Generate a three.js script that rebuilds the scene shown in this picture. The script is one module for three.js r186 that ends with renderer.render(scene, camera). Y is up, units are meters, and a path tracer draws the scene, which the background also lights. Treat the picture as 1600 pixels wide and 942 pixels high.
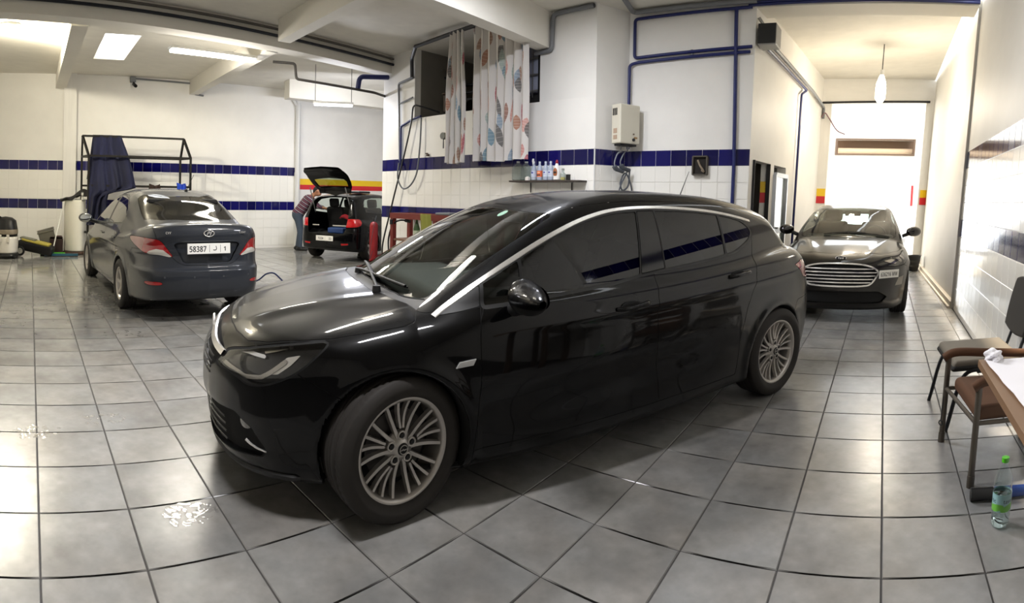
import * as THREE from 'three';
import { mergeGeometries, mergeVertices, toCreasedNormals } from 'three/addons/utils/BufferGeometryUtils.js';
import { RoundedBoxGeometry } from 'three/addons/geometries/RoundedBoxGeometry.js';
import { RectAreaLightUniformsLib } from 'three/addons/lights/RectAreaLightUniformsLib.js';
import { FontLoader } from 'three/addons/loaders/FontLoader.js';
import { TextGeometry } from 'three/addons/geometries/TextGeometry.js';
import { MarchingCubes } from 'three/addons/objects/MarchingCubes.js';

// ---------------------------------------------------------------- camera, sky, lights
const scene = new THREE.Scene();
const renderer = new THREE.WebGLRenderer();
renderer.toneMapping = THREE.LinearToneMapping;
renderer.toneMappingExposure = 1.3;
renderer.shadowMap.enabled = true;
RectAreaLightUniformsLib.init();
const EYE = 1.42, FOCAL = 850, HORIZON = 308.6;
const FULL = 2 * (942 - HORIZON);
const camera = new THREE.PerspectiveCamera(2 * Math.atan(FULL / 2 / FOCAL) * 180 / Math.PI, 1600 / FULL, 0.05, 200);
camera.position.set(0, EYE, 0);
camera.rotation.z = 0.0157;
camera.setViewOffset(1600, FULL, 0, FULL - 942, 1600, 942);
scene.add(camera);
scene.background = new THREE.Color(0.93, 0.97, 1.0);
scene.backgroundIntensity = 4.3;
const LAMP = { tube: 60, bulb: 30 };
// the bright hazy sun over the open yard at the street end
const sun = new THREE.DirectionalLight(0xfff0da, 7);
sun.position.set(9.2, 14, -14.5); sun.target.position.set(8.2, 0, -15);
sun.castShadow = true; sun.shadow.radius = 4; sun.shadow.mapSize.set(2048, 2048);
Object.assign(sun.shadow.camera, { left: -12, right: 12, top: 12, bottom: -12, near: 1, far: 40 });
scene.add(sun, sun.target);
// ---------------------------------------------------------------- the place: plan axes u (towards the street), v (towards the back wall), h up.
// The picture is a swept panorama, so straight walls read as gentle curves: the building is laid out on a plan that curves the same way.
const AXB = 0.685, AXA = AXB - Math.PI / 2, SB = Math.sin(AXB), CB = Math.cos(AXB), SA = Math.sin(AXA), CA = Math.cos(AXA);
const leanAt = (th) => { const t = Math.min(1, Math.max(0, (800 + FOCAL * th - 900) / 600)); return 0.08 * t * t * (3 - 2 * t); };
function bend(u, h, v) {
  const x = u * SB + v * SA, z = u * CB + v * CA, r = Math.hypot(x, z), th = Math.atan2(x, z);
  return [r * th + leanAt(th) * h, h, -r];
}
function bendNormal(u, h, v, nu, nh, nv, out) {
  const x = u * SB + v * SA, z = u * CB + v * CA, r = Math.hypot(x, z) || 1e-6, th = Math.atan2(x, z), k = leanAt(th);
  const kd = (leanAt(th + 1e-3) - leanAt(th - 1e-3)) / 2e-3, a = 1 + kd * h / r;
  const nx = nu * SB + nv * SA, nz = nu * CB + nv * CA, s = x / r, c = z / r, nr = nx * s + nz * c, nt = nx * c - nz * s;
  const X = nt / a, Y = nh - k * nt / a, Zf = nr - th * nt / a, l = Math.hypot(X, Y, Zf) || 1;
  out[0] = X / l; out[1] = Y / l; out[2] = -Zf / l;
}
const R = (d) => d * Math.PI / 180;
let seed = 7;
const rnd = () => { seed = (seed * 1664525 + 1013904223) >>> 0; return seed / 4294967296; };
const rr = (a, b) => a + (b - a) * rnd();
const V2 = (x, y) => new THREE.Vector2(x, y), V3 = (x, y, z) => new THREE.Vector3(x, y, z);
const names = {};
function numbered(n) { const k = names[n] = (names[n] ?? -1) + 1; return k ? n + '_' + String(k).padStart(3, '0') : n; }
const clamp = THREE.MathUtils.clamp, lerp = THREE.MathUtils.lerp, sstep = THREE.MathUtils.smoothstep;

// bends a geometry given in plan axes (x = u, y = h, z = -v) after matrix m, into scene coordinates relative to base
function bendGeo(geo, m, base = [0, 0, 0], maxEdge = 0) {
  let g = geo.clone(); if (m) g.applyMatrix4(m);
  if (!g.attributes.normal) g.computeVertexNormals();
  if (maxEdge) {
    if (g.index) g = g.toNonIndexed();
    const P = g.attributes.position, N = g.attributes.normal, UV = g.attributes.uv, st = [], op = [], on = [], ou = [];
    const get = (i) => [P.getX(i), P.getY(i), P.getZ(i), N.getX(i), N.getY(i), N.getZ(i), UV ? UV.getX(i) : 0, UV ? UV.getY(i) : 0];
    const d2 = (a, b) => (a[0] - b[0]) ** 2 + (a[2] - b[2]) ** 2, mid = (a, b) => a.map((x, i) => (x + b[i]) / 2), lim = maxEdge * maxEdge;
    for (let i = 0; i < P.count; i += 3) {
      st.push([get(i), get(i + 1), get(i + 2)]);
      while (st.length) {
        const [a, b, c] = st.pop(), ab = d2(a, b), bc = d2(b, c), ca = d2(c, a), mx = Math.max(ab, bc, ca);
        if (mx <= lim) { for (const q of [a, b, c]) { op.push(q[0], q[1], q[2]); on.push(q[3], q[4], q[5]); ou.push(q[6], q[7]); } continue; }
        if (mx === ab) { const q = mid(a, b); st.push([a, q, c], [q, b, c]); }
        else if (mx === bc) { const q = mid(b, c); st.push([a, b, q], [a, q, c]); }
        else { const q = mid(c, a); st.push([a, b, q], [q, b, c]); }
      }
    }
    const n = new THREE.BufferGeometry();
    n.setAttribute('position', new THREE.Float32BufferAttribute(op, 3)); n.setAttribute('normal', new THREE.Float32BufferAttribute(on, 3)); n.setAttribute('uv', new THREE.Float32BufferAttribute(ou, 2));
    g = n;
  }
  const p = g.attributes.position, n = g.attributes.normal, o = [0, 0, 0];
  for (let i = 0; i < p.count; i++) {
    const x = p.getX(i), y = p.getY(i), z = p.getZ(i), q = bend(x, y, -z);
    bendNormal(x, y, -z, n.getX(i), n.getY(i), -n.getZ(i), o);
    p.setXYZ(i, q[0] - base[0], q[1] - base[1], q[2] - base[2]); n.setXYZ(i, o[0], o[1], o[2]);
  }
  return g;
}
function shade(o) { o.castShadow = o.receiveShadow = true; return o; }
function pose(u, v, h, turn = 0, tiltX = 0, tiltZ = 0) {
  return new THREE.Matrix4().makeTranslation(u, h, -v).multiply(new THREE.Matrix4().makeRotationFromEuler(new THREE.Euler(tiltX, turn, tiltZ, 'YXZ')));
}
// a thing: a Group at its base; part() hangs meshes built in the thing's own axes (x ahead, y up, z to its right) under it
function thing(name, label, category, [u, v, h = 0], turn = 0, group, tilt = [0, 0], scale = [1, 1, 1]) {
  const g = new THREE.Group(); g.name = numbered(name); g.userData = { label, category };
  if (group) g.userData.group = group;
  const base = bend(u, h, v); g.position.set(...base); scene.add(g);
  return { g, m: pose(u, v, h, turn, ...tilt).scale(V3(...scale)), base };
}
function part(t, name, geo, mat, o = {}) {
  const mesh = shade(new THREE.Mesh(bendGeo(Array.isArray(geo) ? join(geo) : geo, o.m ? t.m.clone().multiply(o.m) : t.m, t.base, o.edge ?? 0), mat)); mesh.name = name;
  if (o.label) mesh.userData.label = o.label;
  if (o.kind) mesh.userData.kind = o.kind;
  (o.parent || t.g).add(mesh); return mesh;
}
function single(name, label, category, [u, v, h = 0], turn, geo, mat, o = {}) {
  const base = bend(u, h, v), mesh = shade(new THREE.Mesh(bendGeo(Array.isArray(geo) ? join(geo) : geo, pose(u, v, h, turn, ...(o.tilt || [])), base, o.edge ?? 0.4), mat));
  mesh.name = numbered(name); mesh.position.set(...base); mesh.userData = { label, category };
  if (o.group) mesh.userData.group = o.group;
  if (o.kind) mesh.userData.kind = o.kind;
  scene.add(mesh); return mesh;
}
// the same in absolute plan axes: every point given as [u, h, -v]
function thingAbs(name, label, category, [u, v, h = 0], group) { const t = thing(name, label, category, [u, v, h], 0, group); t.m = new THREE.Matrix4(); return t; }
function singleAbs(name, label, category, geo, mat, o = {}) {
  const g = Array.isArray(geo) ? join(geo) : geo; g.computeBoundingBox(); const b = g.boundingBox, c = [(b.min.x + b.max.x) / 2, -(b.min.z + b.max.z) / 2, b.min.y], base = bend(c[0], c[2], c[1]);
  const mesh = shade(new THREE.Mesh(bendGeo(g, null, base, o.edge ?? 0.3), mat)); mesh.name = numbered(name); mesh.position.set(...base); mesh.userData = { label, category };
  if (o.group) mesh.userData.group = o.group; if (o.kind) mesh.userData.kind = o.kind; scene.add(mesh); return mesh;
}
// structure in plan axes (already placed); raw = already in scene coordinates
function struct(name, geo, mat, o = {}) {
  const g = Array.isArray(geo) ? join(geo) : geo;
  const mesh = shade(new THREE.Mesh(o.raw ? g : bendGeo(g, null, [0, 0, 0], o.edge ?? 0.3), mat));
  mesh.name = o.parent ? name : numbered(name);
  if (o.parent) { o.parent.add(mesh); if (o.kind) mesh.userData.kind = o.kind; } else { mesh.userData.kind = 'structure'; scene.add(mesh); }
  return mesh;
}
function clean(g) { g = g.index ? g.toNonIndexed() : g.clone(); for (const k of Object.keys(g.attributes)) if (!['position', 'normal', 'uv'].includes(k)) g.deleteAttribute(k); if (!g.attributes.normal) g.computeVertexNormals(); if (!g.attributes.uv) g.setAttribute('uv', new THREE.Float32BufferAttribute(new Float32Array(g.attributes.position.count * 2), 2)); return g; }
function join(list) { return list.length === 1 ? list[0] : mergeGeometries(list.map(clean)); }
const at = (g, x, y, z, rx = 0, ry = 0, rz = 0) => g.applyMatrix4(new THREE.Matrix4().makeTranslation(x, y, z).multiply(new THREE.Matrix4().makeRotationFromEuler(new THREE.Euler(rx, ry, rz))));
const box = (w, h, d, x = 0, y = 0, z = 0) => new THREE.BoxGeometry(w, h, d).translate(x, y, z);
const rbox = (w, h, d, r, x = 0, y = 0, z = 0, s = 3) => new RoundedBoxGeometry(w, h, d, s, r).translate(x, y, z);
const cyl = (r0, r1, h, n = 24, x = 0, y = 0, z = 0) => new THREE.CylinderGeometry(r0, r1, h, n).translate(x, y, z);
const lathe = (pts, n = 32) => new THREE.LatheGeometry(pts.map((p) => V2(p[0], p[1])), n);
function tube(pts, r, n = 8, seg = 0, closed = false, tens = 0.5) {
  const c = new THREE.CatmullRomCurve3(pts.map((p) => V3(...p)), closed, 'centripetal', tens);
  return new THREE.TubeGeometry(c, seg || Math.max(8, pts.length * 8), r, n, closed);
}
function rod(a, b, r, n = 8, r2 = r) {   // straight round bar with end caps
  const A = V3(...a), B = V3(...b), d = B.clone().sub(A), g = new THREE.CylinderGeometry(r2, r, d.length(), n);
  return g.applyMatrix4(new THREE.Matrix4().compose(A.clone().add(B).multiplyScalar(0.5), new THREE.Quaternion().setFromUnitVectors(V3(0, 1, 0), d.normalize()), V3(1, 1, 1)));
}
function bar(a, b, w, h) {               // straight square bar
  const A = V3(...a), B = V3(...b), d = B.clone().sub(A), L = d.length(), z = d.clone().normalize(), up = Math.abs(z.y) > 0.95 ? V3(1, 0, 0) : V3(0, 1, 0), x = up.clone().cross(z).normalize(), y = z.clone().cross(x);
  return new THREE.BoxGeometry(w, h, L).applyMatrix4(new THREE.Matrix4().makeBasis(x, y, z).setPosition(A.add(B).multiplyScalar(0.5)));
}
function bentPipe(pts, r, n = 8) {        // pipe run with small rounded elbows
  const path = new THREE.CurvePath(), q = pts.map((p) => V3(...p));
  let last = q[0];
  for (let i = 1; i < q.length - 1; i++) {
    const a = q[i - 1], b = q[i], c = q[i + 1], e = Math.min(r * 2.2, a.distanceTo(b) * 0.45, b.distanceTo(c) * 0.45), s = b.clone().add(a.clone().sub(b).setLength(e)), t = b.clone().add(c.clone().sub(b).setLength(e));
    path.add(new THREE.LineCurve3(last, s)); path.add(new THREE.QuadraticBezierCurve3(s, b, t)); last = t;
  }
  path.add(new THREE.LineCurve3(last, q[q.length - 1]));
  const out = [];
  for (const c of path.curves) { const line = c.isLineCurve3, seg = line ? Math.max(1, Math.ceil(c.getLength() / 0.35)) : 5; if (c.getLength() > 1e-4) out.push(new THREE.TubeGeometry(c, seg, r, n)); }
  return join(out);
}
const UV = (pts) => pts.map(([u, v, h]) => [u, h, -v]);
function extr(pts, depth, bevel = 0, seg = 2, curve = 12) {
  const s = pts instanceof THREE.Shape ? pts : new THREE.Shape(pts.map((p) => V2(p[0], p[1])));
  return new THREE.ExtrudeGeometry(s, { depth, bevelEnabled: bevel > 0, bevelThickness: bevel, bevelSize: bevel, bevelOffset: -bevel, bevelSegments: seg, curveSegments: curve });
}
// ---------------------------------------------------------------- procedural textures
function dataTex(w, h, f, srgb = true) {
  const d = new Uint8Array(w * h * 4);
  for (let y = 0; y < h; y++) for (let x = 0; x < w; x++) { const c = f(x / w, y / h, x, y), o = (y * w + x) * 4; d[o] = clamp(c[0] * 255, 0, 255); d[o + 1] = clamp(c[1] * 255, 0, 255); d[o + 2] = clamp(c[2] * 255, 0, 255); d[o + 3] = c.length > 3 ? clamp(c[3] * 255, 0, 255) : 255; }
  const t = new THREE.DataTexture(d, w, h); t.wrapS = t.wrapT = THREE.RepeatWrapping; t.magFilter = THREE.LinearFilter; t.minFilter = THREE.LinearMipmapLinearFilter; t.generateMipmaps = true;
  if (srgb) t.colorSpace = THREE.SRGBColorSpace; t.needsUpdate = true; return t;
}
function lattice(n, sd) { let s = sd * 7919 + 13; const a = new Float32Array(n * n); for (let i = 0; i < n * n; i++) { s = (s * 1664525 + 1013904223) >>> 0; a[i] = s / 4294967296; } return (x, y) => { x = ((x * n) % n + n) % n; y = ((y * n) % n + n) % n; const i = Math.floor(x), j = Math.floor(y), fx = x - i, fy = y - j, sx = fx * fx * (3 - 2 * fx), sy = fy * fy * (3 - 2 * fy), I = (i + 1) % n, J = (j + 1) % n; return (a[j * n + i] * (1 - sx) + a[j * n + I] * sx) * (1 - sy) + (a[J * n + i] * (1 - sx) + a[J * n + I] * sx) * sy; }; }
function fbm(sd, n0, oct) { const L = []; for (let i = 0; i < oct; i++) L.push(lattice(n0 << i, sd + i)); return (x, y) => { let s = 0, w = 0.5, t = 0; for (const l of L) { s += l(x, y) * w; t += w; w *= 0.55; } return s / t; }; }
const canvasTex = (w, h, draw) => { const c = document.createElement('canvas'); c.width = w; c.height = h; draw(c.getContext('2d'), w, h); const t = new THREE.CanvasTexture(c); t.colorSpace = THREE.SRGBColorSpace; return t; };
const std = (color, roughness = 0.6, metalness = 0, o = {}) => new THREE.MeshStandardMaterial({ color, roughness, metalness, ...o });
const phys = (color, roughness = 0.4, o = {}) => new THREE.MeshPhysicalMaterial({ color, roughness, ...o });
// ---------------------------------------------------------------- materials of the building
const nA = fbm(1, 4, 5), nB = fbm(9, 8, 5), nC = fbm(17, 16, 4);
const wallTex = dataTex(512, 512, (x, y) => { const a = nA(x, y), b = nB(x, y), c = 0.93 + 0.05 * (a - 0.5) + 0.03 * (b - 0.5); return [c, c * 0.99, c * 0.965]; });
const floorTex = dataTex(1024, 1024, (x, y) => { const a = nA(x, y), b = nB(x, y), c = nC(x * 2, y * 2), d = nA(y + 0.37, x + 0.11); const m = 0.545 + 0.16 * (a - 0.5) + 0.12 * (b - 0.5) + 0.07 * (c - 0.5), w = 0.05 * (d - 0.5); return [m * (1 + w), m * 0.99, m * (0.965 - w)]; });
const floorRough = dataTex(512, 512, (x, y) => { const m = 0.25 + 0.05 * (nB(x + 0.3, y) - 0.5); return [m, m, m]; }, false);
const wetRough = dataTex(512, 512, (x, y) => { const m = 0.1 + 0.07 * sstep(nA(x, y + 0.4), 0.4, 0.75) + 0.05 * (nB(x, y) - 0.5); return [m, m, m]; }, false);
const M = {
  wall: std(0xffffff, 0.55, 0, { map: wallTex }),
  ceiling: std(0xf4f2ec, 0.8, 0, { map: wallTex }),
  grout: std(0x8e8c86, 0.8), groutPale: std(0xd6d2c6, 0.7), groutDark: std(0x3d3b39, 0.85),
  white: phys(0xf3f1ea, 0.12, { ior: 1.5 }), white2: phys(0xeeebe2, 0.14), white3: phys(0xf6f4ee, 0.1),
  blue: phys(0x0d0c52, 0.1), blue2: phys(0x12115c, 0.12), blue3: phys(0x0a0945, 0.09),
  yellow: std(0xf2c81d, 0.4), red: std(0xd2252f, 0.4),
  black: std(0x0c0c0d, 0.5), dark: std(0x1b1b1c, 0.6), rubber: std(0x0d0d0d, 0.75),
  pvcGrey: std(0x77797c, 0.45), pvcWhite: std(0xd9d9d6, 0.4), bluePipe: std(0x16205e, 0.4), blackPipe: std(0x101522, 0.45),
  concrete: std(0x8d8a84, 0.9, 0, { map: wallTex }), darkPaint: std(0x2b2a2b, 0.85), alu: std(0xb9bcc0, 0.35, 0.8), steel: std(0x9a9a9a, 0.3, 0.9),
  glass: phys(0xffffff, 0.03, { transmission: 1, thickness: 0, ior: 1.45 }),
};
const floorTone = [[1, 1, 1], [1.07, 1.06, 1.05], [0.94, 0.945, 0.955], [1.02, 1.0, 0.98]].map(([r, g, b]) => phys(new THREE.Color(r * 0.9, g * 0.9, b * 0.9), 1, { map: floorTex, roughnessMap: floorRough, ior: 1.45 }));
const wetTone = [[0.88, 0.88, 0.86], [0.95, 0.94, 0.92], [0.84, 0.845, 0.84], [0.9, 0.89, 0.87]].map(([r, g, b]) => phys(new THREE.Color(r, g, b), 1, { map: floorTex, roughnessMap: wetRough, ior: 1.42 }));   // tiles wet from washing

// ---------------------------------------------------------------- floor: slab, and tiles laid on a 40 cm grid
const flat = (pts, y0, y1, holes = []) => {       // horizontal slab from scene-plane points [X, Z]
  const s = new THREE.Shape(pts.map(([x, z]) => V2(x, -z))); for (const h of holes) s.holes.push(new THREE.Path(h.map(([x, z]) => V2(x, -z))));
  return new THREE.ExtrudeGeometry(s, { depth: y1 - y0, bevelEnabled: false }).rotateX(-Math.PI / 2).translate(0, y0, 0);
};
const P2 = (u, v, h = 0) => { const q = bend(u, h, v); return [q[0], q[2]]; };
const run = (a, b, n) => Array.from({ length: n + 1 }, (_, i) => P2(lerp(a[0], b[0], i / n), lerp(a[1], b[1], i / n)));
const floor = struct('floor', flat([[-17, 6], [6, 6], [16, -8], [22, -22], [0, -24], [-17, -16]], -0.25, -0.004), M.groutDark, { raw: true });
{
  const PU = 0.4, PV = 0.4, U0 = 0.06, V0 = -0.01, seen = [], rest = [];
  function tileGeo(u0, v0, u1, v1, lift) {
    const g = 0.0017, b = 0.004, a0 = u0 + g, a1 = u1 - g, c0 = v0 + g, c1 = v1 - g, o = rnd() * 5, p = rnd() * 5, pos = [], nor = [], uv = [], idx = [];
    const q = (u, v, h, n) => { pos.push(u, h, -v); nor.push(...n); uv.push((u - u0 + o) * 0.7, (v - v0 + p) * 0.7); return pos.length / 3 - 1; };
    const n = 4, tp = [];
    for (let j = 0; j <= n; j++) for (let i = 0; i <= n; i++) tp.push(q(lerp(a0 + b, a1 - b, i / n), lerp(c0 + b, c1 - b, j / n), lift, [0, 1, 0]));
    for (let j = 0; j < n; j++) for (let i = 0; i < n; i++) { const k = j * (n + 1) + i; idx.push(tp[k], tp[k + 1], tp[k + n + 2], tp[k], tp[k + n + 2], tp[k + n + 1]); }
    const ring = [[a0, c0, a1, c0, 0, -1], [a1, c0, a1, c1, 1, 0], [a1, c1, a0, c1, 0, 1], [a0, c1, a0, c0, -1, 0]];
    for (const [x0, y0, x1, y1, nx, ny] of ring) {
      const N = [nx * 0.7, 0.7, -ny * 0.7], ix = (x) => clamp(x, a0 + b, a1 - b), iy = (y) => clamp(y, c0 + b, c1 - b);
      const A = q(x0, y0, lift - 0.006, N), B = q(x1, y1, lift - 0.006, N), C = q(ix(x1), iy(y1), lift, N), D = q(ix(x0), iy(y0), lift, N);
      idx.push(A, B, C, A, C, D);
    }
    const G = new THREE.BufferGeometry(); G.setAttribute('position', new THREE.Float32BufferAttribute(pos, 3)); G.setAttribute('normal', new THREE.Float32BufferAttribute(nor, 3)); G.setAttribute('uv', new THREE.Float32BufferAttribute(uv, 2)); G.setIndex(idx);
    return bendGeo(G, null);
  }
  for (let i = -22; i < 31; i++) for (let j = -3; j < 33; j++) {
    const u = U0 + i * PU, v = V0 + j * PV, cu = u + PU / 2, cv = v + PV / 2, x = cu * SB + cv * SA, z = cu * CB + cv * CA, th = Math.atan2(x, z), r = Math.hypot(x, z);
    if (r < 0.9 || Math.abs(th) > 1.12 || v > 12.94 || (u > 6.65 && v > 1.85 && v < 8.7) || (u > 7.2 && v > 1.75 && v < 8.7) || u > 12.3 || u > 10.4 && v > 3) continue;
    if (u < -2.6) continue;
    const under = 2.29;
    const vis = Math.abs(th) < 0.98 && r > under;
    seen.push([vis ? 1 / (r * r * r) : 0, u, v, vis]);
  }
  seen.sort((a, b) => b[0] - a[0]);
  const bulk = [[], []], isWet = (u, v) => v > 4.7 + 0.2 * u + Math.sin(u * 2.1) * 0.4;
  seen.forEach(([s, u, v, vis], i) => {
    const tone = Math.floor(rnd() * 4), g = tileGeo(u, v < -0.8 ? Math.max(v, -0.94) : v, u + PU, v + PV, rr(-0.0006, 0.0006));
    if (vis && i < 300) struct('tile', g, (isWet(u, v) ? wetTone : floorTone)[tone], { parent: floor, raw: true });
    else bulk[isWet(u, v) ? 1 : 0].push(g);
  });
  // the small far tiles, joined
  struct('tile_field', bulk[0], floorTone[0], { parent: floor, raw: true, kind: 'stuff' });
  struct('wet_tile_field', bulk[1], wetTone[0], { parent: floor, raw: true, kind: 'stuff' });
}
// ---------------------------------------------------------------- walls
const slab = (u0, v0, u1, v1, h0, h1) => box(u1 - u0, h1 - h0, v1 - v0, (u0 + u1) / 2, (h0 + h1) / 2, -(v0 + v1) / 2);
// a wall face strip from plan point a to b (room on the left-hand side of a->b when seen from above), thickness t outwards
function wallStrip(a, b, h0, h1, t = 0.2) {
  const dx = b[0] - a[0], dv = b[1] - a[1], L = Math.hypot(dx, dv), g = new THREE.BoxGeometry(L, h1 - h0, t, Math.ceil(L / 0.3), 1, 1);
  const uv = g.attributes.uv; for (let i = 0; i < uv.count; i++) uv.setXY(i, uv.getX(i) * L / 3, uv.getY(i) * (h1 - h0) / 3);
  return g.applyMatrix4(new THREE.Matrix4().makeTranslation((a[0] + b[0]) / 2, (h0 + h1) / 2, -(a[1] + b[1]) / 2).multiply(new THREE.Matrix4().makeRotationY(Math.atan2(dv, dx)).multiply(new THREE.Matrix4().makeTranslation(0, 0, t / 2))));
}
const TP = 0.23, ROWS = [[0.065, 0.295], [0.295, 0.525], [0.525, 0.755], [0.755, 0.985], [0.985, 1.215, 1], [1.215, 1.445], [1.445, 1.675], [1.675, 1.905], [1.905, 2.135, 1]];
function wallTileGeo(a, b, s0, s1, h0, h1, lift = 0.007) {  // one bevelled tile on the face a->b (normal to the left of a->b)
  const dx = b[0] - a[0], dv = b[1] - a[1], L = Math.hypot(dx, dv), ex = dx / L, ev = dv / L, nu = -ev, nv = ex, g = 0.0025, c = 0.002;
  const P = (s, h, o) => [a[0] + ex * s + nu * o, h, -(a[1] + ev * s + nv * o)], pos = [], nor = [], idx = [];
  const q = (s, h, o, n) => { pos.push(...P(s, h, o)); nor.push(...n); return pos.length / 3 - 1; };
  const N = [nu, 0, -nv], S0 = s0 + g, S1 = s1 - g, H0 = h0 + g, H1 = h1 - g, face = [[S0 + c, H0 + c], [S1 - c, H0 + c], [S1 - c, H1 - c], [S0 + c, H1 - c]], rim = [[S0, H0], [S1, H0], [S1, H1], [S0, H1]];
  const f = face.map(([s, h]) => q(s, h, lift, N)); idx.push(f[0], f[2], f[1], f[0], f[3], f[2]);
  const en = [[0, -1], [1, 0], [0, 1], [-1, 0]];
  for (let k = 0; k < 4; k++) {
    const k2 = (k + 1) % 4, [es, eh] = en[k], n = [(nu + ex * es) * 0.7, eh * 0.7, -(nv + ev * es) * 0.7];
    const A = q(...rim[k], 0, n), B = q(...rim[k2], 0, n), C = q(...face[k2], lift, n), D = q(...face[k], lift, n); idx.push(A, C, B, A, D, C);
  }
  const G = new THREE.BufferGeometry(); G.setAttribute('position', new THREE.Float32BufferAttribute(pos, 3)); G.setAttribute('normal', new THREE.Float32BufferAttribute(nor, 3)); G.setIndex(idx); return clean(G);
}
// lays the tile courses on a face: blue ones and (where asked) white ones as parts, the other white ones joined
function layTiles(wall, a, b, o = {}) {
  const L = Math.hypot(b[0] - a[0], b[1] - a[1]), off = o.off ?? 0, white = [];
  for (const [h0, h1, band] of ROWS) {
    if (o.from && h1 < o.from) continue;
    for (let s = off - TP; s < L - 0.01; s += TP) {
      const s0 = Math.max(0, s), s1 = Math.min(L, s + TP); if (s1 - s0 < 0.02) continue;
      if (o.skip && o.skip(s0, s1, h0, h1)) continue;
      if (o.range && (s0 < o.range[0] || s1 > o.range[1])) { if (!band) { white.push(wallTileGeo(a, b, s0, s1, h0, h1)); continue; } if (o.noband) continue; }
      const g = wallTileGeo(a, b, s0, s1, h0, h1);
      if (band) struct('tile', g, [M.blue, M.blue2, M.blue3][Math.floor(rnd() * 3)], { parent: wall });
      else if (o.pieces) struct('tile', g, [M.white, M.white2, M.white3][Math.floor(rnd() * 3)], { parent: wall });
      else white.push(g);
    }
  }
  if (white.length) struct('white_tile_field', white, M.white, { parent: wall, kind: 'stuff' });
}
const HC = 4.2;
const wallBack = struct('wall_back', [wallStrip([10.6, 12.95], [-2.5, 12.95], 0, HC)], M.wall, { edge: 0 });
layTiles(wallBack, [6.95, 12.95], [-2.5, 12.95], { off: 0.1 });
struct('painted_stripe', wallStrip([10.6, 12.945], [7.0, 12.945], 1.68, 1.84, 0.004), M.yellow, { parent: wallBack });
struct('painted_stripe', wallStrip([10.6, 12.945], [7.0, 12.945], 1.55, 1.68, 0.004), M.red, { parent: wallBack });
struct('pilaster', [slab(0.77, 12.84, 1.07, 12.96, 0, HC)], M.wall, { parent: wallBack });
// block between the washing bay and the street passage
const F = 6.65, VL = 8.8, VR = 3.93, RV0 = 4.92, RV1 = 7.83, RH = 2.88;
const wallBlock = struct('wall_middle', [wallStrip([F, VR], [F, VL], 0, RH, 0.15), wallStrip([F, VR], [F, RV0], RH, HC, 0.15), wallStrip([F, RV1], [F, VL], RH, HC, 0.15)].map((g) => g), M.wall, { edge: 0 });
layTiles(wallBlock, [F, VR], [F, VL], { off: 0.12 });
struct('corner_bead', rod([F - 0.012, 0.05, -VR], [F - 0.012, 2.14, -VR], 0.011), M.pvcWhite, { parent: wallBlock });
struct('wall_block_side', wallStrip([F, VL], [10.6, VL], 0, HC, 0.15), M.wall, { edge: 0 });
// the niche above the tiles
struct('niche_shell', [slab(F + 0.15, RV0 - 0.6, 8.3, RV1 + 0.1, RH - 0.12, RH), slab(8.3, RV0 - 0.6, 8.4, RV1 + 0.1, RH - 0.1, HC), slab(F + 0.15, RV1, 8.3, RV1 + 0.1, RH, HC), slab(F + 0.15, RV0 - 0.6, 8.3, RV0 - 0.5, RH, HC)], M.concrete, { parent: wallBlock });
const wallReturn = struct('wall_return', wallStrip([7.2, 3.7], [F, VR], 0, HC, 0.1), M.wall, { edge: 0 });
layTiles(wallReturn, [7.2, 3.7], [F, VR], { off: 0.06 });
const wallPass = struct('wall_passage_front', wallStrip([7.2, 1.9], [7.2, 3.7], 0, HC, 0.15), M.wall, { edge: 0 });
layTiles(wallPass, [7.2, 1.9], [7.2, 3.7], { off: 0.2, skip: (s0, s1, h0, h1) => s0 > 0.62 && s1 < 0.95 && h0 > 5 });
// passage left wall with a doorway
const wallPL = struct('wall_passage_left', [wallStrip([9.2, 1.785], [7.2, 1.9], 2.0, HC, 0.15), wallStrip([7.35, 1.89], [7.2, 1.9], 0, 2.0, 0.15), wallStrip([8.45, 1.83], [8.25, 1.84], 0, 2.0, 0.15), wallStrip([12.15, 1.62], [9.2, 1.785], 0, HC, 0.15)], M.wall, { edge: 0 });
struct('doorway_recess', [slab(7.4, 2.9, 9.9, 3.0, 0, 2.2), slab(7.4, 2.05, 9.9, 2.9, 2.1, 2.2), slab(9.85, 1.95, 9.95, 2.9, 0, 2.2)], M.concrete, { parent: wallPL });
for (const [h0, h1, m] of [[1.56, 1.73, M.yellow], [1.4, 1.56, M.red]]) struct('painted_stripe', slab(8.245, 1.9, 8.255, 1.985, h0, h1), m, { parent: wallPL });
struct('door_jamb', [slab(8.235, 1.84, 8.27, 1.9, 0, 2.0), slab(7.34, 1.86, 7.37, 1.92, 0, 2.0)], M.darkPaint, { parent: wallPL });
{ const d = struct('door_1', [bar([8.45, 0.02, -1.81], [8.45, 1.85, -1.81], 0.07, 0.07), bar([9.18, 0.02, -1.77], [9.18, 1.85, -1.77], 0.07, 0.07), bar([8.45, 1.85, -1.81], [9.18, 1.85, -1.77], 0.07, 0.07), bar([8.45, 0.1, -1.81], [9.18, 0.1, -1.77], 0.07, 0.16), bar([8.45, 0.95, -1.81], [9.18, 0.95, -1.77], 0.05, 0.08)], M.alu, { edge: 0 });
  struct('door_pane', [slab(8.48, 1.78, 9.15, 1.786, 0.15, 1.82)], phys(0xb9c8c4, 0.15, { transmission: 0.7, thickness: 0 }), { parent: d }); struct('door_handle', [rbox(0.12, 0.03, 0.05, 0.01, 8.56, 1.0, -1.75)], M.steel, { parent: d }); }
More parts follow.
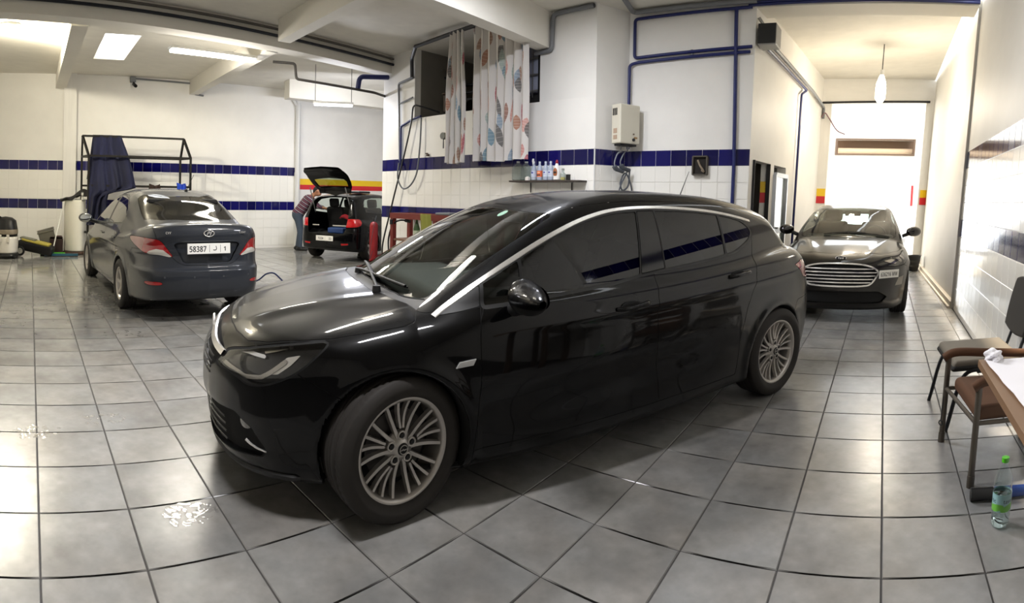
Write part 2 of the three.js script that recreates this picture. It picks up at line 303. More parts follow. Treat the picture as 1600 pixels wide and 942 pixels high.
// right-hand wall, tiled as far as the passage
const wallRight = struct('wall_right', [wallStrip([1.9, -0.95], [7.36, -0.95], 0, HC, 0.2), wallStrip([7.36, -0.96], [12.15, -0.8], 0, HC, 0.2)], M.wall, { edge: 0 });
layTiles(wallRight, [1.9, -0.95], [7.34, -0.95], { off: 0.14, pieces: true, range: [1.4, 5.5] });
struct('edge_strip', [slab(7.335, -0.95, 7.37, -0.915, 0, HC)], std(0xb5b1a9, 0.5), { parent: wallRight });
struct('skirting', [wallStrip([7.36, -0.9], [12.15, -0.74], 0, 0.1, 0.06), wallStrip([7.36, -0.87], [12.15, -0.71], 0, 0.035, 0.06)], std(0xc9c0b0, 0.6), { parent: wallRight, edge: 0 });
// portal at the far end of the passage
const portal = struct('wall_street_end', [slab(12.15, -0.9, 12.55, 1.8, 3.7, HC + 0.3), slab(12.15, 1.42, 12.55, 1.8, 0, 3.8), slab(12.15, -0.9, 12.55, -0.62, 0, 3.8)], M.wall);
for (const [v0, v1, u] of [[1.43, 1.66, 12.14], [-0.8, -0.66, 12.14]]) {
  struct('painted_stripe', slab(u - 0.003, v0, u + 0.01, v1, 1.56, 1.73), M.yellow, { parent: portal }); struct('painted_stripe', slab(u - 0.003, v0, u + 0.01, v1, 1.4, 1.56), M.red, { parent: portal });
}
// open yard beyond the portal
const YL = 2.6, YR = -1.3;
const yard = struct('wall_yard', [slab(12.55, YL, 17.4, YL + 0.2, 0, 4.6), slab(12.55, YR - 0.2, 17.4, YR, 0, 4.6), slab(12.5, 1.8, 12.6, YL, 0, 4.6), slab(12.5, YR, 12.6, -0.9, 0, 4.6), slab(17.2, YR, 17.4, -0.66, 0, 4.6), slab(17.2, 1.73, 17.4, YL, 0, 4.6), slab(17.2, -0.66, 17.4, 1.73, 2.3, 2.97), slab(17.2, -0.66, 17.4, 1.73, 3.42, 4.6)], M.wall);
struct('floor_yard', [slab(12.3, YR, 19.5, YL, -0.05, 0)], std(0xb9b3a8, 0.5));
{ const w = struct('window_1', [slab(17.14, -0.7, 17.22, -0.64, 2.93, 3.46), slab(17.14, 1.71, 17.22, 1.77, 2.93, 3.46), slab(17.14, -0.7, 17.22, 1.77, 2.93, 2.98), slab(17.14, -0.7, 17.22, 1.77, 3.41, 3.46)], std(0x5e4a3a, 0.6));
  struct('shutter_box', [slab(17.6, -0.7, 17.7, 1.77, 2.6, 3.6), slab(17.35, -0.7, 17.7, 1.77, 3.5, 3.6)], std(0x6d5540, 0.8), { parent: w }); struct('shutter_roll', [rod([17.42, 3.08, 0.62], [17.42, 3.08, -1.7], 0.1, 20)], std(0xcdb395, 0.6), { parent: w }); }
struct('red_post', [rod([16.8, 1.35, 0.72], [16.8, 1.98, 0.7], 0.04, 10)], M.red, { parent: yard });
// ceiling and beams
const skyHole = [[1.28, 9.5], [1.93, 9.5], [1.93, 11.36], [1.28, 11.36]].map(([u, v]) => P2(u, v, HC));
const LB = P2(-2.5, 12.95), BACK = [[-5, 4.5], [2.6, 4.5]];
struct('ceiling', flat([...run([-2.5, 13.1], [10.6, 13.1], 16), P2(10.7, 8), P2(12.2, 1.9), P2(12.2, -1.1), ...run([12.2, -1.1], [1.9, -1.1], 12).slice(1), BACK[1], BACK[0], [LB[0] - 0.2, LB[1]]], HC, HC + 0.2, [skyHole]), M.ceiling, { raw: true });
{
  const w = (a, b) => { const dx = b[0] - a[0], dz = b[1] - a[1], L = Math.hypot(dx, dz); return new THREE.BoxGeometry(L + 0.3, HC, 0.2).applyMatrix4(new THREE.Matrix4().makeTranslation((a[0] + b[0]) / 2, HC / 2, (a[1] + b[1]) / 2).multiply(new THREE.Matrix4().makeRotationY(-Math.atan2(dz, dx)))); };
  struct('wall_left', w(LB, BACK[0]), M.wall, { raw: true });
  struct('wall_front', w(BACK[0], BACK[1]), M.wall, { raw: true });
  struct('wall_side', w(BACK[1], P2(1.9, -1.05)), M.wall, { raw: true });
  struct('wall_far', wallStrip([10.6, 8.8], [10.6, 12.95], 0, HC), M.wall);
}
const beamBox = (a, b, w, h0, h1) => wallStrip(a, b, h0, h1, w);
struct('beam', [beamBox([6.65, 8.55], [-2.6, 7.1], 0.3, 3.85, HC)], M.ceiling, { edge: 0 });                       // main beam along the bay
struct('beam', [beamBox([0.82, 12.95], [0.82, 8.0], 0.25, 3.85, HC)], M.ceiling, { edge: 0 });
struct('beam', [beamBox([4.08, 12.95], [4.08, 8.4], 0.22, 3.85, HC)], M.ceiling, { edge: 0 });
struct('beam', [beamBox([4.0, 7.8], [4.0, 4.9], 0.22, 3.85, HC)], M.ceiling, { edge: 0 });
struct('beam', [beamBox([6.65, 4.72], [2.2, 4.5], 0.24, 3.66, HC)], M.ceiling, { edge: 0 });
struct('beam', [beamBox([7.2, -0.9], [7.2, 1.95], 0.45, 4.07, HC)], M.ceiling, { edge: 0 });
struct('beam', [beamBox([10.4, 11.5], [6.0, 11.7], 0.3, 3.75, HC)], M.ceiling, { edge: 0 });
struct('skylight_pane', flat(skyHole, HC + 0.16, HC + 0.17), phys(0xffffff, 0.4, { transmission: 1, thickness: 0 }), { raw: true });
// ---------------------------------------------------------------- lamps
const glow = (c, i) => new THREE.MeshStandardMaterial({ color: 0xffffff, emissive: c, emissiveIntensity: i, roughness: 0.4 });
// a fluorescent batten from plan point a to b at height h, its light facing down
function tubeLamp(a, b, h, label, o = {}) {
  const mu = (a[0] + b[0]) / 2, mv = (a[1] + b[1]) / 2, L = Math.hypot(b[0] - a[0], b[1] - a[1]), turn = Math.atan2(b[1] - a[1], b[0] - a[0]);
  const t = thing('tube_lamp', label, 'lamp', [mu, mv, h], turn, o.group);
  part(t, 'housing', rbox(L, 0.05, o.w ?? 0.12, 0.012, 0, 0.03, 0), M.pvcWhite, { edge: 0.3 });
  part(t, 'diffuser', rbox(L - 0.04, 0.06, (o.w ?? 0.12) * 0.8, 0.02, 0, -0.012, 0), glow(o.color ?? 0xf4f6ff, o.glow ?? 8), { edge: 0.3, label: 'glowing white diffuser' });
  if (o.cords) for (const s of o.cords) part(t, 'cord', rod([s * L, 0.05, 0], [s * L, HC - h, 0], 0.006), M.dark);
  const A = bend(a[0], h, a[1]), B = bend(b[0], h, b[1]);
  const along = Math.atan2(-(B[2] - A[2]), B[0] - A[0]), tilts = o.spread ? [-o.spread, o.spread] : [0];
  for (const tilt of tilts) {            // a wrap-round diffuser shines to both sides
    const l = new THREE.RectAreaLight(o.color ?? 0xf4f6ff, (o.power ?? LAMP.tube) / tilts.length, Math.hypot(A[0] - B[0], A[2] - B[2]), o.w ?? 0.12);
    l.position.set((A[0] + B[0]) / 2 - Math.sin(along) * Math.sin(tilt) * 0.08, h - 0.055 - (tilt ? 0.03 : 0), (A[2] + B[2]) / 2 - Math.cos(along) * Math.sin(tilt) * 0.08); l.rotation.order = 'YXZ';
    l.rotation.set(-Math.PI / 2 + tilt, along, 0); l.name = 'tube_light'; scene.add(l);
  }
  return t;
}
tubeLamp([2.25, 8.72], [3.85, 8.86], 3.79, 'wide fluorescent batten glowing under the main beam above the grey sedan', { w: 0.2, power: 138, spread: 0.75, color: 0xfff8ea });
tubeLamp([5.75, 10.1], [6.55, 9.75], 3.36, 'thin fluorescent tube hanging on two cords above the car with the open tailgate', { w: 0.07, cords: [-0.45, 0.45], power: 620, spread: 1.0, color: 0xf0f3ff });
{ // lamp in the far left ceiling bay
  const t = thing('bulkhead_lamp', 'bright round ceiling lamp in the far left bay', 'lamp', [-0.4, 9.2, 4.2]);
  part(t, 'base', cyl(0.2, 0.2, 0.04, 32, 0, -0.02, 0), M.pvcWhite); part(t, 'globe', new THREE.SphereGeometry(0.19, 32, 16).scale(1, 0.45, 1).translate(0, -0.06, 0), glow(0xeefff2, 8), { label: 'glowing globe' });
  const p = new THREE.PointLight(0xfff6e0, 19); const q = bend(-0.4, 3.98, 9.2); p.position.set(...q); p.shadow.radius = 6; p.castShadow = true; scene.add(p);
}
// battens outside the picture, above the black hatchback: their streaks show in its paint and glass
tubeLamp([1.0, 4.2], [2.6, 4.35], 4.1, 'ceiling batten above the bonnet of the black hatchback', { w: 0.14, power: 170, color: 0xfffaf2 });
tubeLamp([3.3, 3.3], [4.7, 3.2], 4.1, 'ceiling batten above the roof of the black hatchback', { w: 0.14, power: 175, color: 0xf2f5ff });
tubeLamp([-0.1, 1.6], [1.1, 1.75], 4.1, 'ceiling batten overhead in front of the camera, outside the picture', { w: 0.14, power: 215, color: 0xfdfcff });
{ // bare bulb in the street passage
  const q = [9.5, 0.33], t = thing('pendant_bulb', 'long bare bulb hanging on a thin cord in the street passage', 'lamp', [...q, 3.3]);
  part(t, 'cord', rod([0, 0.42, 0], [0, 0.9, 0], 0.008), M.dark); part(t, 'socket', cyl(0.035, 0.03, 0.1, 20, 0, 0.4, 0), M.pvcWhite);
  part(t, 'bulb', lathe([[0, -0.12], [0.05, -0.11], [0.085, -0.05], [0.09, 0.1], [0.08, 0.22], [0.045, 0.33], [0.03, 0.36]], 28), glow(0xfff2dc, 8), { label: 'glowing glass' });
  const p = new THREE.PointLight(0xfff0d8, 4.5); p.position.set(...bend(q[0], 3.1, q[1])); p.shadow.radius = 4; p.castShadow = true; scene.add(p);
}// ---------------------------------------------------------------- car bodies: one smooth skin per car, cut into its panels
function curve(pts) {                       // monotone cubic through [x, y] pairs
  const n = pts.length, X = pts.map((p) => p[0]), Y = pts.map((p) => p[1]), d = [], m = [];
  for (let i = 0; i < n - 1; i++) d.push((Y[i + 1] - Y[i]) / (X[i + 1] - X[i]));
  m[0] = d[0]; m[n - 1] = d[n - 2];
  for (let i = 1; i < n - 1; i++) m[i] = d[i - 1] * d[i] <= 0 ? 0 : 2 * d[i - 1] * d[i] / (d[i - 1] + d[i]);
  const N = 600, x0 = X[0], x1 = X[n - 1], lut = new Float64Array(N + 2);
  for (let k = 0, i = 0; k <= N; k++) {
    const x = x0 + (x1 - x0) * k / N; while (i < n - 2 && x > X[i + 1]) i++;
    const h = X[i + 1] - X[i], t = (x - X[i]) / h, t2 = t * t, t3 = t2 * t;
    lut[k] = (2 * t3 - 3 * t2 + 1) * Y[i] + (t3 - 2 * t2 + t) * h * m[i] + (-2 * t3 + 3 * t2) * Y[i + 1] + (t3 - t2) * h * m[i + 1];
  }
  lut[N + 1] = lut[N]; const sc = N / (x1 - x0), e0 = m[0], e1 = m[n - 1];
  return (x) => { if (x <= x0) return Y[0] + e0 * (x - x0); if (x >= x1) return Y[n - 1] + e1 * (x - x1); const f = (x - x0) * sc, k = f | 0; return lut[k] + (lut[k + 1] - lut[k]) * (f - k); };
}
const smax = (a, b, k) => { const h = Math.max(k - Math.abs(a - b), 0); return Math.max(a, b) + h * h * 0.25 / k; };
const smin = (a, b, k) => -smax(-a, -b, k);
const gauss = (x, w) => Math.exp(-(x * x) / (w * w));
// the field of a body from its drawings; s runs back from the nose
function bodyField(p) {
  const arches = p.arches, X0 = p.noseX;
  return (x, y, z) => {
    z = Math.abs(z); const s = X0 - x;
    const side = (z - p.side(s, y)) * 0.97;
    const top = y - p.top(s, z);
    const front = (p.nose(y) + p.noseBack(z, y)) - s, rear = s - (p.length - p.tail(y) - p.tailBack(z, y));
    let L = smax(smax(side, top * 0.95, p.kTop ?? 0.07), smax(front, rear, 0.02) * 0.9, p.kFront ?? 0.12);
    L = smax(L, p.bottom(s) - y, 0.05);
    const rz = p.roof(s, z), r2 = p.roof(s + 0.02, z), gr = (r2 - rz) / 0.02, roof = (y - rz) / Math.sqrt(1 + gr * gr);
    let G = smax(roof, (z - p.glassZ(s, y)) * 0.9, p.kRoof ?? 0.09); G = smax(smax(G, 0.75 - y, 0.02), rear - 0.004, 0.03);
    let f = smin(L, G, p.kBelt ?? 0.025);
    for (const [ax, ay, ar] of arches) { const d = Math.hypot(x - ax, y - ay); f = smax(f, -Math.max(d - ar, 0.56 - z), 0.012); }
    return f;
  };
}
// skin of the half z >= 0 of a field as quads on a grid of cell h, put exactly on the surface
function skin(F, lo, hi, h, full) {
  const nx = Math.ceil((hi[0] - lo[0]) / h) + 1, ny = Math.ceil((hi[1] - lo[1]) / h) + 1, nz = Math.ceil((hi[2] - (full ? lo[2] : 0)) / h) + 2, S = nx * ny;
  const val = new Float32Array(nx * ny * nz).fill(9), B = 4, px = (i) => lo[0] + i * h, py = (j) => lo[1] + j * h, pz = full ? (k) => lo[2] + k * h : (k) => (k - 0.5) * h;
  for (let k = 0; k < nz; k += B) for (let j = 0; j < ny; j += B) for (let i = 0; i < nx; i += B) {
    const c = F(px(i + 1.5), py(j + 1.5), pz(k + 1.5));
    if (Math.abs(c) > h * B * 2.2) { const sg = c < 0 ? -9 : 9; for (let c3 = k; c3 < Math.min(nz, k + B); c3++) for (let b = j; b < Math.min(ny, j + B); b++) for (let a = i; a < Math.min(nx, i + B); a++) val[c3 * S + b * nx + a] = sg; continue; }
    for (let c3 = k; c3 < Math.min(nz, k + B); c3++) for (let b = j; b < Math.min(ny, j + B); b++) for (let a = i; a < Math.min(nx, i + B); a++) val[c3 * S + b * nx + a] = F(px(a), py(b), pz(c3));
  }
  const id = new Int32Array(nx * ny * nz).fill(-1), P = [], N = [], E = [[0, 1], [2, 3], [4, 5], [6, 7], [0, 2], [1, 3], [4, 6], [5, 7], [0, 4], [1, 5], [2, 6], [3, 7]], e = 1e-3;
  for (let k = 0; k < nz - 1; k++) for (let j = 0; j < ny - 1; j++) for (let i = 0; i < nx - 1; i++) {
    const o = k * S + j * nx + i, v = [val[o], val[o + 1], val[o + nx], val[o + nx + 1], val[o + S], val[o + S + 1], val[o + S + nx], val[o + S + nx + 1]];
    let neg = 0; for (const q of v) if (q < 0) neg++;
    if (!neg || neg === 8) continue;
    let sx = 0, sy = 0, sz = 0, n = 0;
    for (const [a, b] of E) if ((v[a] < 0) !== (v[b] < 0)) { const t = v[a] / (v[a] - v[b]); sx += lerp(a & 1, b & 1, t); sy += lerp((a >> 1) & 1, (b >> 1) & 1, t); sz += lerp(a >> 2, b >> 2, t); n++; }
    let x = px(i + sx / n), y = py(j + sy / n), z = pz(k + sz / n), gx = 0, gy = 1, gz = 0;
    const x0 = x, y0 = y, z0 = z; if (k === 0 && !full) z = 0;
    for (let it = 0; it < 4; it++) {
      const f = F(x, y, z); gx = (F(x + e, y, z) - F(x - e, y, z)) / (2 * e); gy = (F(x, y + e, z) - F(x, y - e, z)) / (2 * e); gz = k === 0 && !full ? 0 : (F(x, y, z + e) - F(x, y, z - e)) / (2 * e);
      if (it === 3) break; const g2 = gx * gx + gy * gy + gz * gz || 1, t = clamp(f / g2, -h, h); x -= gx * t; y -= gy * t; z -= gz * t;
    }
    if (Math.hypot(x - x0, y - y0, z - z0) > 1.6 * h) { x = x0; y = y0; z = k === 0 && !full ? 0 : z0; }
    const l = Math.hypot(gx, gy, gz) || 1; id[o] = P.length; P.push([x, y, full ? z : Math.max(0, z)]); N.push([gx / l, gy / l, gz / l]);
  }
  const tri = [], quad = (a, b, c, d, flip) => { if (a < 0 || b < 0 || c < 0 || d < 0) return; flip ? tri.push([a, c, b], [a, d, c]) : tri.push([a, b, c], [a, c, d]); };
  for (let k = 1; k < nz - 1; k++) for (let j = 1; j < ny - 1; j++) for (let i = 1; i < nx - 1; i++) {
    const o = k * S + j * nx + i, n = val[o] < 0;
    if (n !== val[o + 1] < 0) quad(id[o], id[o - nx], id[o - nx - S], id[o - S], n ? 0 : 1);
    if (n !== val[o + nx] < 0) quad(id[o], id[o - S], id[o - S - 1], id[o - 1], n ? 0 : 1);
    if (n !== val[o + S] < 0) quad(id[o], id[o - 1], id[o - 1 - nx], id[o - nx], n ? 0 : 1);
  }
  // wind every triangle to its normal
  const T = [];
  for (const [a, b, c] of tri) {
    const A = P[a], Bq = P[b], C = P[c], ux = Bq[0] - A[0], uy = Bq[1] - A[1], uz = Bq[2] - A[2], vx = C[0] - A[0], vy = C[1] - A[1], vz = C[2] - A[2], n = N[a];
    const w = (uy * vz - uz * vy) * n[0] + (uz * vx - ux * vz) * n[1] + (ux * vy - uy * vx) * n[2];
    T.push(w >= 0 ? [[...A, ...N[a]], [...Bq, ...N[b]], [...C, ...N[c]]] : [[...A, ...N[a]], [...C, ...N[c]], [...Bq, ...N[b]]]);
  }
  return T;                                  // list of triangles of [x, y, z, nx, ny, nz]
}
// splits triangles along d = 0: [inside (d < 0), outside]
function cut(T, d) {
  const I = [], O = [], mix = (a, b, t) => a.map((x, i) => x + (b[i] - x) * t);
  for (const tr of T) {
    const v = tr.map((q) => d(q[0], q[1], q[2], q)); const c = (v[0] < 0) + (v[1] < 0) + (v[2] < 0);
    if (c === 3) { I.push(tr); continue; } if (c === 0) { O.push(tr); continue; }
    const k = c === 1 ? v.findIndex((x) => x < 0) : v.findIndex((x) => x >= 0), a = tr[k], b = tr[(k + 1) % 3], e = tr[(k + 2) % 3], va = v[k], vb = v[(k + 1) % 3], ve = v[(k + 2) % 3];
    const p = mix(a, b, va / (va - vb)), q = mix(a, e, va / (va - ve)), lone = [a, p, q], rest = [[p, b, e], [p, e, q]];
    if (c === 1) { I.push(lone); O.push(...rest); } else { O.push(lone); I.push(...rest); }
  }
  return [I, O];
}
function sdPoly(poly) {                     // signed distance to a closed outline in 2D, negative inside
  const n = poly.length; let x0 = 1e9, x1 = -1e9, y0 = 1e9, y1 = -1e9; for (const [x, y] of poly) { x0 = Math.min(x0, x); x1 = Math.max(x1, x); y0 = Math.min(y0, y); y1 = Math.max(y1, y); }
  return (x, y) => {
    const ox = Math.max(x0 - x, x - x1), oy = Math.max(y0 - y, y - y1); if (ox > 0.08 || oy > 0.08) return Math.max(ox, oy);
    let d = 1e9, ins = false;
    for (let i = 0, j = n - 1; i < n; j = i++) {
      const [ax, ay] = poly[i], [bx, by] = poly[j], ex = bx - ax, ey = by - ay, wx = x - ax, wy = y - ay, t = clamp((wx * ex + wy * ey) / (ex * ex + ey * ey || 1), 0, 1);
      d = Math.min(d, (wx - ex * t) ** 2 + (wy - ey * t) ** 2);
      if ((ay > y) !== (by > y) && x < (bx - ax) * (y - ay) / (by - ay) + ax) ins = !ins;
    }
    return ins ? -Math.sqrt(d) : Math.sqrt(d);
  };
}
function smoothPoly(pts, n = 6) { const c = new THREE.CatmullRomCurve3(pts.map(([x, y]) => V3(x, y, 0)), true, 'centripetal'); return c.getPoints(pts.length * n).slice(0, -1).map((p) => [p.x, p.y]); }
const off = (T, k) => T.map((t) => t.map((q) => [q[0] + q[3] * k, q[1] + q[4] * k, q[2] + q[5] * k, q[3], q[4], q[5]]));
const mirror = (T) => T.map(([a, b, c]) => [a, c, b].map((q) => [q[0], q[1], -q[2], q[3], q[4], -q[5]]));
function triGeo(T) {
  const p = new Float32Array(T.length * 9), n = new Float32Array(T.length * 9); let o = 0;
  for (const t of T) for (const q of t) { p.set([q[0], q[1], q[2]], o); n.set([q[3], q[4], q[5]], o); o += 3; }
  const g = new THREE.BufferGeometry(); g.setAttribute('position', new THREE.BufferAttribute(p, 3)); g.setAttribute('normal', new THREE.BufferAttribute(n, 3)); g.setAttribute('uv', new THREE.BufferAttribute(new Float32Array(T.length * 6), 2)); return g;
}
function sdLine(pts) {
  return (x, y) => { let d = 1e9; for (let i = 0; i < pts.length - 1; i++) { const [ax, ay] = pts[i], [bx, by] = pts[i + 1], ex = bx - ax, ey = by - ay, wx = x - ax, wy = y - ay, t = clamp((wx * ex + wy * ey) / (ex * ex + ey * ey || 1), 0, 1); d = Math.min(d, (wx - ex * t) ** 2 + (wy - ey * t) ** 2); } return Math.sqrt(d); };
}
// takes panels out of a skin one after another; what lies within gap of an outline becomes the dark seam
class Carver {
  constructor(T, X0) { this.T = T; this.X0 = X0; this.seams = []; }
  f(sd, map) { const X0 = this.X0; return map === 'sy' ? (x, y, z) => sd(X0 - x, y, z) : map === 'sz' ? (x, y, z) => sd(X0 - x, z, y) : map === 'zy' ? (x, y, z) => sd(z, y, X0 - x) : (x, y, z) => sd(X0 - x, y, z); }
  take(sd, map = 'sy', gap = 0.0024, where) {
    const d = this.f(sd, map), g = where ? (k) => (x, y, z, q) => Math.max(d(x, y, z) + k, where(this.X0 - x, y, z, q)) : (k) => (x, y, z) => d(x, y, z) + k;
    let [I, O] = cut(this.T, g(gap)); this.T = O;
    if (gap) { const [S, Q] = cut(this.T, g(-gap)); this.seams.push(...S); this.T = Q; }
    return I;
  }
}
const both = (T) => triGeo(T.concat(mirror(T)));
const sides = (t, name, T, mat, o = {}) => { if (!T.length) return []; return [triGeo(mirror(T)), triGeo(T)].map((g) => part(t, name, g, mat, o)); };
// a seat with headrest, facing +x, base at its cushion's underside
function seat(t, x, y, z, m) {
  const s = part(t, 'seat', join([rbox(0.5, 0.14, 0.5, 0.05, x, y, z), at(rbox(0.13, 0.62, 0.48, 0.05), x - 0.29, y + 0.34, z, 0, 0, 0.3)]), m);
  part(t, 'headrest', at(rbox(0.1, 0.2, 0.27, 0.045), x - 0.41, y + 0.74, z, 0, 0, 0.2), m, { parent: s });
}
// wheel with the outer face towards +z (side 1) or -z (side -1)
const rubberTyre = std(0x25211d, 0.75), rubberSide = rubberTyre, rimGrey = std(0xbab5af, 0.3, 0.7), rimDark = std(0x1c1b1b, 0.6, 0.3), discSteel = std(0x4a4745, 0.45, 0.8);
function tyreGeo(R0, W, rim, nA = 120) {
  const h = W / 2, prof = [[rim - 0.012, h - 0.03], [rim, h - 0.012], [rim + 0.012, h - 0.004], [rim + 0.03, h + 0.004], [(rim + R0) / 2, h + 0.007], [R0 - 0.025, h - 0.001], [R0 - 0.01, h - 0.012], [R0 - 0.004, h - 0.022]];
  const rows = prof.map(([r, z]) => [r, z, 0]);
  for (const [z, g] of [[0.82, 1], [0.62, 1], [0.56, 0], [0.5, 0], [0.46, 1], [0.2, 1], [0.16, 0], [0.1, 0], [0.06, 1]]) rows.push([g ? R0 - 0.003 * z * z : R0 - 0.009, z * (h - 0.022), g]);
  const all = rows.concat(rows.slice().reverse().map(([r, z, g]) => [r, -z, g])), pos = [], idx = [], n = all.length;
  for (let i = 0; i <= nA; i++) for (const [r, z, g] of all) { const a = i / nA * 2 * Math.PI, sipe = g && Math.abs(z) > 0.5 * (h - 0.022) && i % 2 === 0 ? 0.006 : 0; pos.push(Math.cos(a) * (r - sipe), Math.sin(a) * (r - sipe), z); }
  for (let i = 0; i < nA; i++) for (let j = 0; j < n - 1; j++) { const a = i * n + j, b = a + n; idx.push(a, b, a + 1, b, b + 1, a + 1); }
  const g = new THREE.BufferGeometry(); g.setAttribute('position', new THREE.Float32BufferAttribute(pos, 3)); g.setIndex(idx); g.computeVertexNormals(); return g;
}
// one spoke from radius a to b at angle, twin-tapered with a raised back
function spokeGeo(a, b, ang, w0, w1, z0, z1, bowA = 0) {
  const n = 6, pos = [], idx = [];
  for (let i = 0; i <= n; i++) { const t = i / n, r = lerp(a, b, t), w = lerp(w0, w1, t) / 2, z = lerp(z0, z1, t) - 0.012 * Math.sin(t * Math.PI), an = ang + bowA * t; for (const [k, dz] of [[-1, -0.022], [-0.75, 0], [0.75, 0], [1, -0.022]]) { const q = an + k * w / r; pos.push(Math.cos(q) * r, Math.sin(q) * r, z + dz); } }
  for (let i = 0; i < n; i++) for (let j = 0; j < 3; j++) { const A = i * 4 + j, B = A + 4; idx.push(A, B, A + 1, B, B + 1, A + 1); }
  const g = new THREE.BufferGeometry(); g.setAttribute('position', new THREE.Float32BufferAttribute(pos, 3)); g.setIndex(idx); return toCreasedNormals(g, 0.6);
}
function wheel(t, x, z, R0, W, rim, side, steer, style) {
  const M4 = new THREE.Matrix4().makeTranslation(x, R0, z).multiply(new THREE.Matrix4().makeRotationY((side < 0 ? Math.PI : 0) + steer)), face = W / 2 - 0.012, o = { m: M4 };
  const w = part(t, 'wheel', tyreGeo(R0, W, rim), rubberTyre, o), c = { m: M4, parent: w };
  part(t, 'rim', at(lathe([[rim - 0.02, -W / 2 + 0.02], [rim - 0.022, face - 0.05], [rim - 0.022, face - 0.018], [rim - 0.012, face - 0.004], [rim + 0.004, face], [rim + 0.006, face - 0.012], [rim - 0.01, -W / 2 + 0.02]], 72), 0, 0, 0, Math.PI / 2), rimGrey, c);
  part(t, 'wheel_back', at(cyl(rim - 0.02, rim - 0.02, 0.01, 48), 0, 0, -0.03, Math.PI / 2), rimDark, c);
  part(t, 'brake_disc', at(cyl(rim * 0.68, rim * 0.68, 0.02, 48), 0, 0, 0.01, Math.PI / 2), discSteel, c);
  const zr = face - 0.014, zh = face - 0.028;
  if (style === 'multi') {
    for (let k = 0; k < 5; k++) { const a = k * 2 * Math.PI / 5 + 0.3; for (const [d, r0, b] of [[-0.42, 0.05, 0.0], [-0.14, 0.088, 0.0], [0.14, 0.088, 0], [0.42, 0.05, 0]]) part(t, 'spoke', spokeGeo(r0, rim - 0.012, a + d * (r0 < 0.06 ? 0.86 : 0.55), r0 < 0.06 ? 0.021 : 0.014, 0.017, zh, zr, d * (r0 < 0.06 ? 0.14 : 0.45) ), rimGrey, c); }
    for (let k = 0; k < 5; k++) { const a = k * 2 * Math.PI / 5 + 0.3; part(t, 'lug_nut', at(cyl(0.011, 0.012, 0.02, 6), Math.cos(a) * 0.056, Math.sin(a) * 0.056, zh - 0.004, Math.PI / 2), rimDark, c); part(t, 'lug_seat', at(new THREE.TorusGeometry(0.017, 0.005, 8, 20), Math.cos(a) * 0.056, Math.sin(a) * 0.056, zh, 0), rimGrey, c); }
    part(t, 'hub', at(lathe([[0, 0.014], [0.028, 0.012], [0.04, 0.002], [0.066, -0.012], [0.072, -0.03]], 40), 0, 0, zh, Math.PI / 2), rimGrey, c);
    part(t, 'hub_cap', at(lathe([[0, 0.006], [0.022, 0.005], [0.027, 0]], 32), 0, 0, zh + 0.013, Math.PI / 2), rimDark, c);
    part(t, 'emblem', [at(new THREE.TorusGeometry(0.019, 0.0022, 6, 28), 0, 0, zh + 0.02), at(extr([[-0.024, -0.003], [0.003, -0.001], [0.001, -0.005], [0.024, 0.003], [-0.003, 0.001], [-0.001, 0.005]], 0.002), 0, 0, zh + 0.02)], rimGrey, c);
  } else {
    const n = style === 'five' ? 5 : style;
    for (let k = 0; k < n; k++) { const a = k * 2 * Math.PI / n + 0.4; if (style === 'five') for (const d of [-0.13, 0.13]) part(t, 'spoke', spokeGeo(0.04, rim - 0.012, a + d, 0.03, 0.026, zh, zr), rimGrey, c); else part(t, 'spoke', spokeGeo(0.04, rim - 0.012, a, 0.045, 0.055, zh, zr), rimGrey, c); }
    part(t, 'hub', at(lathe([[0, 0.012], [0.03, 0.01], [0.055, -0.006], [0.065, -0.03]], 32), 0, 0, zh, Math.PI / 2), rimGrey, c);
  }
  return w;
}
// strip that follows a skin: path in car axes [x, y, z], flat band of width w lifted by k along normals n
function ribbon(pts, w, thick) {
  const pos = [], idx = [], n = pts.length;
  for (let i = 0; i < n; i++) {
    const p = V3(...pts[i].slice(0, 3)), nn = V3(...pts[i].slice(3, 6)).normalize(), a = V3(...pts[Math.max(0, i - 1)].slice(0, 3)), b = V3(...pts[Math.min(n - 1, i + 1)].slice(0, 3)), tg = b.sub(a).normalize(), s = tg.clone().cross(nn).normalize(), ww = (Array.isArray(w) ? lerp(w[0], w[1], i / (n - 1)) : w) / 2;
    for (const [k, l] of [[-1, 0], [-0.8, thick], [0.8, thick], [1, 0]]) { const q = p.clone().addScaledVector(s, k * ww).addScaledVector(nn, l); pos.push(q.x, q.y, q.z); }
  }
  for (let i = 0; i < n - 1; i++) for (let j = 0; j < 3; j++) { const A = i * 4 + j, B = A + 4; idx.push(A, A + 1, B, B, A + 1, B + 1); }
  const g = new THREE.BufferGeometry(); g.setAttribute('position', new THREE.Float32BufferAttribute(pos, 3)); g.setIndex(idx); return toCreasedNormals(g, 0.5);
}
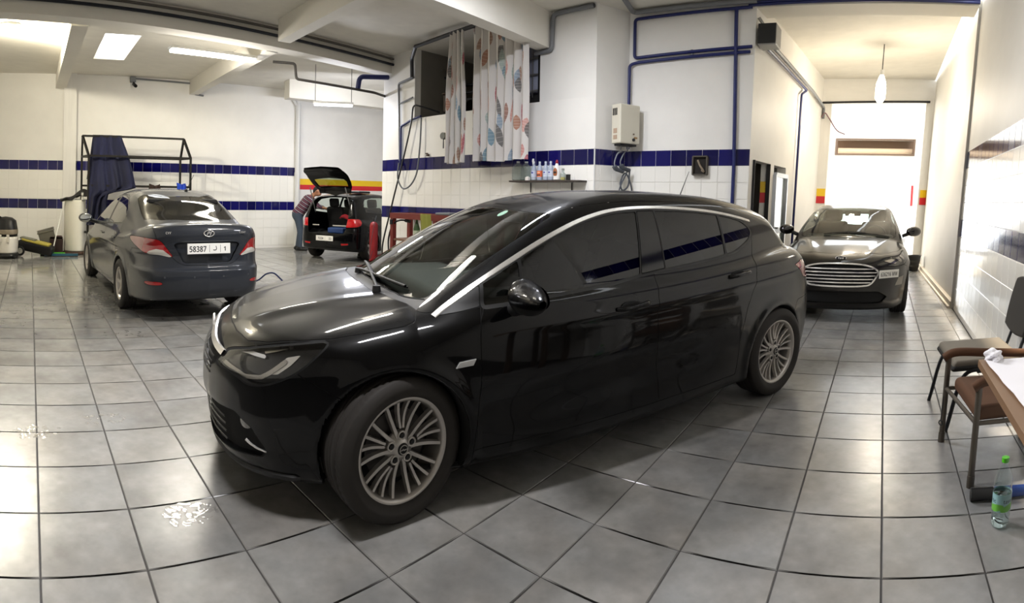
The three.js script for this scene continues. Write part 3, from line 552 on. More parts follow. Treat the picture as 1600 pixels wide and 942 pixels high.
// point of the skin over side-view (s, y) or plan (s, z): marches in from outside
function onSide(F, X0, s, y, sgn = -1) { let z = 1.1; for (let i = 0; i < 60; i++) { const f = F(X0 - s, y, z); if (f < 1e-4) break; z -= Math.max(f * 0.7, 1e-4); } return withN(F, X0 - s, y, z, sgn); }
function onTop(F, X0, s, z, sgn = 1) { let y = 1.7; for (let i = 0; i < 80; i++) { const f = F(X0 - s, y, z); if (f < 1e-4) break; y -= Math.max(f * 0.6, 1e-4); } return withN(F, X0 - s, y, z, sgn); }
function onNose(F, X0, y, z, sgn = 1, dir = 1) { let x = dir * 3; for (let i = 0; i < 120; i++) { const f = F(x, y, z); if (f < 1e-4) break; x -= dir * Math.max(f * 0.7, 1e-4); } return withN(F, x, y, z, sgn); }
function withN(F, x, y, z, sgn) { const e = 1e-3; return [x, y, z * sgn, (F(x + e, y, z) - F(x - e, y, z)) / (2 * e), (F(x, y + e, z) - F(x, y - e, z)) / (2 * e), sgn * (F(x, y, z + e) - F(x, y, z - e)) / (2 * e)]; }
const fine = (pts, n = 6) => { const c = new THREE.CatmullRomCurve3(pts.map(([x, y]) => V3(x, y, 0)), false, 'centripetal'); return c.getPoints((pts.length - 1) * n).map((p) => [p.x, p.y]); };
// number plate: plate with raised rim and printed face; local +x is its face
function plateGeo(w, h) { const b = rbox(0.008, h, w, 0.003); const f = new THREE.PlaneGeometry(w - 0.008, h - 0.008).rotateY(Math.PI / 2).translate(0.0045, 0, 0); return [b, f]; }
// ---------------------------------------------------------------- paint and glass
const paintBlack = phys(0x030304, 0.35, { specularIntensity: 0.1, clearcoat: 0.5, clearcoatRoughness: 0.05, ior: 1.5 });
// the black hatchback, from its drawings
const astra = (() => {
  const hood = curve([[-0.1, 0.62], [0, 0.665], [0.1, 0.715], [0.2, 0.765], [0.35, 0.822], [0.6, 0.888], [0.85, 0.935], [1.0, 0.955], [1.2, 0.955], [1.6, 0.945], [2.4, 0.965], [3.0, 0.995], [3.5, 1.04], [3.9, 1.06], [4.2, 1.04], [4.4, 0.98]]);
  const crown = curve([[0, 0], [0.3, 0.008], [0.5, 0.03], [0.65, 0.055], [0.75, 0.085], [0.85, 0.15], [0.95, 0.25]]), crownF = curve([[1.0, 1], [1.5, 0]]);
  const plan = curve([[0, 0.80], [0.4, 0.865], [0.7, 0.89], [1.1, 0.90], [1.6, 0.905], [3.0, 0.905], [3.5, 0.895], [3.9, 0.855], [4.2, 0.79], [4.37, 0.72]]);
  const inset = curve([[0.1, 0.09], [0.15, 0.07], [0.25, 0.035], [0.35, 0.02], [0.5, 0.005], [0.6, 0], [0.7, 0.004], [0.8, 0.014], [0.88, 0.03], [0.95, 0.06], [1.0, 0.1], [1.1, 0.2]]);
  const roofC = curve([[0.7, 0.82], [0.92, 0.945], [1.1, 1.052], [1.3, 1.163], [1.5, 1.264], [1.7, 1.349], [1.87, 1.405], [2.05, 1.443], [2.4, 1.478], [2.7, 1.485], [3.1, 1.472], [3.5, 1.425], [3.78, 1.365], [3.9, 1.32], [3.98, 1.24], [4.17, 1.03], [4.35, 0.83]]);
  const gz0 = curve([[1.0, 0.76], [1.2, 0.795], [1.6, 0.815], [2.5, 0.82], [3.2, 0.80], [3.7, 0.74], [4.1, 0.65], [4.35, 0.55]]);
  const nose = curve([[0.1, 0.16], [0.16, 0.09], [0.24, 0.03], [0.35, 0.012], [0.45, 0], [0.55, 0.004], [0.62, 0.018], [0.7, 0.05], [0.78, 0.1], [0.9, 0.2]]);
  const back = curve([[0, 0], [0.2, 0.01], [0.4, 0.045], [0.55, 0.1], [0.65, 0.16], [0.75, 0.265], [0.82, 0.39], [0.9, 0.62]]);
  const tail = curve([[0.15, 0.15], [0.25, 0.05], [0.4, 0.01], [0.55, 0], [0.7, 0.015], [0.85, 0.05], [0.95, 0.09], [1.1, 0.2]]);
  const tback = curve([[0, 0], [0.3, 0.015], [0.5, 0.045], [0.65, 0.1], [0.75, 0.19], [0.82, 0.32], [0.9, 0.6]]);
  const wsK = curve([[1.0, 0.3], [2.0, 0.22], [2.6, 0], [3.2, -0.05], [3.9, -0.25], [4.4, -0.3]]);
  const X0 = 2.23;
  const p = {
    noseX: X0, length: 4.37, arches: [[1.331, 0.318, 0.338], [-1.331, 0.318, 0.338]],
    side: (s, y) => { const x = X0 - s, d1 = Math.hypot(x - 1.331, y - 0.318), d2 = Math.hypot(x + 1.331, y - 0.318); return plan(s) - inset(y) + 0.014 * (gauss(d1 - 0.362, 0.035) + gauss(d2 - 0.362, 0.035)) + 0.012 * gauss(y - (0.80 + 0.035 * (s - 1.6)), 0.03) * sstep(s, 1.3, 2.2) - 0.016 * gauss(y - (0.40 + 0.085 * (s - 1.4)), 0.1) * sstep(s, 1.25, 1.8) * (1 - sstep(s, 2.6, 3.3)); },
    top: (s, z) => hood(s) - crown(z) * clamp(crownF(s), 0, 1) + 0.011 * gauss(z - (0.36 + 0.24 * (s - 0.3)), 0.06) * sstep(s, 0.15, 0.5) * (1 - sstep(s, 1.0, 1.2)),
    nose, noseBack: (z) => back(z), tail, tailBack: (z) => tback(z), bottom: curve([[0, 0.17], [0.3, 0.15], [1, 0.16], [3.3, 0.17], [4, 0.2], [4.37, 0.26]]),
    roof: (s, z) => roofC(s - wsK(s) * z * z) - 0.1 * z * z, glassZ: (s, y) => { const t = y - 0.95; return gz0(s) - 0.36 * t - 0.32 * t * t; },
  };
  return { F: bodyField(p), X0 };
})();
const chrome = std(0xe8e6e2, 0.22, 0.75), trimBlack = phys(0x070707, 0.12), plasticBlack = std(0x101011, 0.55), fabricDark = std(0x1d1c1b, 0.85), seamBlack = std(0x020202, 0.9), wellBlack = std(0x080808, 0.95);
const glassClear = phys(0xdfe8e2, 0.015, { transmission: 1, thickness: 0, ior: 1.5 }), glassTint = phys(0x3c403c, 0.02, { transmission: 1, thickness: 0, ior: 1.5 }), glassDark = phys(0x282b28, 0.02, { transmission: 1, thickness: 0, ior: 1.5 });
const lensClear = phys(0xffffff, 0.02, { transmission: 1, thickness: 0 }), lensRed = phys(0xb01018, 0.1, { clearcoat: 1 });
{
  const { F, X0 } = astra, C = new Carver(skin(F, [-2.2, 0.05, 0], [2.3, 1.55, 1.0], 0.0135), X0), A = [[0.899, 0.318], [3.561, 0.318]], lat = (k) => (s, y, z) => k - z;
  const t = thing('hatchback_car', 'black five-door hatchback with chrome window line standing in the middle of the garage', 'car', [3.06, 2.12, 0], R(156.85));
  const well = C.take((s, y, z) => Math.min(...A.map(([a, b]) => Math.hypot(s - a, y - b))) - 0.346, 'sy', 0, (s, y, z, q) => q[5] * 0 + Math.max(0.5 - z, (z > 0.8 ? Math.abs(q[5]) - 0.75 : -1)));
  const under = C.take((s, y) => y - 0.205, 'sy', 0, (s, y, z, q) => q[4] + 0.55);
  // windows
  const win = {
    patch: sdPoly([[1.09, 0.868], [1.325, 0.998], [1.305, 0.905], [1.2, 0.885]]), fq: sdPoly([[1.345, 1.003], [1.545, 1.103], [1.525, 0.927], [1.327, 0.91]]),
    fg: sdPoly([[1.565, 1.113], ...fine([[1.68, 1.165], [1.8, 1.216], [2.02, 1.289], [2.234, 1.333], [2.405, 1.345]], 3), [2.3, 0.993], [2.1, 0.966], [1.77, 0.943], [1.543, 0.928]]),
    bp: sdPoly([[2.415, 1.348], [2.548, 1.35], [2.495, 1.012], [2.31, 0.993]]), rg: sdPoly([[2.56, 1.349], [2.77, 1.346], [2.95, 1.336], [3.125, 1.318], [3.07, 1.06], [2.78, 1.033], [2.505, 1.013]]),
    rq: sdPoly(fine([[3.145, 1.315], [3.27, 1.295], [3.384, 1.262], [3.445, 1.205], [3.41, 1.16], [3.34, 1.128], [3.19, 1.078], [3.09, 1.063]], 3)),
  };
  const hi = lat(0.5);
  const fq = C.take(win.fq, 'sy', 0, hi), fg = C.take(win.fg, 'sy', 0, hi), rg = C.take(win.rg, 'sy', 0, hi), rq = C.take(win.rq, 'sy', 0, hi), bp = C.take(win.bp, 'sy', 0.003, hi), patch = C.take(win.patch, 'sy', 0.002, hi);
  const seal = C.take((s, y) => Math.min(win.fq(s, y), win.fg(s, y), win.rg(s, y), win.rq(s, y), win.bp(s, y)) - 0.016, 'sy', 0, hi);
  const lampPoly = smoothPoly([[0.1, 0.6], [0.16, 0.672], [0.253, 0.709], [0.343, 0.736], [0.473, 0.762], [0.6, 0.774], [0.55, 0.725], [0.469, 0.657], [0.386, 0.608], [0.301, 0.577], [0.247, 0.573], [0.209, 0.587], [0.163, 0.597]], 4);
  const lamp = C.take(sdPoly(lampPoly), 'sy', 0.004, lat(0.42));
  const tail = C.take(sdPoly([[3.84, 0.93], [4.0, 0.955], [4.3, 0.95], [4.36, 0.82], [4.15, 0.78], [3.98, 0.82]]), 'sy', 0.003, lat(0.4));
  const screen = sdPoly([[0.925, -0.1], [0.925, 0.05], [0.945, 0.34], [0.99, 0.545], [1.07, 0.64], [1.1, 0.655], ...fine([[1.2, 0.672], [1.3, 0.676], [1.47, 0.668], [1.66, 0.64], [1.82, 0.6]], 3), ...fine([[1.84, 0.585], [1.785, 0.483], [1.745, 0.324], [1.73, 0.1]], 3), [1.73, -0.1]]);
  const top = (k) => (s, z, y) => k - y;
  const ws = C.take((s, z, y) => Math.max(screen(s, z), 0.9 - y), 'sz', 0.003);
  const hoodP = sdPoly([[0.155, -0.1], [0.157, 0.15], [0.168, 0.265], [0.196, 0.437], [0.25, 0.6], [0.34, 0.69], [0.47, 0.755], [0.61, 0.79], [0.77, 0.802], [0.95, 0.808], [1.0, 0.79], [1.025, 0.72], [1.0, 0.64], [0.93, 0.545], [0.878, 0.34], [0.86, 0.1], [0.86, -0.1]]);
  const hood = C.take((s, z, y) => Math.max(hoodP(s, z), 0.7 - y), 'sz', 0.003);
  const cowlS = sdPoly([[0.8, -0.1], [0.8, 0.4], [0.9, 0.6], [1.0, 0.74], [1.09, 0.67], [1.0, 0.55], [0.95, -0.1]]), cowl = C.take((s, z, y) => Math.max(cowlS(s, z), 0.85 - y), 'sz', 0);
  // nose
  const grille = C.take(sdPoly([[-0.1, 0.515], [0.36, 0.53], [0.5, 0.59], [0.54, 0.645], [0.47, 0.672], [0.3, 0.69], [-0.1, 0.7]]), 'zy', 0.002, (s) => s - 0.3);
  const intake = C.take(sdPoly([[-0.1, 0.4], [0.3, 0.405], [0.58, 0.425], [0.69, 0.435], [0.745, 0.385], [0.775, 0.305], [0.765, 0.265], [0.66, 0.245], [0.3, 0.215], [-0.1, 0.21]]), 'zy', 0.002, (s) => s - 0.45);
  const bumper = C.take(sdPoly([[-0.2, 0], [-0.2, 0.9], [0.2, 0.9], [0.3, 0.7], [0.461, 0.649], [0.552, 0.6], [0.7, 0.53], [0.75, 0]]), 'sy', 0.0022);
  // flank
  const fender = C.take(sdPoly([[0.2, 0.4], [0.2, 0.9], [0.9, 0.91], [1.055, 0.875], [1.2, 0.9], [1.336, 1.0], [1.29, 0.85], [1.283, 0.78], [1.285, 0.57], [1.265, 0.35], [1.246, 0.1], [0.5, 0.1]]), 'sy', 0.0022, lat(0.6));
  const low = 0.262;
  const doorF = C.take(sdPoly([[1.246, low], [1.265, 0.35], [1.285, 0.57], [1.283, 0.78], [1.29, 0.85], [1.32, 0.9], [1.336, 1.0], [1.6, 1.14], [1.82, 1.235], [2.04, 1.31], [2.25, 1.352], [2.482, 1.366], [2.405, 1.0], [2.354, 0.78], [2.36, 0.5], [2.4, low]]), 'sy', 0.0022, lat(0.55));
  const doorR = C.take(sdPoly([[2.4, low], [2.36, 0.5], [2.354, 0.78], [2.405, 1.0], [2.482, 1.366], [2.78, 1.362], [3.1, 1.335], [3.4, 1.278], [3.46, 1.2], [3.36, 1.02], [3.26, 0.86], [3.16, 0.7], [3.1, 0.52], [3.09, low]]), 'sy', 0.0022, lat(0.5));
  const rear = C.take(sdPoly([[3.6, 0], [3.6, 0.42], [3.85, 0.66], [4.5, 0.68], [4.5, 0]]), 'sy', 0.0022);
  const rglass = C.take(sdPoly([[-0.1, 1.29], [0.4, 1.27], [0.52, 1.22], [0.6, 1.06], [0.5, 1.02], [-0.1, 1.01]]), 'zy', 0.003, (s) => 3.8 - s);
  const gate = C.take(sdPoly([[-0.1, 0.5], [-0.1, 1.4], [0.55, 1.4], [0.68, 1.05], [0.62, 0.9], [0.6, 0.7], [0.5, 0.6]]), 'zy', 0.0022, (s) => 3.86 - s);
  const roof = C.take((s, y, z) => Math.max(1.28 - y, z - 0.575, 1.6 - s), 'sy', 0.0015);
  const paint = (n, T, two, o) => two ? sides(t, n, T, paintBlack, o) : part(t, n, both(T), paintBlack, o);
  const dF = paint('front_door', doorF, 1), dR = paint('rear_door', doorR, 1); paint('front_fender', fender, 1); const bp_ = paint('front_bumper', bumper); paint('bonnet', hood); const rf = paint('roof', roof);
  paint('rear_bumper', rear); paint('tailgate', gate); paint('body_frame', C.T);
  part(t, 'wheel_well', both(well), wellBlack); part(t, 'underbody', both(under), wellBlack); part(t, 'seam', both(off(C.seams, -0.002)), seamBlack);
  const wsm = part(t, 'windscreen', both(ws), glassClear, { label: 'large windscreen reflecting a tube lamp' }); part(t, 'cowl', both(off(cowl, -0.004)), plasticBlack);
  for (const [k, dm, T, m] of [['side_window', dF, off(fg, -0.004), glassTint], ['corner_window', dF, off(fq, -0.004), glassTint], ['side_window', dR, off(rg, -0.004), glassDark], ['corner_window', dR, off(rq, -0.004), glassDark]]) [triGeo(mirror(T)), triGeo(T)].forEach((g, i) => part(t, k, g, m, { parent: dm[i] }));
  sides(t, 'window_seal', seal, std(0x060606, 0.5)); sides(t, 'door_pillar', bp, trimBlack); sides(t, 'mirror_patch', patch, plasticBlack);
  part(t, 'rear_window', both(off(rglass, -0.003)), glassDark);
  // chrome line above the windows
  for (const sg of [-1, 1]) part(t, 'window_trim', ribbon(fine([[1.085, 0.868], [1.332, 1.012], [1.553, 1.126], [1.804, 1.235], [2.018, 1.308], [2.234, 1.354], [2.492, 1.371], [2.772, 1.366], [3.078, 1.344], [3.384, 1.296], [3.62, 1.24]], 5).map(([s, y]) => onSide(F, X0, s, y, sg)), [0.03, 0.019], 0.004), chrome, { label: 'chrome strip' });
  // head lamps
  const dL = (pts, w) => { const l = sdLine(pts); return (s, y) => l(s, y) - w; };
  const H = new Carver(off(lamp, -0.03), X0), drl = H.take(dL([[0.169, 0.668], [0.26, 0.682], [0.333, 0.683]], 0.0065), 'sy', 0), pipe_ = H.take(dL([[0.333, 0.698], [0.441, 0.732], [0.545, 0.758]], 0.004), 'sy', 0), bot = H.take(dL([[0.14, 0.609], [0.221, 0.601], [0.247, 0.592], [0.317, 0.605], [0.361, 0.634], [0.42, 0.68]], 0.0085), 'sy', 0), blk = H.take(sdPoly([[0.35, 0.622], [0.426, 0.697], [0.486, 0.712], [0.44, 0.668], [0.385, 0.627]]), 'sy', 0), bowl = H.take((s, y) => Math.hypot(s - 0.26, y - 0.64) - 0.045, 'sy', 0);
  const lens = sides(t, 'headlight', lamp, lensClear), rimT = [];
  const mk = (T, m, n) => [triGeo(mirror(T)), triGeo(T)].forEach((g, i) => part(t, n, g, m, { parent: lens[i] }));
  mk(H.T, phys(0x0b0b0c, 0.2), 'lamp_housing'); mk(off(drl, 0.012), std(0xe8e8e8, 0.2, 0.6), 'light_strip'); mk(off(pipe_, 0.008), std(0xd8d2c4, 0.2, 0.8), 'light_strip'); mk(off(bot, 0.01), std(0xb8b4ac, 0.22, 0.9), 'reflector'); mk(off(blk, 0.006), std(0xd8d4cc, 0.3, 0.7), 'reflector'); mk(off(bowl, -0.02), phys(0x050506, 0.05), 'projector');
  sides(t, 'tail_lamp', tail, lensRed);
  // grille with slats, chrome wing bar and round emblem
  const gr = part(t, 'grille', both(off(grille, -0.025)), wellBlack);
  for (const y of [0.535, 0.56, 0.585, 0.61]) part(t, 'slat', ribbon(Array.from({ length: 25 }, (_, i) => { const z = lerp(-0.46, 0.46, i / 24); return onNose(F, X0, y, Math.abs(z), Math.sign(z) || 1); }), 0.009, 0.004), plasticBlack, { parent: gr });
  part(t, 'chrome_bar', ribbon(Array.from({ length: 31 }, (_, i) => { const z = lerp(-0.535, 0.535, i / 30); return onNose(F, X0, 0.648 + 0.02 * (1 - Math.abs(z) / 0.535), Math.abs(z), Math.sign(z) || 1); }), 0.036, 0.012), chrome, { parent: gr, label: 'chrome wing bar' });
  { const q = onNose(F, X0, 0.665, 0); part(t, 'emblem', [at(new THREE.TorusGeometry(0.052, 0.007, 8, 40), q[0] + 0.012, q[1], 0, 0, Math.PI / 2), at(extr([[-0.07, -0.008], [0.008, -0.002], [0.003, -0.014], [0.07, 0.008], [-0.008, 0.002], [-0.003, 0.014]], 0.006), q[0] + 0.01, q[1], 0, 0, Math.PI / 2)], chrome, { parent: gr }); }
  const it = part(t, 'air_intake', both(off(intake, -0.03)), wellBlack);
  for (const y of [0.27, 0.305, 0.34, 0.375]) part(t, 'slat', ribbon(Array.from({ length: 25 }, (_, i) => { const z = lerp(-0.6, 0.6, i / 24); return onNose(F, X0, y, Math.abs(z), Math.sign(z) || 1).map((v, k) => k === 0 ? v - 0.015 : v); }), 0.01, 0.004), plasticBlack, { parent: it });
  for (const sg of [-1, 1]) {
    part(t, 'chrome_lip', ribbon([[0.25, 0.325], [0.27, 0.312], [0.3, 0.3], [0.34, 0.292]].map(([s, y]) => onSide(F, X0, s, y, sg)), [0.012, 0.004], 0.006), chrome, { parent: it });
    const q = onSide(F, X0, 0.245, 0.395, sg); part(t, 'fog_lamp', at(lathe([[0, 0.004], [0.03, 0], [0.036, -0.012]], 24), q[0], q[1], q[2], Math.PI / 2 * sg, 0, -0.7), std(0x8a8a88, 0.15, 0.8), { parent: it });
  }
  part(t, 'splitter', ribbon(Array.from({ length: 41 }, (_, i) => { const z = lerp(-0.84, 0.84, i / 40); return onNose(F, X0, 0.19, Math.abs(z), Math.sign(z) || 1); }), 0.03, 0.012), plasticBlack, { parent: bp_ });
  // handles, badge, mirrors, wipers, antenna
  for (const [i, sg] of [[0, -1], [1, 1]]) {
    for (const [s0, y0, s1, y1, d] of [[2.07, 0.832, 2.285, 0.846, dF], [3.01, 0.922, 3.21, 0.932, dR]]) {
      const a = onSide(F, X0, s0, y0, sg), b = onSide(F, X0, s1, y1, sg), mid = onSide(F, X0, (s0 + s1) / 2, (y0 + y1) / 2, sg), o = 0.034 * sg;
      part(t, 'handle_cup', at(new THREE.SphereGeometry(1, 24, 12).scale(0.075, 0.034, 0.01), mid[0] + 0.01, mid[1] - 0.004, mid[2]), seamBlack, { parent: d[i] });
      part(t, 'door_handle', tube([[a[0], a[1], a[2]], [a[0] - 0.03, a[1] + 0.004, a[2] + o], [mid[0], mid[1] + 0.005, mid[2] + o * 1.15], [b[0] + 0.03, b[1] + 0.004, b[2] + o], [b[0], b[1], b[2]]], 0.0125, 10, 30).applyMatrix4(new THREE.Matrix4()), paintBlack, { parent: d[i] });
    }
    const c = onSide(F, X0, 1.205, 0.668, sg); part(t, 'indicator_badge', at(extr([[-0.047, -0.014], [0.036, -0.008], [0.05, 0.02], [-0.03, 0.012]], 0.006, 0.002), c[0], c[1], c[2] + (sg < 0 ? -0.003 : 0.003), 0, sg < 0 ? Math.PI : 0, 0), std(0xd8d8d6, 0.25, 0.5), { label: 'pale side indicator' });
    // door mirror
    const shell = new THREE.SphereGeometry(1, 40, 28), P = shell.attributes.position;
    for (let k = 0; k < P.count; k++) { const x = P.getX(k), y = P.getY(k), z = P.getZ(k), sp = (v, e) => Math.sign(v) * Math.pow(Math.abs(v), e); P.setXYZ(k, x > 0 ? 0.085 * x : 0.06 * x, 0.08 * y * (1 - 0.2 * z), 0.16 * z); }
    shell.computeVertexNormals();
    const mm = new THREE.Matrix4().makeTranslation(X0 - 1.47, 0.963, sg * 1.0).multiply(new THREE.Matrix4().makeRotationFromEuler(new THREE.Euler(0, sg * 0.12, 0))).multiply(new THREE.Matrix4().makeScale(1, 1, sg));
    const gsh = shell.clone(); if (sg < 0) { const ix = gsh.index.array; for (let k = 0; k < ix.length; k += 3) { const q = ix[k]; ix[k] = ix[k + 1]; ix[k + 1] = q; } gsh.applyMatrix4(new THREE.Matrix4().makeScale(1, 1, -1)); gsh.computeVertexNormals(); gsh.applyMatrix4(new THREE.Matrix4().makeScale(1, 1, -1)); const nn = gsh.attributes.normal; for (let k = 0; k < nn.count; k++) nn.setZ(k, -nn.getZ(k)); }
    const [low, upp] = (() => { const g = gsh.toNonIndexed(), p = g.attributes.position, n = g.attributes.normal, T = []; for (let k = 0; k < p.count; k += 3) T.push([0, 1, 2].map((j) => [p.getX(k + j), p.getY(k + j), p.getZ(k + j), n.getX(k + j), n.getY(k + j), n.getZ(k + j)])); return cut(T, (x, y) => y + 0.028); })();
    const mir = part(t, 'door_mirror', triGeo(upp), paintBlack, { m: mm }); part(t, 'mirror_base', triGeo(low), plasticBlack, { m: mm, parent: mir });
    part(t, 'mirror_glass', at(new THREE.SphereGeometry(1, 24, 16).scale(0.006, 0.052, 0.115), -0.052, 0.0, 0), std(0xcfd4d6, 0.03, 1), { m: mm, parent: mir });
    part(t, 'mirror_arm', tube([[X0 - 1.5, 0.95, sg * 0.97], [X0 - 1.48, 0.91, sg * 0.92], [X0 - 1.46, 0.88, sg * 0.85]], 0.034, 12), plasticBlack, { parent: mir });
  }
  for (const pts of [[[0.915, 0.1], [0.965, -0.28], [1.03, -0.52]], [[0.905, -0.42], [0.955, -0.02], [1.0, 0.3]]]) {
    const P = fine(pts, 6).map(([s, z]) => { const q = onTop(F, X0, s, Math.abs(z), Math.sign(z) || 1); return [q[0], q[1] + 0.022, q[2]]; });
    const wp = part(t, 'wiper', tube(P, 0.009, 6), plasticBlack); part(t, 'wiper_blade', tube(P.slice(4).map(([x, y, z]) => [x - 0.012, y - 0.006, z]), 0.006, 6), plasticBlack, { parent: wp });
    part(t, 'wiper_pivot', cyl(0.02, 0.024, 0.03, 16, P[0][0], P[0][1] - 0.008, P[0][2]), plasticBlack, { parent: wp });
  }
  { const q = onTop(F, X0, 3.4, 0); const an = part(t, 'antenna', rod([q[0], q[1] + 0.01, 0], [q[0] - 0.13, q[1] + 0.22, 0.03], 0.0045, 6, 0.0022), plasticBlack, { parent: rf }); part(t, 'antenna_foot', at(new THREE.SphereGeometry(0.03, 16, 10).scale(1.3, 0.6, 0.7), q[0], q[1] + 0.006, 0), plasticBlack, { parent: an }); }
  // cabin
  part(t, 'dashboard', [rbox(0.5, 0.16, 1.3, 0.06, X0 - 1.42, 0.86, 0), rbox(0.3, 0.3, 1.35, 0.05, X0 - 1.42, 0.68, 0), at(rbox(0.22, 0.08, 0.36, 0.03), X0 - 1.58, 0.95, -0.36)], fabricDark);
  const sw = part(t, 'steering_wheel', at(new THREE.TorusGeometry(0.185, 0.016, 10, 40), X0 - 1.75, 0.89, -0.36, 0, Math.PI / 2, 0).applyMatrix4(new THREE.Matrix4()), plasticBlack); part(t, 'steering_boss', [at(cyl(0.06, 0.07, 0.05, 20), X0 - 1.75, 0.89, -0.36, 0, 0, Math.PI / 2), box(0.02, 0.03, 0.36, X0 - 1.745, 0.89, -0.36)], plasticBlack, { parent: sw });
  for (const z of [-0.36, 0.36]) { seat(t, X0 - 2.2, 0.48, z, fabricDark); }
  for (const z of [-0.4, 0, 0.4]) seat(t, X0 - 3.05, 0.5, z, fabricDark);
  part(t, 'cabin_floor', box(2.7, 0.04, 1.5, X0 - 2.5, 0.3, 0), fabricDark);
  { const q = onTop(F, X0, 1.83, 0.0); part(t, 'rear_view_mirror', [at(rbox(0.03, 0.07, 0.24, 0.012), q[0] - 0.08, q[1] - 0.1, 0), rod([q[0] - 0.07, q[1] - 0.06, 0], [q[0], q[1] - 0.02, 0], 0.012)], plasticBlack); const s = onTop(F, X0, 1.7, 0.25, -1); part(t, 'sticker', at(cyl(0.035, 0.035, 0.002, 24), s[0] - 0.006, s[1] - 0.012, s[2], 0, 0, -0.5), std(0xbfe0d4, 0.5), { label: 'pale round sticker' }); }
  for (const [s, w, sg] of [[0, 0, -1], [0, 0, 1]]) { wheel(t, 1.331, sg * 0.8, 0.317, 0.225, 0.228, sg, R(17), 'multi'); wheel(t, -1.331, sg * 0.785, 0.317, 0.225, 0.228, sg, 0, 'multi'); }
}
// ---------------------------------------------------------------- the grey sedan, seen from behind
const sedan = (() => {
  const X0 = 2.115, hood = curve([[0, 0.6], [0.1, 0.68], [0.4, 0.78], [0.8, 0.87], [1.1, 0.92], [1.4, 0.93], [2.4, 0.95], [3.0, 0.975], [3.4, 1.0], [3.8, 1.045], [4.05, 1.068], [4.26, 1.085], [4.34, 1.06], [4.4, 1.0]]);
  const crown = curve([[0, 0], [0.4, 0.012], [0.6, 0.035], [0.7, 0.06], [0.8, 0.12], [0.9, 0.22]]), plan = curve([[0, 0.74], [0.5, 0.82], [1.0, 0.845], [1.6, 0.85], [3.0, 0.85], [3.4, 0.845], [3.8, 0.82], [4.1, 0.785], [4.37, 0.73]]);
  const inset = curve([[0.1, 0.1], [0.2, 0.05], [0.35, 0.02], [0.5, 0.006], [0.62, 0], [0.75, 0.006], [0.85, 0.02], [0.95, 0.05], [1.02, 0.09], [1.1, 0.16]]);
  const roofC = curve([[0.6, 0.8], [0.85, 0.92], [1.1, 1.06], [1.4, 1.21], [1.7, 1.34], [1.95, 1.41], [2.3, 1.455], [2.6, 1.468], [3.0, 1.45], [3.25, 1.41], [3.5, 1.325], [3.75, 1.2], [3.95, 1.11], [4.05, 1.06], [4.3, 0.9]]);
  const gz0 = curve([[0.9, 0.72], [1.3, 0.765], [2.4, 0.775], [3.0, 0.78], [3.5, 0.75], [4.0, 0.68], [4.3, 0.58]]);
  const nose = curve([[0.1, 0.12], [0.3, 0.01], [0.5, 0], [0.65, 0.04], [0.8, 0.12]]), back = curve([[0, 0], [0.4, 0.06], [0.6, 0.16], [0.75, 0.36], [0.85, 0.7]]);
  const tail = curve([[0.15, 0.13], [0.26, 0.05], [0.36, 0.012], [0.48, 0], [0.56, 0.004], [0.6, 0.045], [0.66, 0.06], [0.8, 0.065], [0.88, 0.05], [0.98, 0.035], [1.08, 0.03], [1.2, 0.1]]), tback = curve([[0, 0], [0.3, 0.016], [0.5, 0.05], [0.62, 0.1], [0.7, 0.17], [0.78, 0.3], [0.85, 0.55]]);
  const ws = curve([[0.9, 0.3], [1.9, 0.2], [2.5, 0], [3.1, -0.12], [3.6, -0.3], [4.2, -0.35]]);
  const p = {
    noseX: X0, length: 4.37, arches: [[1.285, 0.3, 0.33], [-1.285, 0.3, 0.33]], kRoof: 0.11, kFront: 0.14,
    side: (s, y) => { const x = X0 - s, d1 = Math.hypot(x - 1.285, y - 0.3), d2 = Math.hypot(x + 1.285, y - 0.3); return plan(s) - inset(y) + 0.014 * (gauss(d1 - 0.355, 0.035) + gauss(d2 - 0.355, 0.035)) + 0.012 * gauss(y - (0.68 + 0.09 * (s - 1.2)), 0.035) * sstep(s, 1.0, 2.0) * (1 - sstep(s, 3.6, 4)); },
    top: (s, z) => hood(s) - crown(z), nose, noseBack: back, tail, tailBack: tback, bottom: curve([[0, 0.17], [1, 0.16], [3.4, 0.17], [3.9, 0.2], [4.37, 0.25]]),
    roof: (s, z) => roofC(s - ws(s) * z * z) - 0.11 * z * z, glassZ: (s, y) => { const t = y - 0.95; return gz0(s) - 0.4 * t - 0.3 * t * t; },
  };
  return { F: bodyField(p), X0, u: 1.835, v: 7.884, turn: R(92.8), scale: [1, 1, 0.955] };
})();
const paintGrey = phys(0x2a2d33, 0.45, { specularIntensity: 0.3, clearcoat: 0.7, clearcoatRoughness: 0.06 });
const lensClearMilk = std(0xd9d5cc, 0.2, 0.3), plateWhite = std(0xe9e8e2, 0.4);
function plate(t, text, x, y, z, w, h, o = {}) {
  const tex = canvasTex(512, 112, (c, W, H) => { c.fillStyle = '#eceae4'; c.fillRect(0, 0, W, H); c.fillStyle = '#141414'; c.textBaseline = 'middle'; c.textAlign = 'center'; text(c, W, H); });
  const M = new THREE.Matrix4().makeTranslation(x, y, z).multiply(new THREE.Matrix4().makeRotationFromEuler(new THREE.Euler(0, o.turn ?? 0, o.tilt ?? 0, 'YXZ'))), [b, f] = plateGeo(w, h), pl = part(t, 'number_plate', b, plateWhite, { m: M, label: 'white number plate', parent: o.parent });
  if (o.parent) { part(t, 'number_plate_print', f, std(0xffffff, 0.4, 0, { map: tex }), { m: M, parent: o.parent }); } else part(t, 'print', f, std(0xffffff, 0.4, 0, { map: tex }), { m: M, parent: pl });
}
const font = await new FontLoader().loadAsync('fonts/droid/droid_sans_bold.typeface.json');
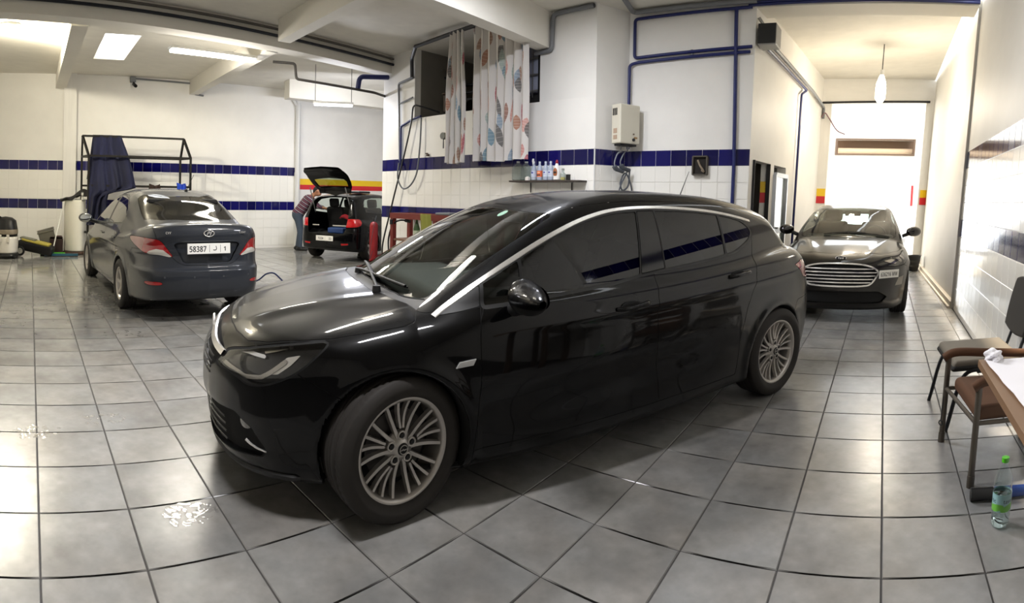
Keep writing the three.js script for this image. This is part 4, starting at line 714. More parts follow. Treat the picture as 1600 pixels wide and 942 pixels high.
const textGeo = (s, size, depth) => { const g = new TextGeometry(s, { font, size, depth, curveSegments: 3 }); g.computeBoundingBox(); const b = g.boundingBox; return g.translate(-(b.min.x + b.max.x) / 2, -(b.min.y + b.max.y) / 2, 0); };
const toRear = (g, x, y, z) => at(g, x, y, z, 0, -Math.PI / 2, 0);   // lettering that reads from behind the car
{
  const { F, X0 } = sedan, C = new Carver(skin(F, [-2.35, 0.05, 0], [2.2, 1.55, 0.95], 0.017), X0), A = [[0.83, 0.3], [3.4, 0.3]], lat = (k) => (s, y, z) => k - z;
  const t = thing('sedan_car', 'dark grey four-door sedan seen from behind, parked in front of the metal rack', 'car', [sedan.u, sedan.v, 0], sedan.turn, null, [0, 0], sedan.scale);
  const well = C.take((s, y, z) => Math.min(...A.map(([a, b]) => Math.hypot(s - a, y - b))) - 0.337, 'sy', 0, (s, y, z, q) => Math.max(0.5 - z, z > 0.75 ? Math.abs(q[5]) - 0.75 : -1));
  const under = C.take((s, y) => y - 0.23, 'sy', 0, (s, y, z, q) => q[4] + 0.5);
  const wf = sdPoly([[1.25, 0.955], [1.6, 1.16], [1.9, 1.3], [2.1, 1.345], [2.26, 1.36], [2.27, 0.985]]), wr = sdPoly([[2.36, 0.99], [2.36, 1.362], [2.6, 1.355], [2.85, 1.315], [3.1, 1.2], [3.16, 1.1], [3.12, 1.03], [2.8, 1.01]]);
  const bpS = sdPoly([[2.26, 0.985], [2.26, 1.36], [2.37, 1.362], [2.37, 0.99]]), fg = C.take(wf, 'sy', 0, lat(0.45)), rg = C.take(wr, 'sy', 0, lat(0.45)), seal = C.take((s, y) => Math.min(wf(s, y), wr(s, y), bpS(s, y)) - 0.018, 'sy', 0, lat(0.45));
  const q = (sd) => (s, y, z) => sd(s - z, y), rearOnly = (s) => 3.6 - s;
  const lampP = smoothPoly([[2.95, 0.9], [3.2, 0.92], [3.474, 0.915], [3.68, 0.895], [3.77, 0.82], [3.855, 0.718], [3.68, 0.735], [3.43, 0.748], [3.2, 0.81]], 3), lampS = sdPoly(lampP), whiteP = sdPoly([[3.42, 0.738], [3.5, 0.775], [3.62, 0.8], [3.73, 0.79], [3.87, 0.7], [3.68, 0.72]]);
  const white = C.take(q((a, y) => Math.max(lampS(a, y), whiteP(a, y))), 'sy', 0, rearOnly), red = C.take(q(lampS), 'sy', 0.003, rearOnly);
  const bg = sdPoly([[3.39, -0.1], [3.37, 0.25], [3.19, 0.5], [3.2, 0.555], [3.4, 0.59], [3.6, 0.61], [3.745, 0.612], [3.87, 0.45], [3.965, 0.15], [3.975, -0.1]]);
  const back = C.take((s, z, y) => Math.max(bg(s, z), 1.0 - y), 'sz', 0.003);
  const wsP = sdPoly([[0.9, -0.1], [0.9, 0.1], [1.0, 0.55], [1.1, 0.68], [1.7, 0.6], [1.9, 0.5], [1.9, -0.1]]), ws = C.take((s, z, y) => Math.max(wsP(s, z), 0.9 - y), 'sz', 0.003);
  const recess = C.take(sdPoly([[-0.1, 0.872], [0.36, 0.87], [0.41, 0.85], [0.3, 0.665], [0.26, 0.65], [-0.1, 0.645]]), 'zy', 0.002, (s) => 4 - s);
  const lid = C.take(sdPoly([[-0.1, 0.62], [0.28, 0.625], [0.35, 0.65], [0.44, 0.72], [0.53, 0.81], [0.6, 0.91], [0.625, 1.0], [0.63, 1.3], [-0.1, 1.3]]), 'zy', 0.003, (s) => 3.86 - s);
  const refl = C.take(q(sdPoly(smoothPoly([[3.43, 0.44], [3.6, 0.452], [3.76, 0.44], [3.76, 0.425], [3.6, 0.41], [3.46, 0.42]], 3))), 'sy', 0.002, rearOnly);
  const bumper = C.take(sdPoly([[3.73, 0], [3.74, 0.45], [3.8, 0.6], [3.86, 0.78], [4.6, 0.8], [4.6, 0]]), 'sy', 0.003);
  const hoodS = sdPoly([[0.1, -0.1], [0.12, 0.4], [0.3, 0.66], [0.9, 0.75], [1.02, 0.7], [0.9, -0.1]]), hood = C.take((s, z, y) => Math.max(hoodS(s, z), 0.62 - y), 'sz', 0.003);
  const fr = C.take(sdPoly([[-0.3, 0], [-0.3, 0.9], [0.3, 0.7], [0.5, 0.5], [0.55, 0]]), 'sy', 0.003);
  const dF = C.take(sdPoly([[1.2, 0.26], [1.2, 0.95], [1.6, 1.2], [1.95, 1.345], [2.3, 1.385], [2.3, 0.26]]), 'sy', 0.003, lat(0.45)), dR = C.take(sdPoly([[2.3, 0.26], [2.3, 1.385], [2.7, 1.375], [3.0, 1.28], [3.22, 1.08], [3.15, 0.9], [3.0, 0.65], [2.98, 0.26]]), 'sy', 0.003, lat(0.45));
  const roof = C.take((s, y, z) => Math.max(1.33 - y, z - 0.52, 1.85 - s), 'sy', 0);
  const DF = sides(t, 'front_door', dF, paintGrey), DR = sides(t, 'rear_door', dR, paintGrey), bm = part(t, 'rear_bumper', both(bumper), paintGrey), ld = part(t, 'boot_lid', both(lid), paintGrey);
  part(t, 'bonnet', both(hood), paintGrey); part(t, 'front_bumper', both(fr), paintGrey); const rf = part(t, 'roof', both(roof), paintGrey); part(t, 'body_frame', both(C.T), paintGrey); part(t, 'seam', both(off(C.seams, -0.002)), seamBlack);
  part(t, 'wheel_well', both(well), wellBlack); part(t, 'underbody', both(under), wellBlack);
  [triGeo(mirror(fg)), triGeo(fg)].forEach((g, i) => part(t, 'side_window', g, glassTint, { parent: DF[i] })); [triGeo(mirror(rg)), triGeo(rg)].forEach((g, i) => part(t, 'side_window', g, glassTint, { parent: DR[i] }));
  sides(t, 'window_seal', seal, std(0x070707, 0.4)); part(t, 'rear_window', both(off(back, -0.003)), phys(0x4c463e, 0.03, { transmission: 1, thickness: 0 })); part(t, 'windscreen', both(ws), glassClear);
  const lr = sides(t, 'tail_lamp', red, phys(0x9c0a12, 0.12, { clearcoat: 1 }), { label: 'red tail lamp' }); [triGeo(mirror(white)), triGeo(white)].forEach((g, i) => part(t, 'reversing_lamp', g, lensClearMilk, { parent: lr[i] }));
  sides(t, 'reflector', refl, phys(0xa80f14, 0.2, { clearcoat: 1 })); part(t, 'plate_recess', both(off(recess, -0.02)), paintGrey, { parent: ld });
  plate(t, (c, W, H) => { c.font = 'bold 92px sans-serif'; c.save(); c.translate(120, H / 2 + 4); c.scale(0.82, 1); c.fillText('58387', 0, 0); c.restore(); c.fillRect(258, 14, 4, 84); c.fillRect(392, 14, 4, 84); c.font = 'bold 70px sans-serif'; c.fillText('1', 450, H / 2 + 4); c.lineWidth = 9; c.strokeStyle = '#141414'; c.beginPath(); c.moveTo(338, 28); c.quadraticCurveTo(352, 62, 338, 72); c.quadraticCurveTo(318, 80, 306, 70); c.stroke(); }, X0 - 4.338, 0.806, 0, 0.53, 0.115, { turn: Math.PI, tilt: 0.06 });
  // round badge: an oval ring with a slanted H, and small lettering
  const by = 0.972, qb = onNose(F, X0, by, 0, 1, -1);
  { const ring = new THREE.TorusGeometry(1, 0.13, 8, 40).scale(0.062, 0.034, 0.03), H = extr([[-0.034, -0.02], [-0.022, -0.02], [-0.012, -0.003], [0.014, 0.005], [0.006, -0.02], [0.018, -0.02], [0.036, 0.02], [0.024, 0.02], [0.014, 0.012], [-0.012, 0.004], [-0.004, 0.02], [-0.016, 0.02]], 0.005);
    const b = part(t, 'badge', toRear(ring, qb[0] - 0.004, by, 0), chrome, { parent: ld, label: 'chrome oval badge' }); part(t, 'badge_letter', toRear(H, qb[0] - 0.003, by, 0), chrome, { parent: ld }); }
  for (const [s, z, sz] of [['CVVT', -0.47, 0.026], ['ACCENT', 0.42, 0.022]]) { const p = onNose(F, X0, 0.978, Math.abs(z), Math.sign(z), -1); part(t, 'lettering', at(textGeo(s, sz, 0.004), p[0] - 0.003, 0.978, p[2], 0, -Math.PI / 2 - Math.sign(z) * 0.12, 0), chrome, { parent: ld }); }
  { const pts = Array.from({ length: 25 }, (_, i) => { const z = lerp(-0.33, 0.33, i / 24), p = onNose(F, X0, 0.885, Math.abs(z), Math.sign(z) || 1, -1); return p; }); part(t, 'boot_strip', ribbon(pts, 0.014, 0.006), std(0x55585c, 0.2, 0.6), { parent: ld }); }
  for (const z of [-0.52, -0.18, 0.18, 0.52]) { const p = onNose(F, X0, 0.5, Math.abs(z), Math.sign(z), -1); part(t, 'parking_sensor', at(cyl(0.011, 0.011, 0.006, 16), p[0], p[1], p[2], 0, 0, Math.PI / 2), std(0x3c3e42, 0.4), { parent: bm }); }
  { const p = onTop(F, X0, 3.1, 0.0); const a = part(t, 'antenna', rod([p[0], p[1], 0.16], [p[0] - 0.13, p[1] + 0.21, 0.22], 0.005, 6, 0.003), plasticBlack, { parent: rf }); part(t, 'antenna_foot', at(new THREE.SphereGeometry(0.024, 16, 10), p[0], p[1] + 0.004, 0.16), plasticBlack, { parent: a }); }
  for (const sg of [-1, 1]) {
    const mir = part(t, 'door_mirror', at(new THREE.SphereGeometry(1, 24, 16).scale(0.075, 0.075, 0.115), X0 - 1.42, 1.0, sg * 0.97), paintGrey); part(t, 'mirror_glass', at(new THREE.SphereGeometry(1, 20, 12).scale(0.012, 0.058, 0.09), X0 - 1.487, 1.0, sg * 0.975), std(0xcfd4d6, 0.04, 1), { parent: mir }); part(t, 'mirror_arm', rod([X0 - 1.42, 0.97, sg * 0.9], [X0 - 1.4, 0.93, sg * 0.76], 0.03), plasticBlack, { parent: mir });
    for (const s of [2.12, 3.0]) { const p = onSide(F, X0, s, 0.83, sg); part(t, 'door_handle', rbox(0.17, 0.025, 0.03, 0.01, p[0], p[1], p[2] + sg * 0.01), paintGrey); }
    wheel(t, 1.285, sg * 0.755, 0.3, 0.19, 0.2, sg, 0, 7); wheel(t, -1.285, sg * 0.755, 0.3, 0.19, 0.2, sg, 0, 7);
  }
  for (const z of [-0.35, 0.35]) seat(t, X0 - 2.2, 0.45, z, fabricDark); for (const z of [-0.36, 0.36]) seat(t, X0 - 3.0, 0.5, z, fabricDark);
  part(t, 'parcel_shelf', box(0.7, 0.03, 1.15, X0 - 3.55, 1.0, 0), fabricDark); part(t, 'cabin_floor', box(2.4, 0.04, 1.3, X0 - 2.4, 0.3, 0), fabricDark);
}
// ---------------------------------------------------------------- the dark car facing us in the passage
const focus = (() => {
  const X0 = 2.25, hood = curve([[0, 0.68], [0.08, 0.745], [0.2, 0.8], [0.4, 0.862], [0.7, 0.925], [1.0, 0.975], [1.15, 0.99], [1.5, 0.97], [2.4, 0.98], [3.4, 1.02], [4.0, 1.05], [4.4, 0.95]]);
  const crown = curve([[0, 0], [0.4, 0.01], [0.6, 0.03], [0.7, 0.055], [0.8, 0.11], [0.95, 0.24]]), plan = curve([[0, 0.82], [0.5, 0.88], [1.0, 0.9], [2, 0.905], [3.4, 0.9], [4.0, 0.86], [4.38, 0.76]]);
  const inset = curve([[0.1, 0.1], [0.2, 0.05], [0.35, 0.02], [0.5, 0.006], [0.62, 0], [0.75, 0.006], [0.85, 0.025], [0.95, 0.06], [1.02, 0.1], [1.1, 0.18]]);
  const roofC = curve([[0.9, 0.86], [1.12, 0.99], [1.35, 1.13], [1.6, 1.25], [1.85, 1.35], [2.05, 1.405], [2.3, 1.44], [2.6, 1.455], [3.1, 1.44], [3.6, 1.38], [3.95, 1.3], [4.1, 1.15], [4.3, 0.9]]);
  const gz0 = curve([[1.0, 0.76], [1.5, 0.8], [2.4, 0.81], [3.4, 0.78], [4.0, 0.7], [4.3, 0.6]]);
  const nose = curve([[0.1, 0.14], [0.2, 0.05], [0.32, 0.015], [0.45, 0], [0.6, 0.006], [0.72, 0.03], [0.82, 0.09], [0.95, 0.2]]), back = curve([[0, 0], [0.3, 0.03], [0.5, 0.085], [0.65, 0.17], [0.75, 0.28], [0.82, 0.42], [0.9, 0.65]]);
  const tail = curve([[0.2, 0.08], [0.5, 0], [0.9, 0.06], [1.1, 0.15]]), tback = curve([[0, 0], [0.5, 0.06], [0.75, 0.25], [0.9, 0.6]]), ws = curve([[1.0, 0.28], [2.0, 0.2], [2.6, 0], [3.4, -0.1], [4.2, -0.3]]);
  const p = { noseX: X0, length: 4.38, arches: [[1.35, 0.32, 0.345], [-1.35, 0.32, 0.345]], kFront: 0.13,
    side: (s, y) => { const d1 = Math.hypot(X0 - s - 1.35, y - 0.32); return plan(s) - inset(y) + 0.014 * gauss(d1 - 0.37, 0.035); },
    top: (s, z) => hood(s) - crown(z) + 0.014 * gauss(z - (0.34 + 0.28 * (s - 0.2)), 0.07) * sstep(s, 0.1, 0.5) * (1 - sstep(s, 1.0, 1.2)),
    nose, noseBack: back, tail, tailBack: tback, bottom: curve([[0, 0.16], [1, 0.15], [3.4, 0.17], [4.38, 0.25]]),
    roof: (s, z) => roofC(s - ws(s) * z * z) - 0.1 * z * z, glassZ: (s, y) => { const t = y - 0.95; return gz0(s) - 0.36 * t - 0.3 * t * t; } };
  return { F: bodyField(p), X0, u: 8.38, v: 0.555, turn: Math.PI, scale: [0.92, 0.965, 0.93] };
})();
{
  const { F, X0 } = focus, C = new Carver(skin(F, [-2.2, 0.05, 0], [2.35, 1.55, 1.0], 0.019), X0), A = [[0.9, 0.32], [3.6, 0.32]], lat = (k) => (s, y, z) => k - z;
  const t = thing('compact_car', 'dark brown-black car with chrome slatted grille facing the camera in the street passage', 'car', [focus.u, focus.v, 0], focus.turn, null, [0, 0], focus.scale);
  const paint = phys(0x0e0b09, 0.3, { specularIntensity: 0.2, clearcoat: 0.65, clearcoatRoughness: 0.05 });
  const well = C.take((s, y, z) => Math.min(...A.map(([a, b]) => Math.hypot(s - a, y - b))) - 0.352, 'sy', 0, (s, y, z, q) => Math.max(0.5 - z, z > 0.78 ? Math.abs(q[5]) - 0.75 : -1));
  const under = C.take((s, y) => y - 0.2, 'sy', 0, (s, y, z, q) => q[4] + 0.5);
  const wsP = sdPoly([[1.13, -0.1], [1.14, 0.1], [1.17, 0.4], [1.25, 0.62], [1.32, 0.69], [1.5, 0.69], [1.8, 0.655], [2.02, 0.6], [2.06, 0.55], [1.99, 0.3], [1.96, -0.1]]);
  const ws = C.take((s, z, y) => Math.max(wsP(s, z), 0.9 - y), 'sz', 0.003);
  const sw = sdPoly([[1.55, 0.985], [1.75, 1.12], [2.05, 1.27], [2.3, 1.345], [2.5, 1.36], [3.1, 1.34], [3.5, 1.27], [3.7, 1.17], [3.6, 1.1], [3.0, 1.03], [2.3, 1.0]]), glass = C.take(sw, 'sy', 0.004, lat(0.45));
  const rg = C.take(sdPoly([[-0.1, 1.27], [0.45, 1.25], [0.55, 1.08], [-0.1, 1.05]]), 'zy', 0.003, (s) => 3.8 - s);
  const lampS = sdPoly(smoothPoly([[0.12, 0.715], [0.25, 0.785], [0.5, 0.81], [0.85, 0.835], [0.8, 0.79], [0.55, 0.715], [0.35, 0.69], [0.2, 0.695]], 4)), lamp = C.take(lampS, 'sy', 0.004, lat(0.44));
  const grP = smoothPoly([[-0.3, 0.715], [0, 0.727], [0.3, 0.712], [0.42, 0.68], [0.485, 0.628], [0.455, 0.56], [0.39, 0.485], [0.3, 0.468], [0, 0.462], [-0.3, 0.468]], 5), grS = sdPoly(grP), grl = C.take(grS, 'zy', 0.002, (s) => s - 0.35);
  const fog = C.take(sdPoly([[0.29, 0.555], [0.44, 0.56], [0.415, 0.445], [0.22, 0.455]]), 'sy', 0.002, lat(0.5));
  const low = C.take(sdPoly([[-0.1, 0.4], [0.5, 0.4], [0.62, 0.33], [0.55, 0.25], [-0.1, 0.24]]), 'zy', 0.002, (s) => s - 0.4);
  const hoodS = sdPoly([[0.3, -0.1], [0.3, 0.1], [0.33, 0.4], [0.42, 0.6], [0.62, 0.72], [0.95, 0.79], [1.2, 0.76], [1.18, 0.6], [1.08, 0.4], [1.05, -0.1]]), hood = C.take((s, z, y) => Math.max(hoodS(s, z), 0.7 - y), 'sz', 0.003);
  const bump = C.take(sdPoly([[-0.3, 0], [-0.3, 1], [0.3, 0.87], [0.42, 0.7], [0.6, 0.66], [0.65, 0]]), 'sy', 0.003);
  const doorS = sdPoly([[1.4, 0.26], [1.4, 0.95], [1.75, 1.17], [2.1, 1.33], [2.5, 1.385], [2.45, 0.26]]), df = C.take(doorS, 'sy', 0.003, lat(0.5));
  const bm = part(t, 'front_bumper', both(bump), paint); part(t, 'bonnet', both(hood), paint); sides(t, 'front_door', df, paint); part(t, 'body_frame', both(C.T), paint); part(t, 'seam', both(off(C.seams, -0.002)), seamBlack);
  part(t, 'wheel_well', both(well), wellBlack); part(t, 'underbody', both(under), wellBlack); part(t, 'windscreen', both(ws), glassClear); sides(t, 'side_window', glass, phys(0x8d938d, 0.02, { transmission: 1, thickness: 0 })); part(t, 'rear_window', both(rg), glassClear);
  const ln = sides(t, 'headlight', lamp, lensClear), H = new Carver(off(lamp, -0.035), X0), cells = [[0.3, 0.745], [0.45, 0.757], [0.6, 0.768]].map(([a, b]) => H.take((s, y) => Math.hypot((s - a) * 0.7, y - b) - 0.034, 'sy', 0));
  const strip = H.take((s, y) => sdLine([[0.2, 0.765], [0.5, 0.795], [0.8, 0.82]])(s, y) - 0.008, 'sy', 0), mk = (T, m, n) => [triGeo(mirror(T)), triGeo(T)].forEach((g, i) => part(t, n, g, m, { parent: ln[i] }));
  mk(H.T, phys(0x1b1917, 0.25), 'lamp_housing'); for (const c of cells) mk(off(c, 0.012), std(0xd9d4cb, 0.12, 0.9), 'lamp_cell'); mk(off(strip, 0.012), std(0xcfc8bc, 0.2, 0.7), 'light_strip');
  sides(t, 'fog_surround', fog, std(0xa9a49a, 0.3, 0.5), { label: 'silver fog lamp panel' });
  const gr = part(t, 'grille', both(off(grl, -0.03)), wellBlack);
  for (const y of [0.505, 0.545, 0.585, 0.625, 0.665]) { const w = [...Array(40).keys()].map((i) => i * 0.0125).filter((z) => grS(z, y) < -0.008).pop(); part(t, 'slat', ribbon(Array.from({ length: 21 }, (_, i) => { const z = lerp(-w, w, i / 20); return onNose(F, X0, y, Math.abs(z), Math.sign(z) || 1).map((v, k) => k === 0 ? v - 0.012 : v); }), 0.016, 0.008), chrome, { parent: gr }); }
  { const ring = grP.filter(([z]) => z >= -0.01).sort((a, b) => Math.atan2(b[1] - 0.6, b[0]) - Math.atan2(a[1] - 0.6, a[0])), R_ = ring.map(([z, y]) => onNose(F, X0, y, Math.max(0, z), 1)), L_ = ring.slice().reverse().map(([z, y]) => onNose(F, X0, y, Math.max(0, z), -1)); part(t, 'grille_frame', ribbon([...R_, ...L_, R_[0]], 0.022, 0.01), chrome, { parent: gr, label: 'chrome surround' }); }
  const li = part(t, 'air_intake', both(off(low, -0.03)), wellBlack);
  { const q = onNose(F, X0, 0.785, 0), b = part(t, 'badge', at(new THREE.SphereGeometry(1, 32, 12).scale(0.018, 0.028, 0.066), q[0] + 0.002, q[1], 0, 0, 0, 0.5), std(0x23252c, 0.25, 0.4), { label: 'oval badge' }); part(t, 'badge_rim', at(new THREE.TorusGeometry(1, 0.07, 8, 40).scale(0.066, 0.028, 0.05), q[0] + 0.008, q[1] + 0.003, 0, 0, Math.PI / 2, 0), chrome, { parent: b }); part(t, 'badge_lettering', at(textGeo('Ford', 0.024, 0.003), q[0] + 0.02, q[1] + 0.006, 0, 0, Math.PI / 2, 0), chrome, { parent: b }); }
  { const q = onNose(F, X0, 0.61, 0.62, -1); plate(t, (c, W, H) => { c.font = 'bold 84px sans-serif'; c.fillText('636216 WW', W / 2, H / 2 + 4, W - 40); }, q[0] + 0.045, 0.612, -0.622, 0.31, 0.098, { turn: R(38) }); }
  for (const sg of [-1, 1]) {
    const mir = part(t, 'door_mirror', at(new THREE.SphereGeometry(1, 28, 18).scale(0.07, 0.075, 0.115), X0 - 1.62, 1.06, sg * 0.97), phys(0x0a0808, 0.25, { clearcoat: 1 })); part(t, 'mirror_arm', rod([X0 - 1.62, 1.03, sg * 0.9], [X0 - 1.6, 0.99, sg * 0.8], 0.03), plasticBlack, { parent: mir });
    wheel(t, 1.35, sg * 0.79, 0.32, 0.215, 0.215, sg, 0, 'five'); wheel(t, -1.35, sg * 0.79, 0.32, 0.215, 0.215, sg, 0, 'five');
  }
  for (const [z0, z1] of [[0.35, -0.25], [-0.05, -0.6]]) part(t, 'wiper', tube(Array.from({ length: 8 }, (_, i) => { const z = lerp(z0, z1, i / 7), q = onTop(F, X0, 1.19 + 0.1 * z * z + i * 0.004, Math.abs(z), Math.sign(z) || 1); return [q[0], q[1] + 0.015, q[2]]; }), 0.008, 6), plasticBlack);
  const seats = std(0x2a2622, 0.9); for (const z of [-0.37, 0.37]) seat(t, X0 - 2.25, 0.52, z, seats); for (const z of [-0.4, 0.4]) seat(t, X0 - 3.1, 0.5, z, seats);
  part(t, 'dashboard', [rbox(0.5, 0.16, 1.35, 0.06, X0 - 1.6, 0.92, 0), rbox(0.3, 0.3, 1.35, 0.05, X0 - 1.6, 0.7, 0)], seats); part(t, 'steering_wheel', at(new THREE.TorusGeometry(0.18, 0.016, 10, 36), X0 - 1.88, 0.95, -0.37, 0, Math.PI / 2, 0), plasticBlack);
  { const q = onTop(F, X0, 2.0, 0); part(t, 'rear_view_mirror', rbox(0.03, 0.075, 0.25, 0.012, q[0] - 0.08, q[1] - 0.09, 0), plasticBlack); }
  part(t, 'cabin_floor', box(2.6, 0.04, 1.4, X0 - 2.5, 0.3, 0), seats);
}
// ---------------------------------------------------------------- the black car in the far bay with its tailgate up
const hatch = (() => {
  const X0 = 2.05, hood = curve([[0, 0.66], [0.2, 0.78], [0.6, 0.88], [1.0, 0.95], [1.4, 0.95], [2.4, 0.97], [3.3, 1.0], [3.8, 1.0], [4.1, 0.95]]), crown = curve([[0, 0], [0.5, 0.02], [0.7, 0.06], [0.9, 0.22]]), plan = curve([[0, 0.78], [0.6, 0.85], [1, 0.87], [3.3, 0.87], [3.8, 0.84], [4.1, 0.79]]);
  const inset = curve([[0.1, 0.08], [0.25, 0.03], [0.5, 0], [0.75, 0.006], [0.88, 0.025], [1.0, 0.09], [1.1, 0.18]]), roofC = curve([[0.8, 0.86], [1.05, 1.0], [1.4, 1.2], [1.75, 1.38], [2.1, 1.46], [2.5, 1.48], [3.1, 1.47], [3.6, 1.425], [3.78, 1.37], [3.95, 1.1], [4.05, 0.9]]), gz0 = curve([[0.9, 0.72], [1.4, 0.77], [2.4, 0.79], [3.3, 0.775], [3.9, 0.72], [4.1, 0.66]]);
  const nose = curve([[0.1, 0.1], [0.3, 0], [0.6, 0.01], [0.8, 0.1]]), back = curve([[0, 0], [0.5, 0.08], [0.75, 0.28], [0.9, 0.65]]), tail = curve([[0.15, 0.1], [0.3, 0.03], [0.45, 0], [0.6, 0.01], [0.75, 0.045], [0.95, 0.08], [1.1, 0.14]]), tback = curve([[0, 0], [0.5, 0.03], [0.65, 0.07], [0.75, 0.14], [0.82, 0.25], [0.9, 0.5]]), ws = curve([[1, 0.28], [2, 0.1], [2.6, 0], [3.3, -0.03], [4, -0.14]]);
  const p = { noseX: X0, length: 4.08, arches: [[1.25, 0.31, 0.335], [-1.25, 0.31, 0.335]], kFront: 0.11,
    side: (s, y) => plan(s) - inset(y) + 0.014 * gauss(Math.hypot(X0 - s + 1.25, y - 0.31) - 0.36, 0.04), top: (s, z) => hood(s) - crown(z), nose, noseBack: back, tail, tailBack: tback, bottom: curve([[0, 0.17], [3.3, 0.17], [4.08, 0.27]]),
    roof: (s, z) => roofC(s - ws(s) * z * z) - 0.09 * z * z, glassZ: (s, y) => { const t = y - 0.95; return gz0(s) - 0.3 * t - 0.2 * t * t; } };
  const sc = 0.9, hd = R(25.4), cx = 6.62 + 1.25 * sc * Math.cos(hd), cv = 10.23 + 1.25 * sc * Math.sin(hd);
  return { F: bodyField(p), X0, u: cx, v: cv, turn: hd, scale: [sc, 0.985, sc] };
})();
{
  const { F, X0 } = hatch, C = new Carver(skin(F, [-2.1, 0.05, 0], [2.15, 1.55, 0.95], 0.024), X0), A = [[0.8, 0.31], [3.3, 0.31]], lat = (k) => (s, y, z) => k - z;
  const t = thing('small_car', 'small black car in the far bay with its tailgate raised', 'car', [hatch.u, hatch.v, 0], hatch.turn, null, [0, 0], hatch.scale);
  const well = C.take((s, y, z) => Math.min(...A.map(([a, b]) => Math.hypot(s - a, y - b))) - 0.342, 'sy', 0, (s, y, z, q) => Math.max(0.5 - z, z > 0.76 ? Math.abs(q[5]) - 0.75 : -1));
  const under = C.take((s, y) => y - 0.24, 'sy', 0, (s, y, z, q) => q[4] + 0.5), rearOnly = (k) => (s) => k - s;
  const gateS = sdPoly([[-0.1, 0.6], [0.48, 0.6], [0.53, 0.68], [0.57, 0.95], [0.55, 1.15], [0.5, 1.3], [0.44, 1.39], [-0.1, 1.43]]), rgS = sdPoly([[-0.1, 1.03], [0.42, 1.04], [0.47, 1.1], [0.43, 1.3], [-0.1, 1.33]]);
  const rg = C.take(rgS, 'zy', 0, rearOnly(3.5)), gate = C.take(gateS, 'zy', 0.002, rearOnly(3.55));
  const lampS = sdPoly(smoothPoly([[3.72, 0.9], [3.95, 0.93], [4.1, 0.92], [4.12, 0.77], [3.9, 0.755], [3.75, 0.8]], 3)), lamp = C.take(lampS, 'sy', 0.003, lat(0.5)), refS = sdPoly([[0.42, 0.4], [0.62, 0.41], [0.62, 0.375], [0.44, 0.36]]), ref = C.take(refS, 'zy', 0.002, rearOnly(3.8));
  const bump = C.take(sdPoly([[3.55, 0], [3.6, 0.4], [3.7, 0.62], [4.5, 0.66], [4.5, 0]]), 'sy', 0.003);
  const wA = sdPoly([[1.45, 1.0], [1.7, 1.18], [2.0, 1.33], [2.2, 1.37], [2.2, 1.0]]), wB = sdPoly([[2.3, 1.0], [2.3, 1.38], [2.9, 1.38], [3.3, 1.34], [3.45, 1.24], [3.4, 1.06], [2.9, 1.02]]), ga = C.take(wA, 'sy', 0.003, lat(0.45)), gb = C.take(wB, 'sy', 0.003, lat(0.45));
  const dS = sdPoly([[1.2, 0.26], [1.2, 0.95], [1.6, 1.2], [1.95, 1.38], [2.25, 1.41], [2.25, 0.26]]), d2S = sdPoly([[2.25, 0.26], [2.25, 1.41], [3.0, 1.42], [3.4, 1.36], [3.5, 1.2], [3.3, 0.9], [2.95, 0.6], [2.9, 0.26]]), df = C.take(dS, 'sy', 0.003, lat(0.5)), dr = C.take(d2S, 'sy', 0.003, lat(0.5));
  const roof = C.take((s, y, z) => Math.max(1.36 - y, z - 0.55, 1.75 - s), 'sy', 0), wsS = sdPoly([[0.95, -0.1], [1.05, 0.5], [1.2, 0.66], [1.7, 0.6], [1.78, 0.5], [1.7, -0.1]]), ws = C.take((s, z, y) => Math.max(wsS(s, z), 0.95 - y), 'sz', 0.003);
  const DF = sides(t, 'front_door', df, paintBlack), DR = sides(t, 'rear_door', dr, paintBlack), bm = part(t, 'rear_bumper', both(bump), paintBlack); part(t, 'roof', both(roof), paintBlack); part(t, 'body_frame', both(C.T), paintBlack); part(t, 'seam', both(C.seams), seamBlack);
  part(t, 'wheel_well', both(well), wellBlack); part(t, 'underbody', both(under), wellBlack); part(t, 'windscreen', both(ws), glassClear);
  [triGeo(mirror(ga)), triGeo(ga)].forEach((g, i) => part(t, 'side_window', g, glassClear, { parent: DF[i] })); [triGeo(mirror(gb)), triGeo(gb)].forEach((g, i) => part(t, 'side_window', g, glassClear, { parent: DR[i] }));
  const lm = sides(t, 'tail_lamp', lamp, phys(0xc01016, 0.12, { clearcoat: 1 }), { label: 'red tail lamp' }); sides(t, 'reflector', ref, phys(0xb01014, 0.2));
  [[-1, 0], [1, 1]].forEach(([sg, i]) => { const P = [[3.78, 0.775], [3.9, 0.772], [4.03, 0.78]].map(([s, y]) => onSide(F, X0, s, y, sg)); part(t, 'lamp_strip', ribbon(P, 0.024, 0.004), lensClearMilk, { parent: lm[i] }); });
  // tailgate swung up about the rear edge of the roof
  const hx = X0 - 3.62, hy = 1.41, swing = (g) => g.applyMatrix4(new THREE.Matrix4().makeTranslation(hx, hy, 0).multiply(new THREE.Matrix4().makeRotationZ(R(-104))).multiply(new THREE.Matrix4().makeTranslation(-hx, -hy, 0)));
  const tg = part(t, 'tailgate', swing(join([both(gate), both(off(gate, -0.045))])), paintBlack, { label: 'raised tailgate' });
  part(t, 'tailgate_window', swing(both(off(rg, -0.02))), phys(0xa3b09a, 0.02, { transmission: 1, thickness: 0 }), { parent: tg });
  part(t, 'window_frame', swing(tube([...rgSPath()], 0.016, 6, 80, true)), plasticBlack, { parent: tg });
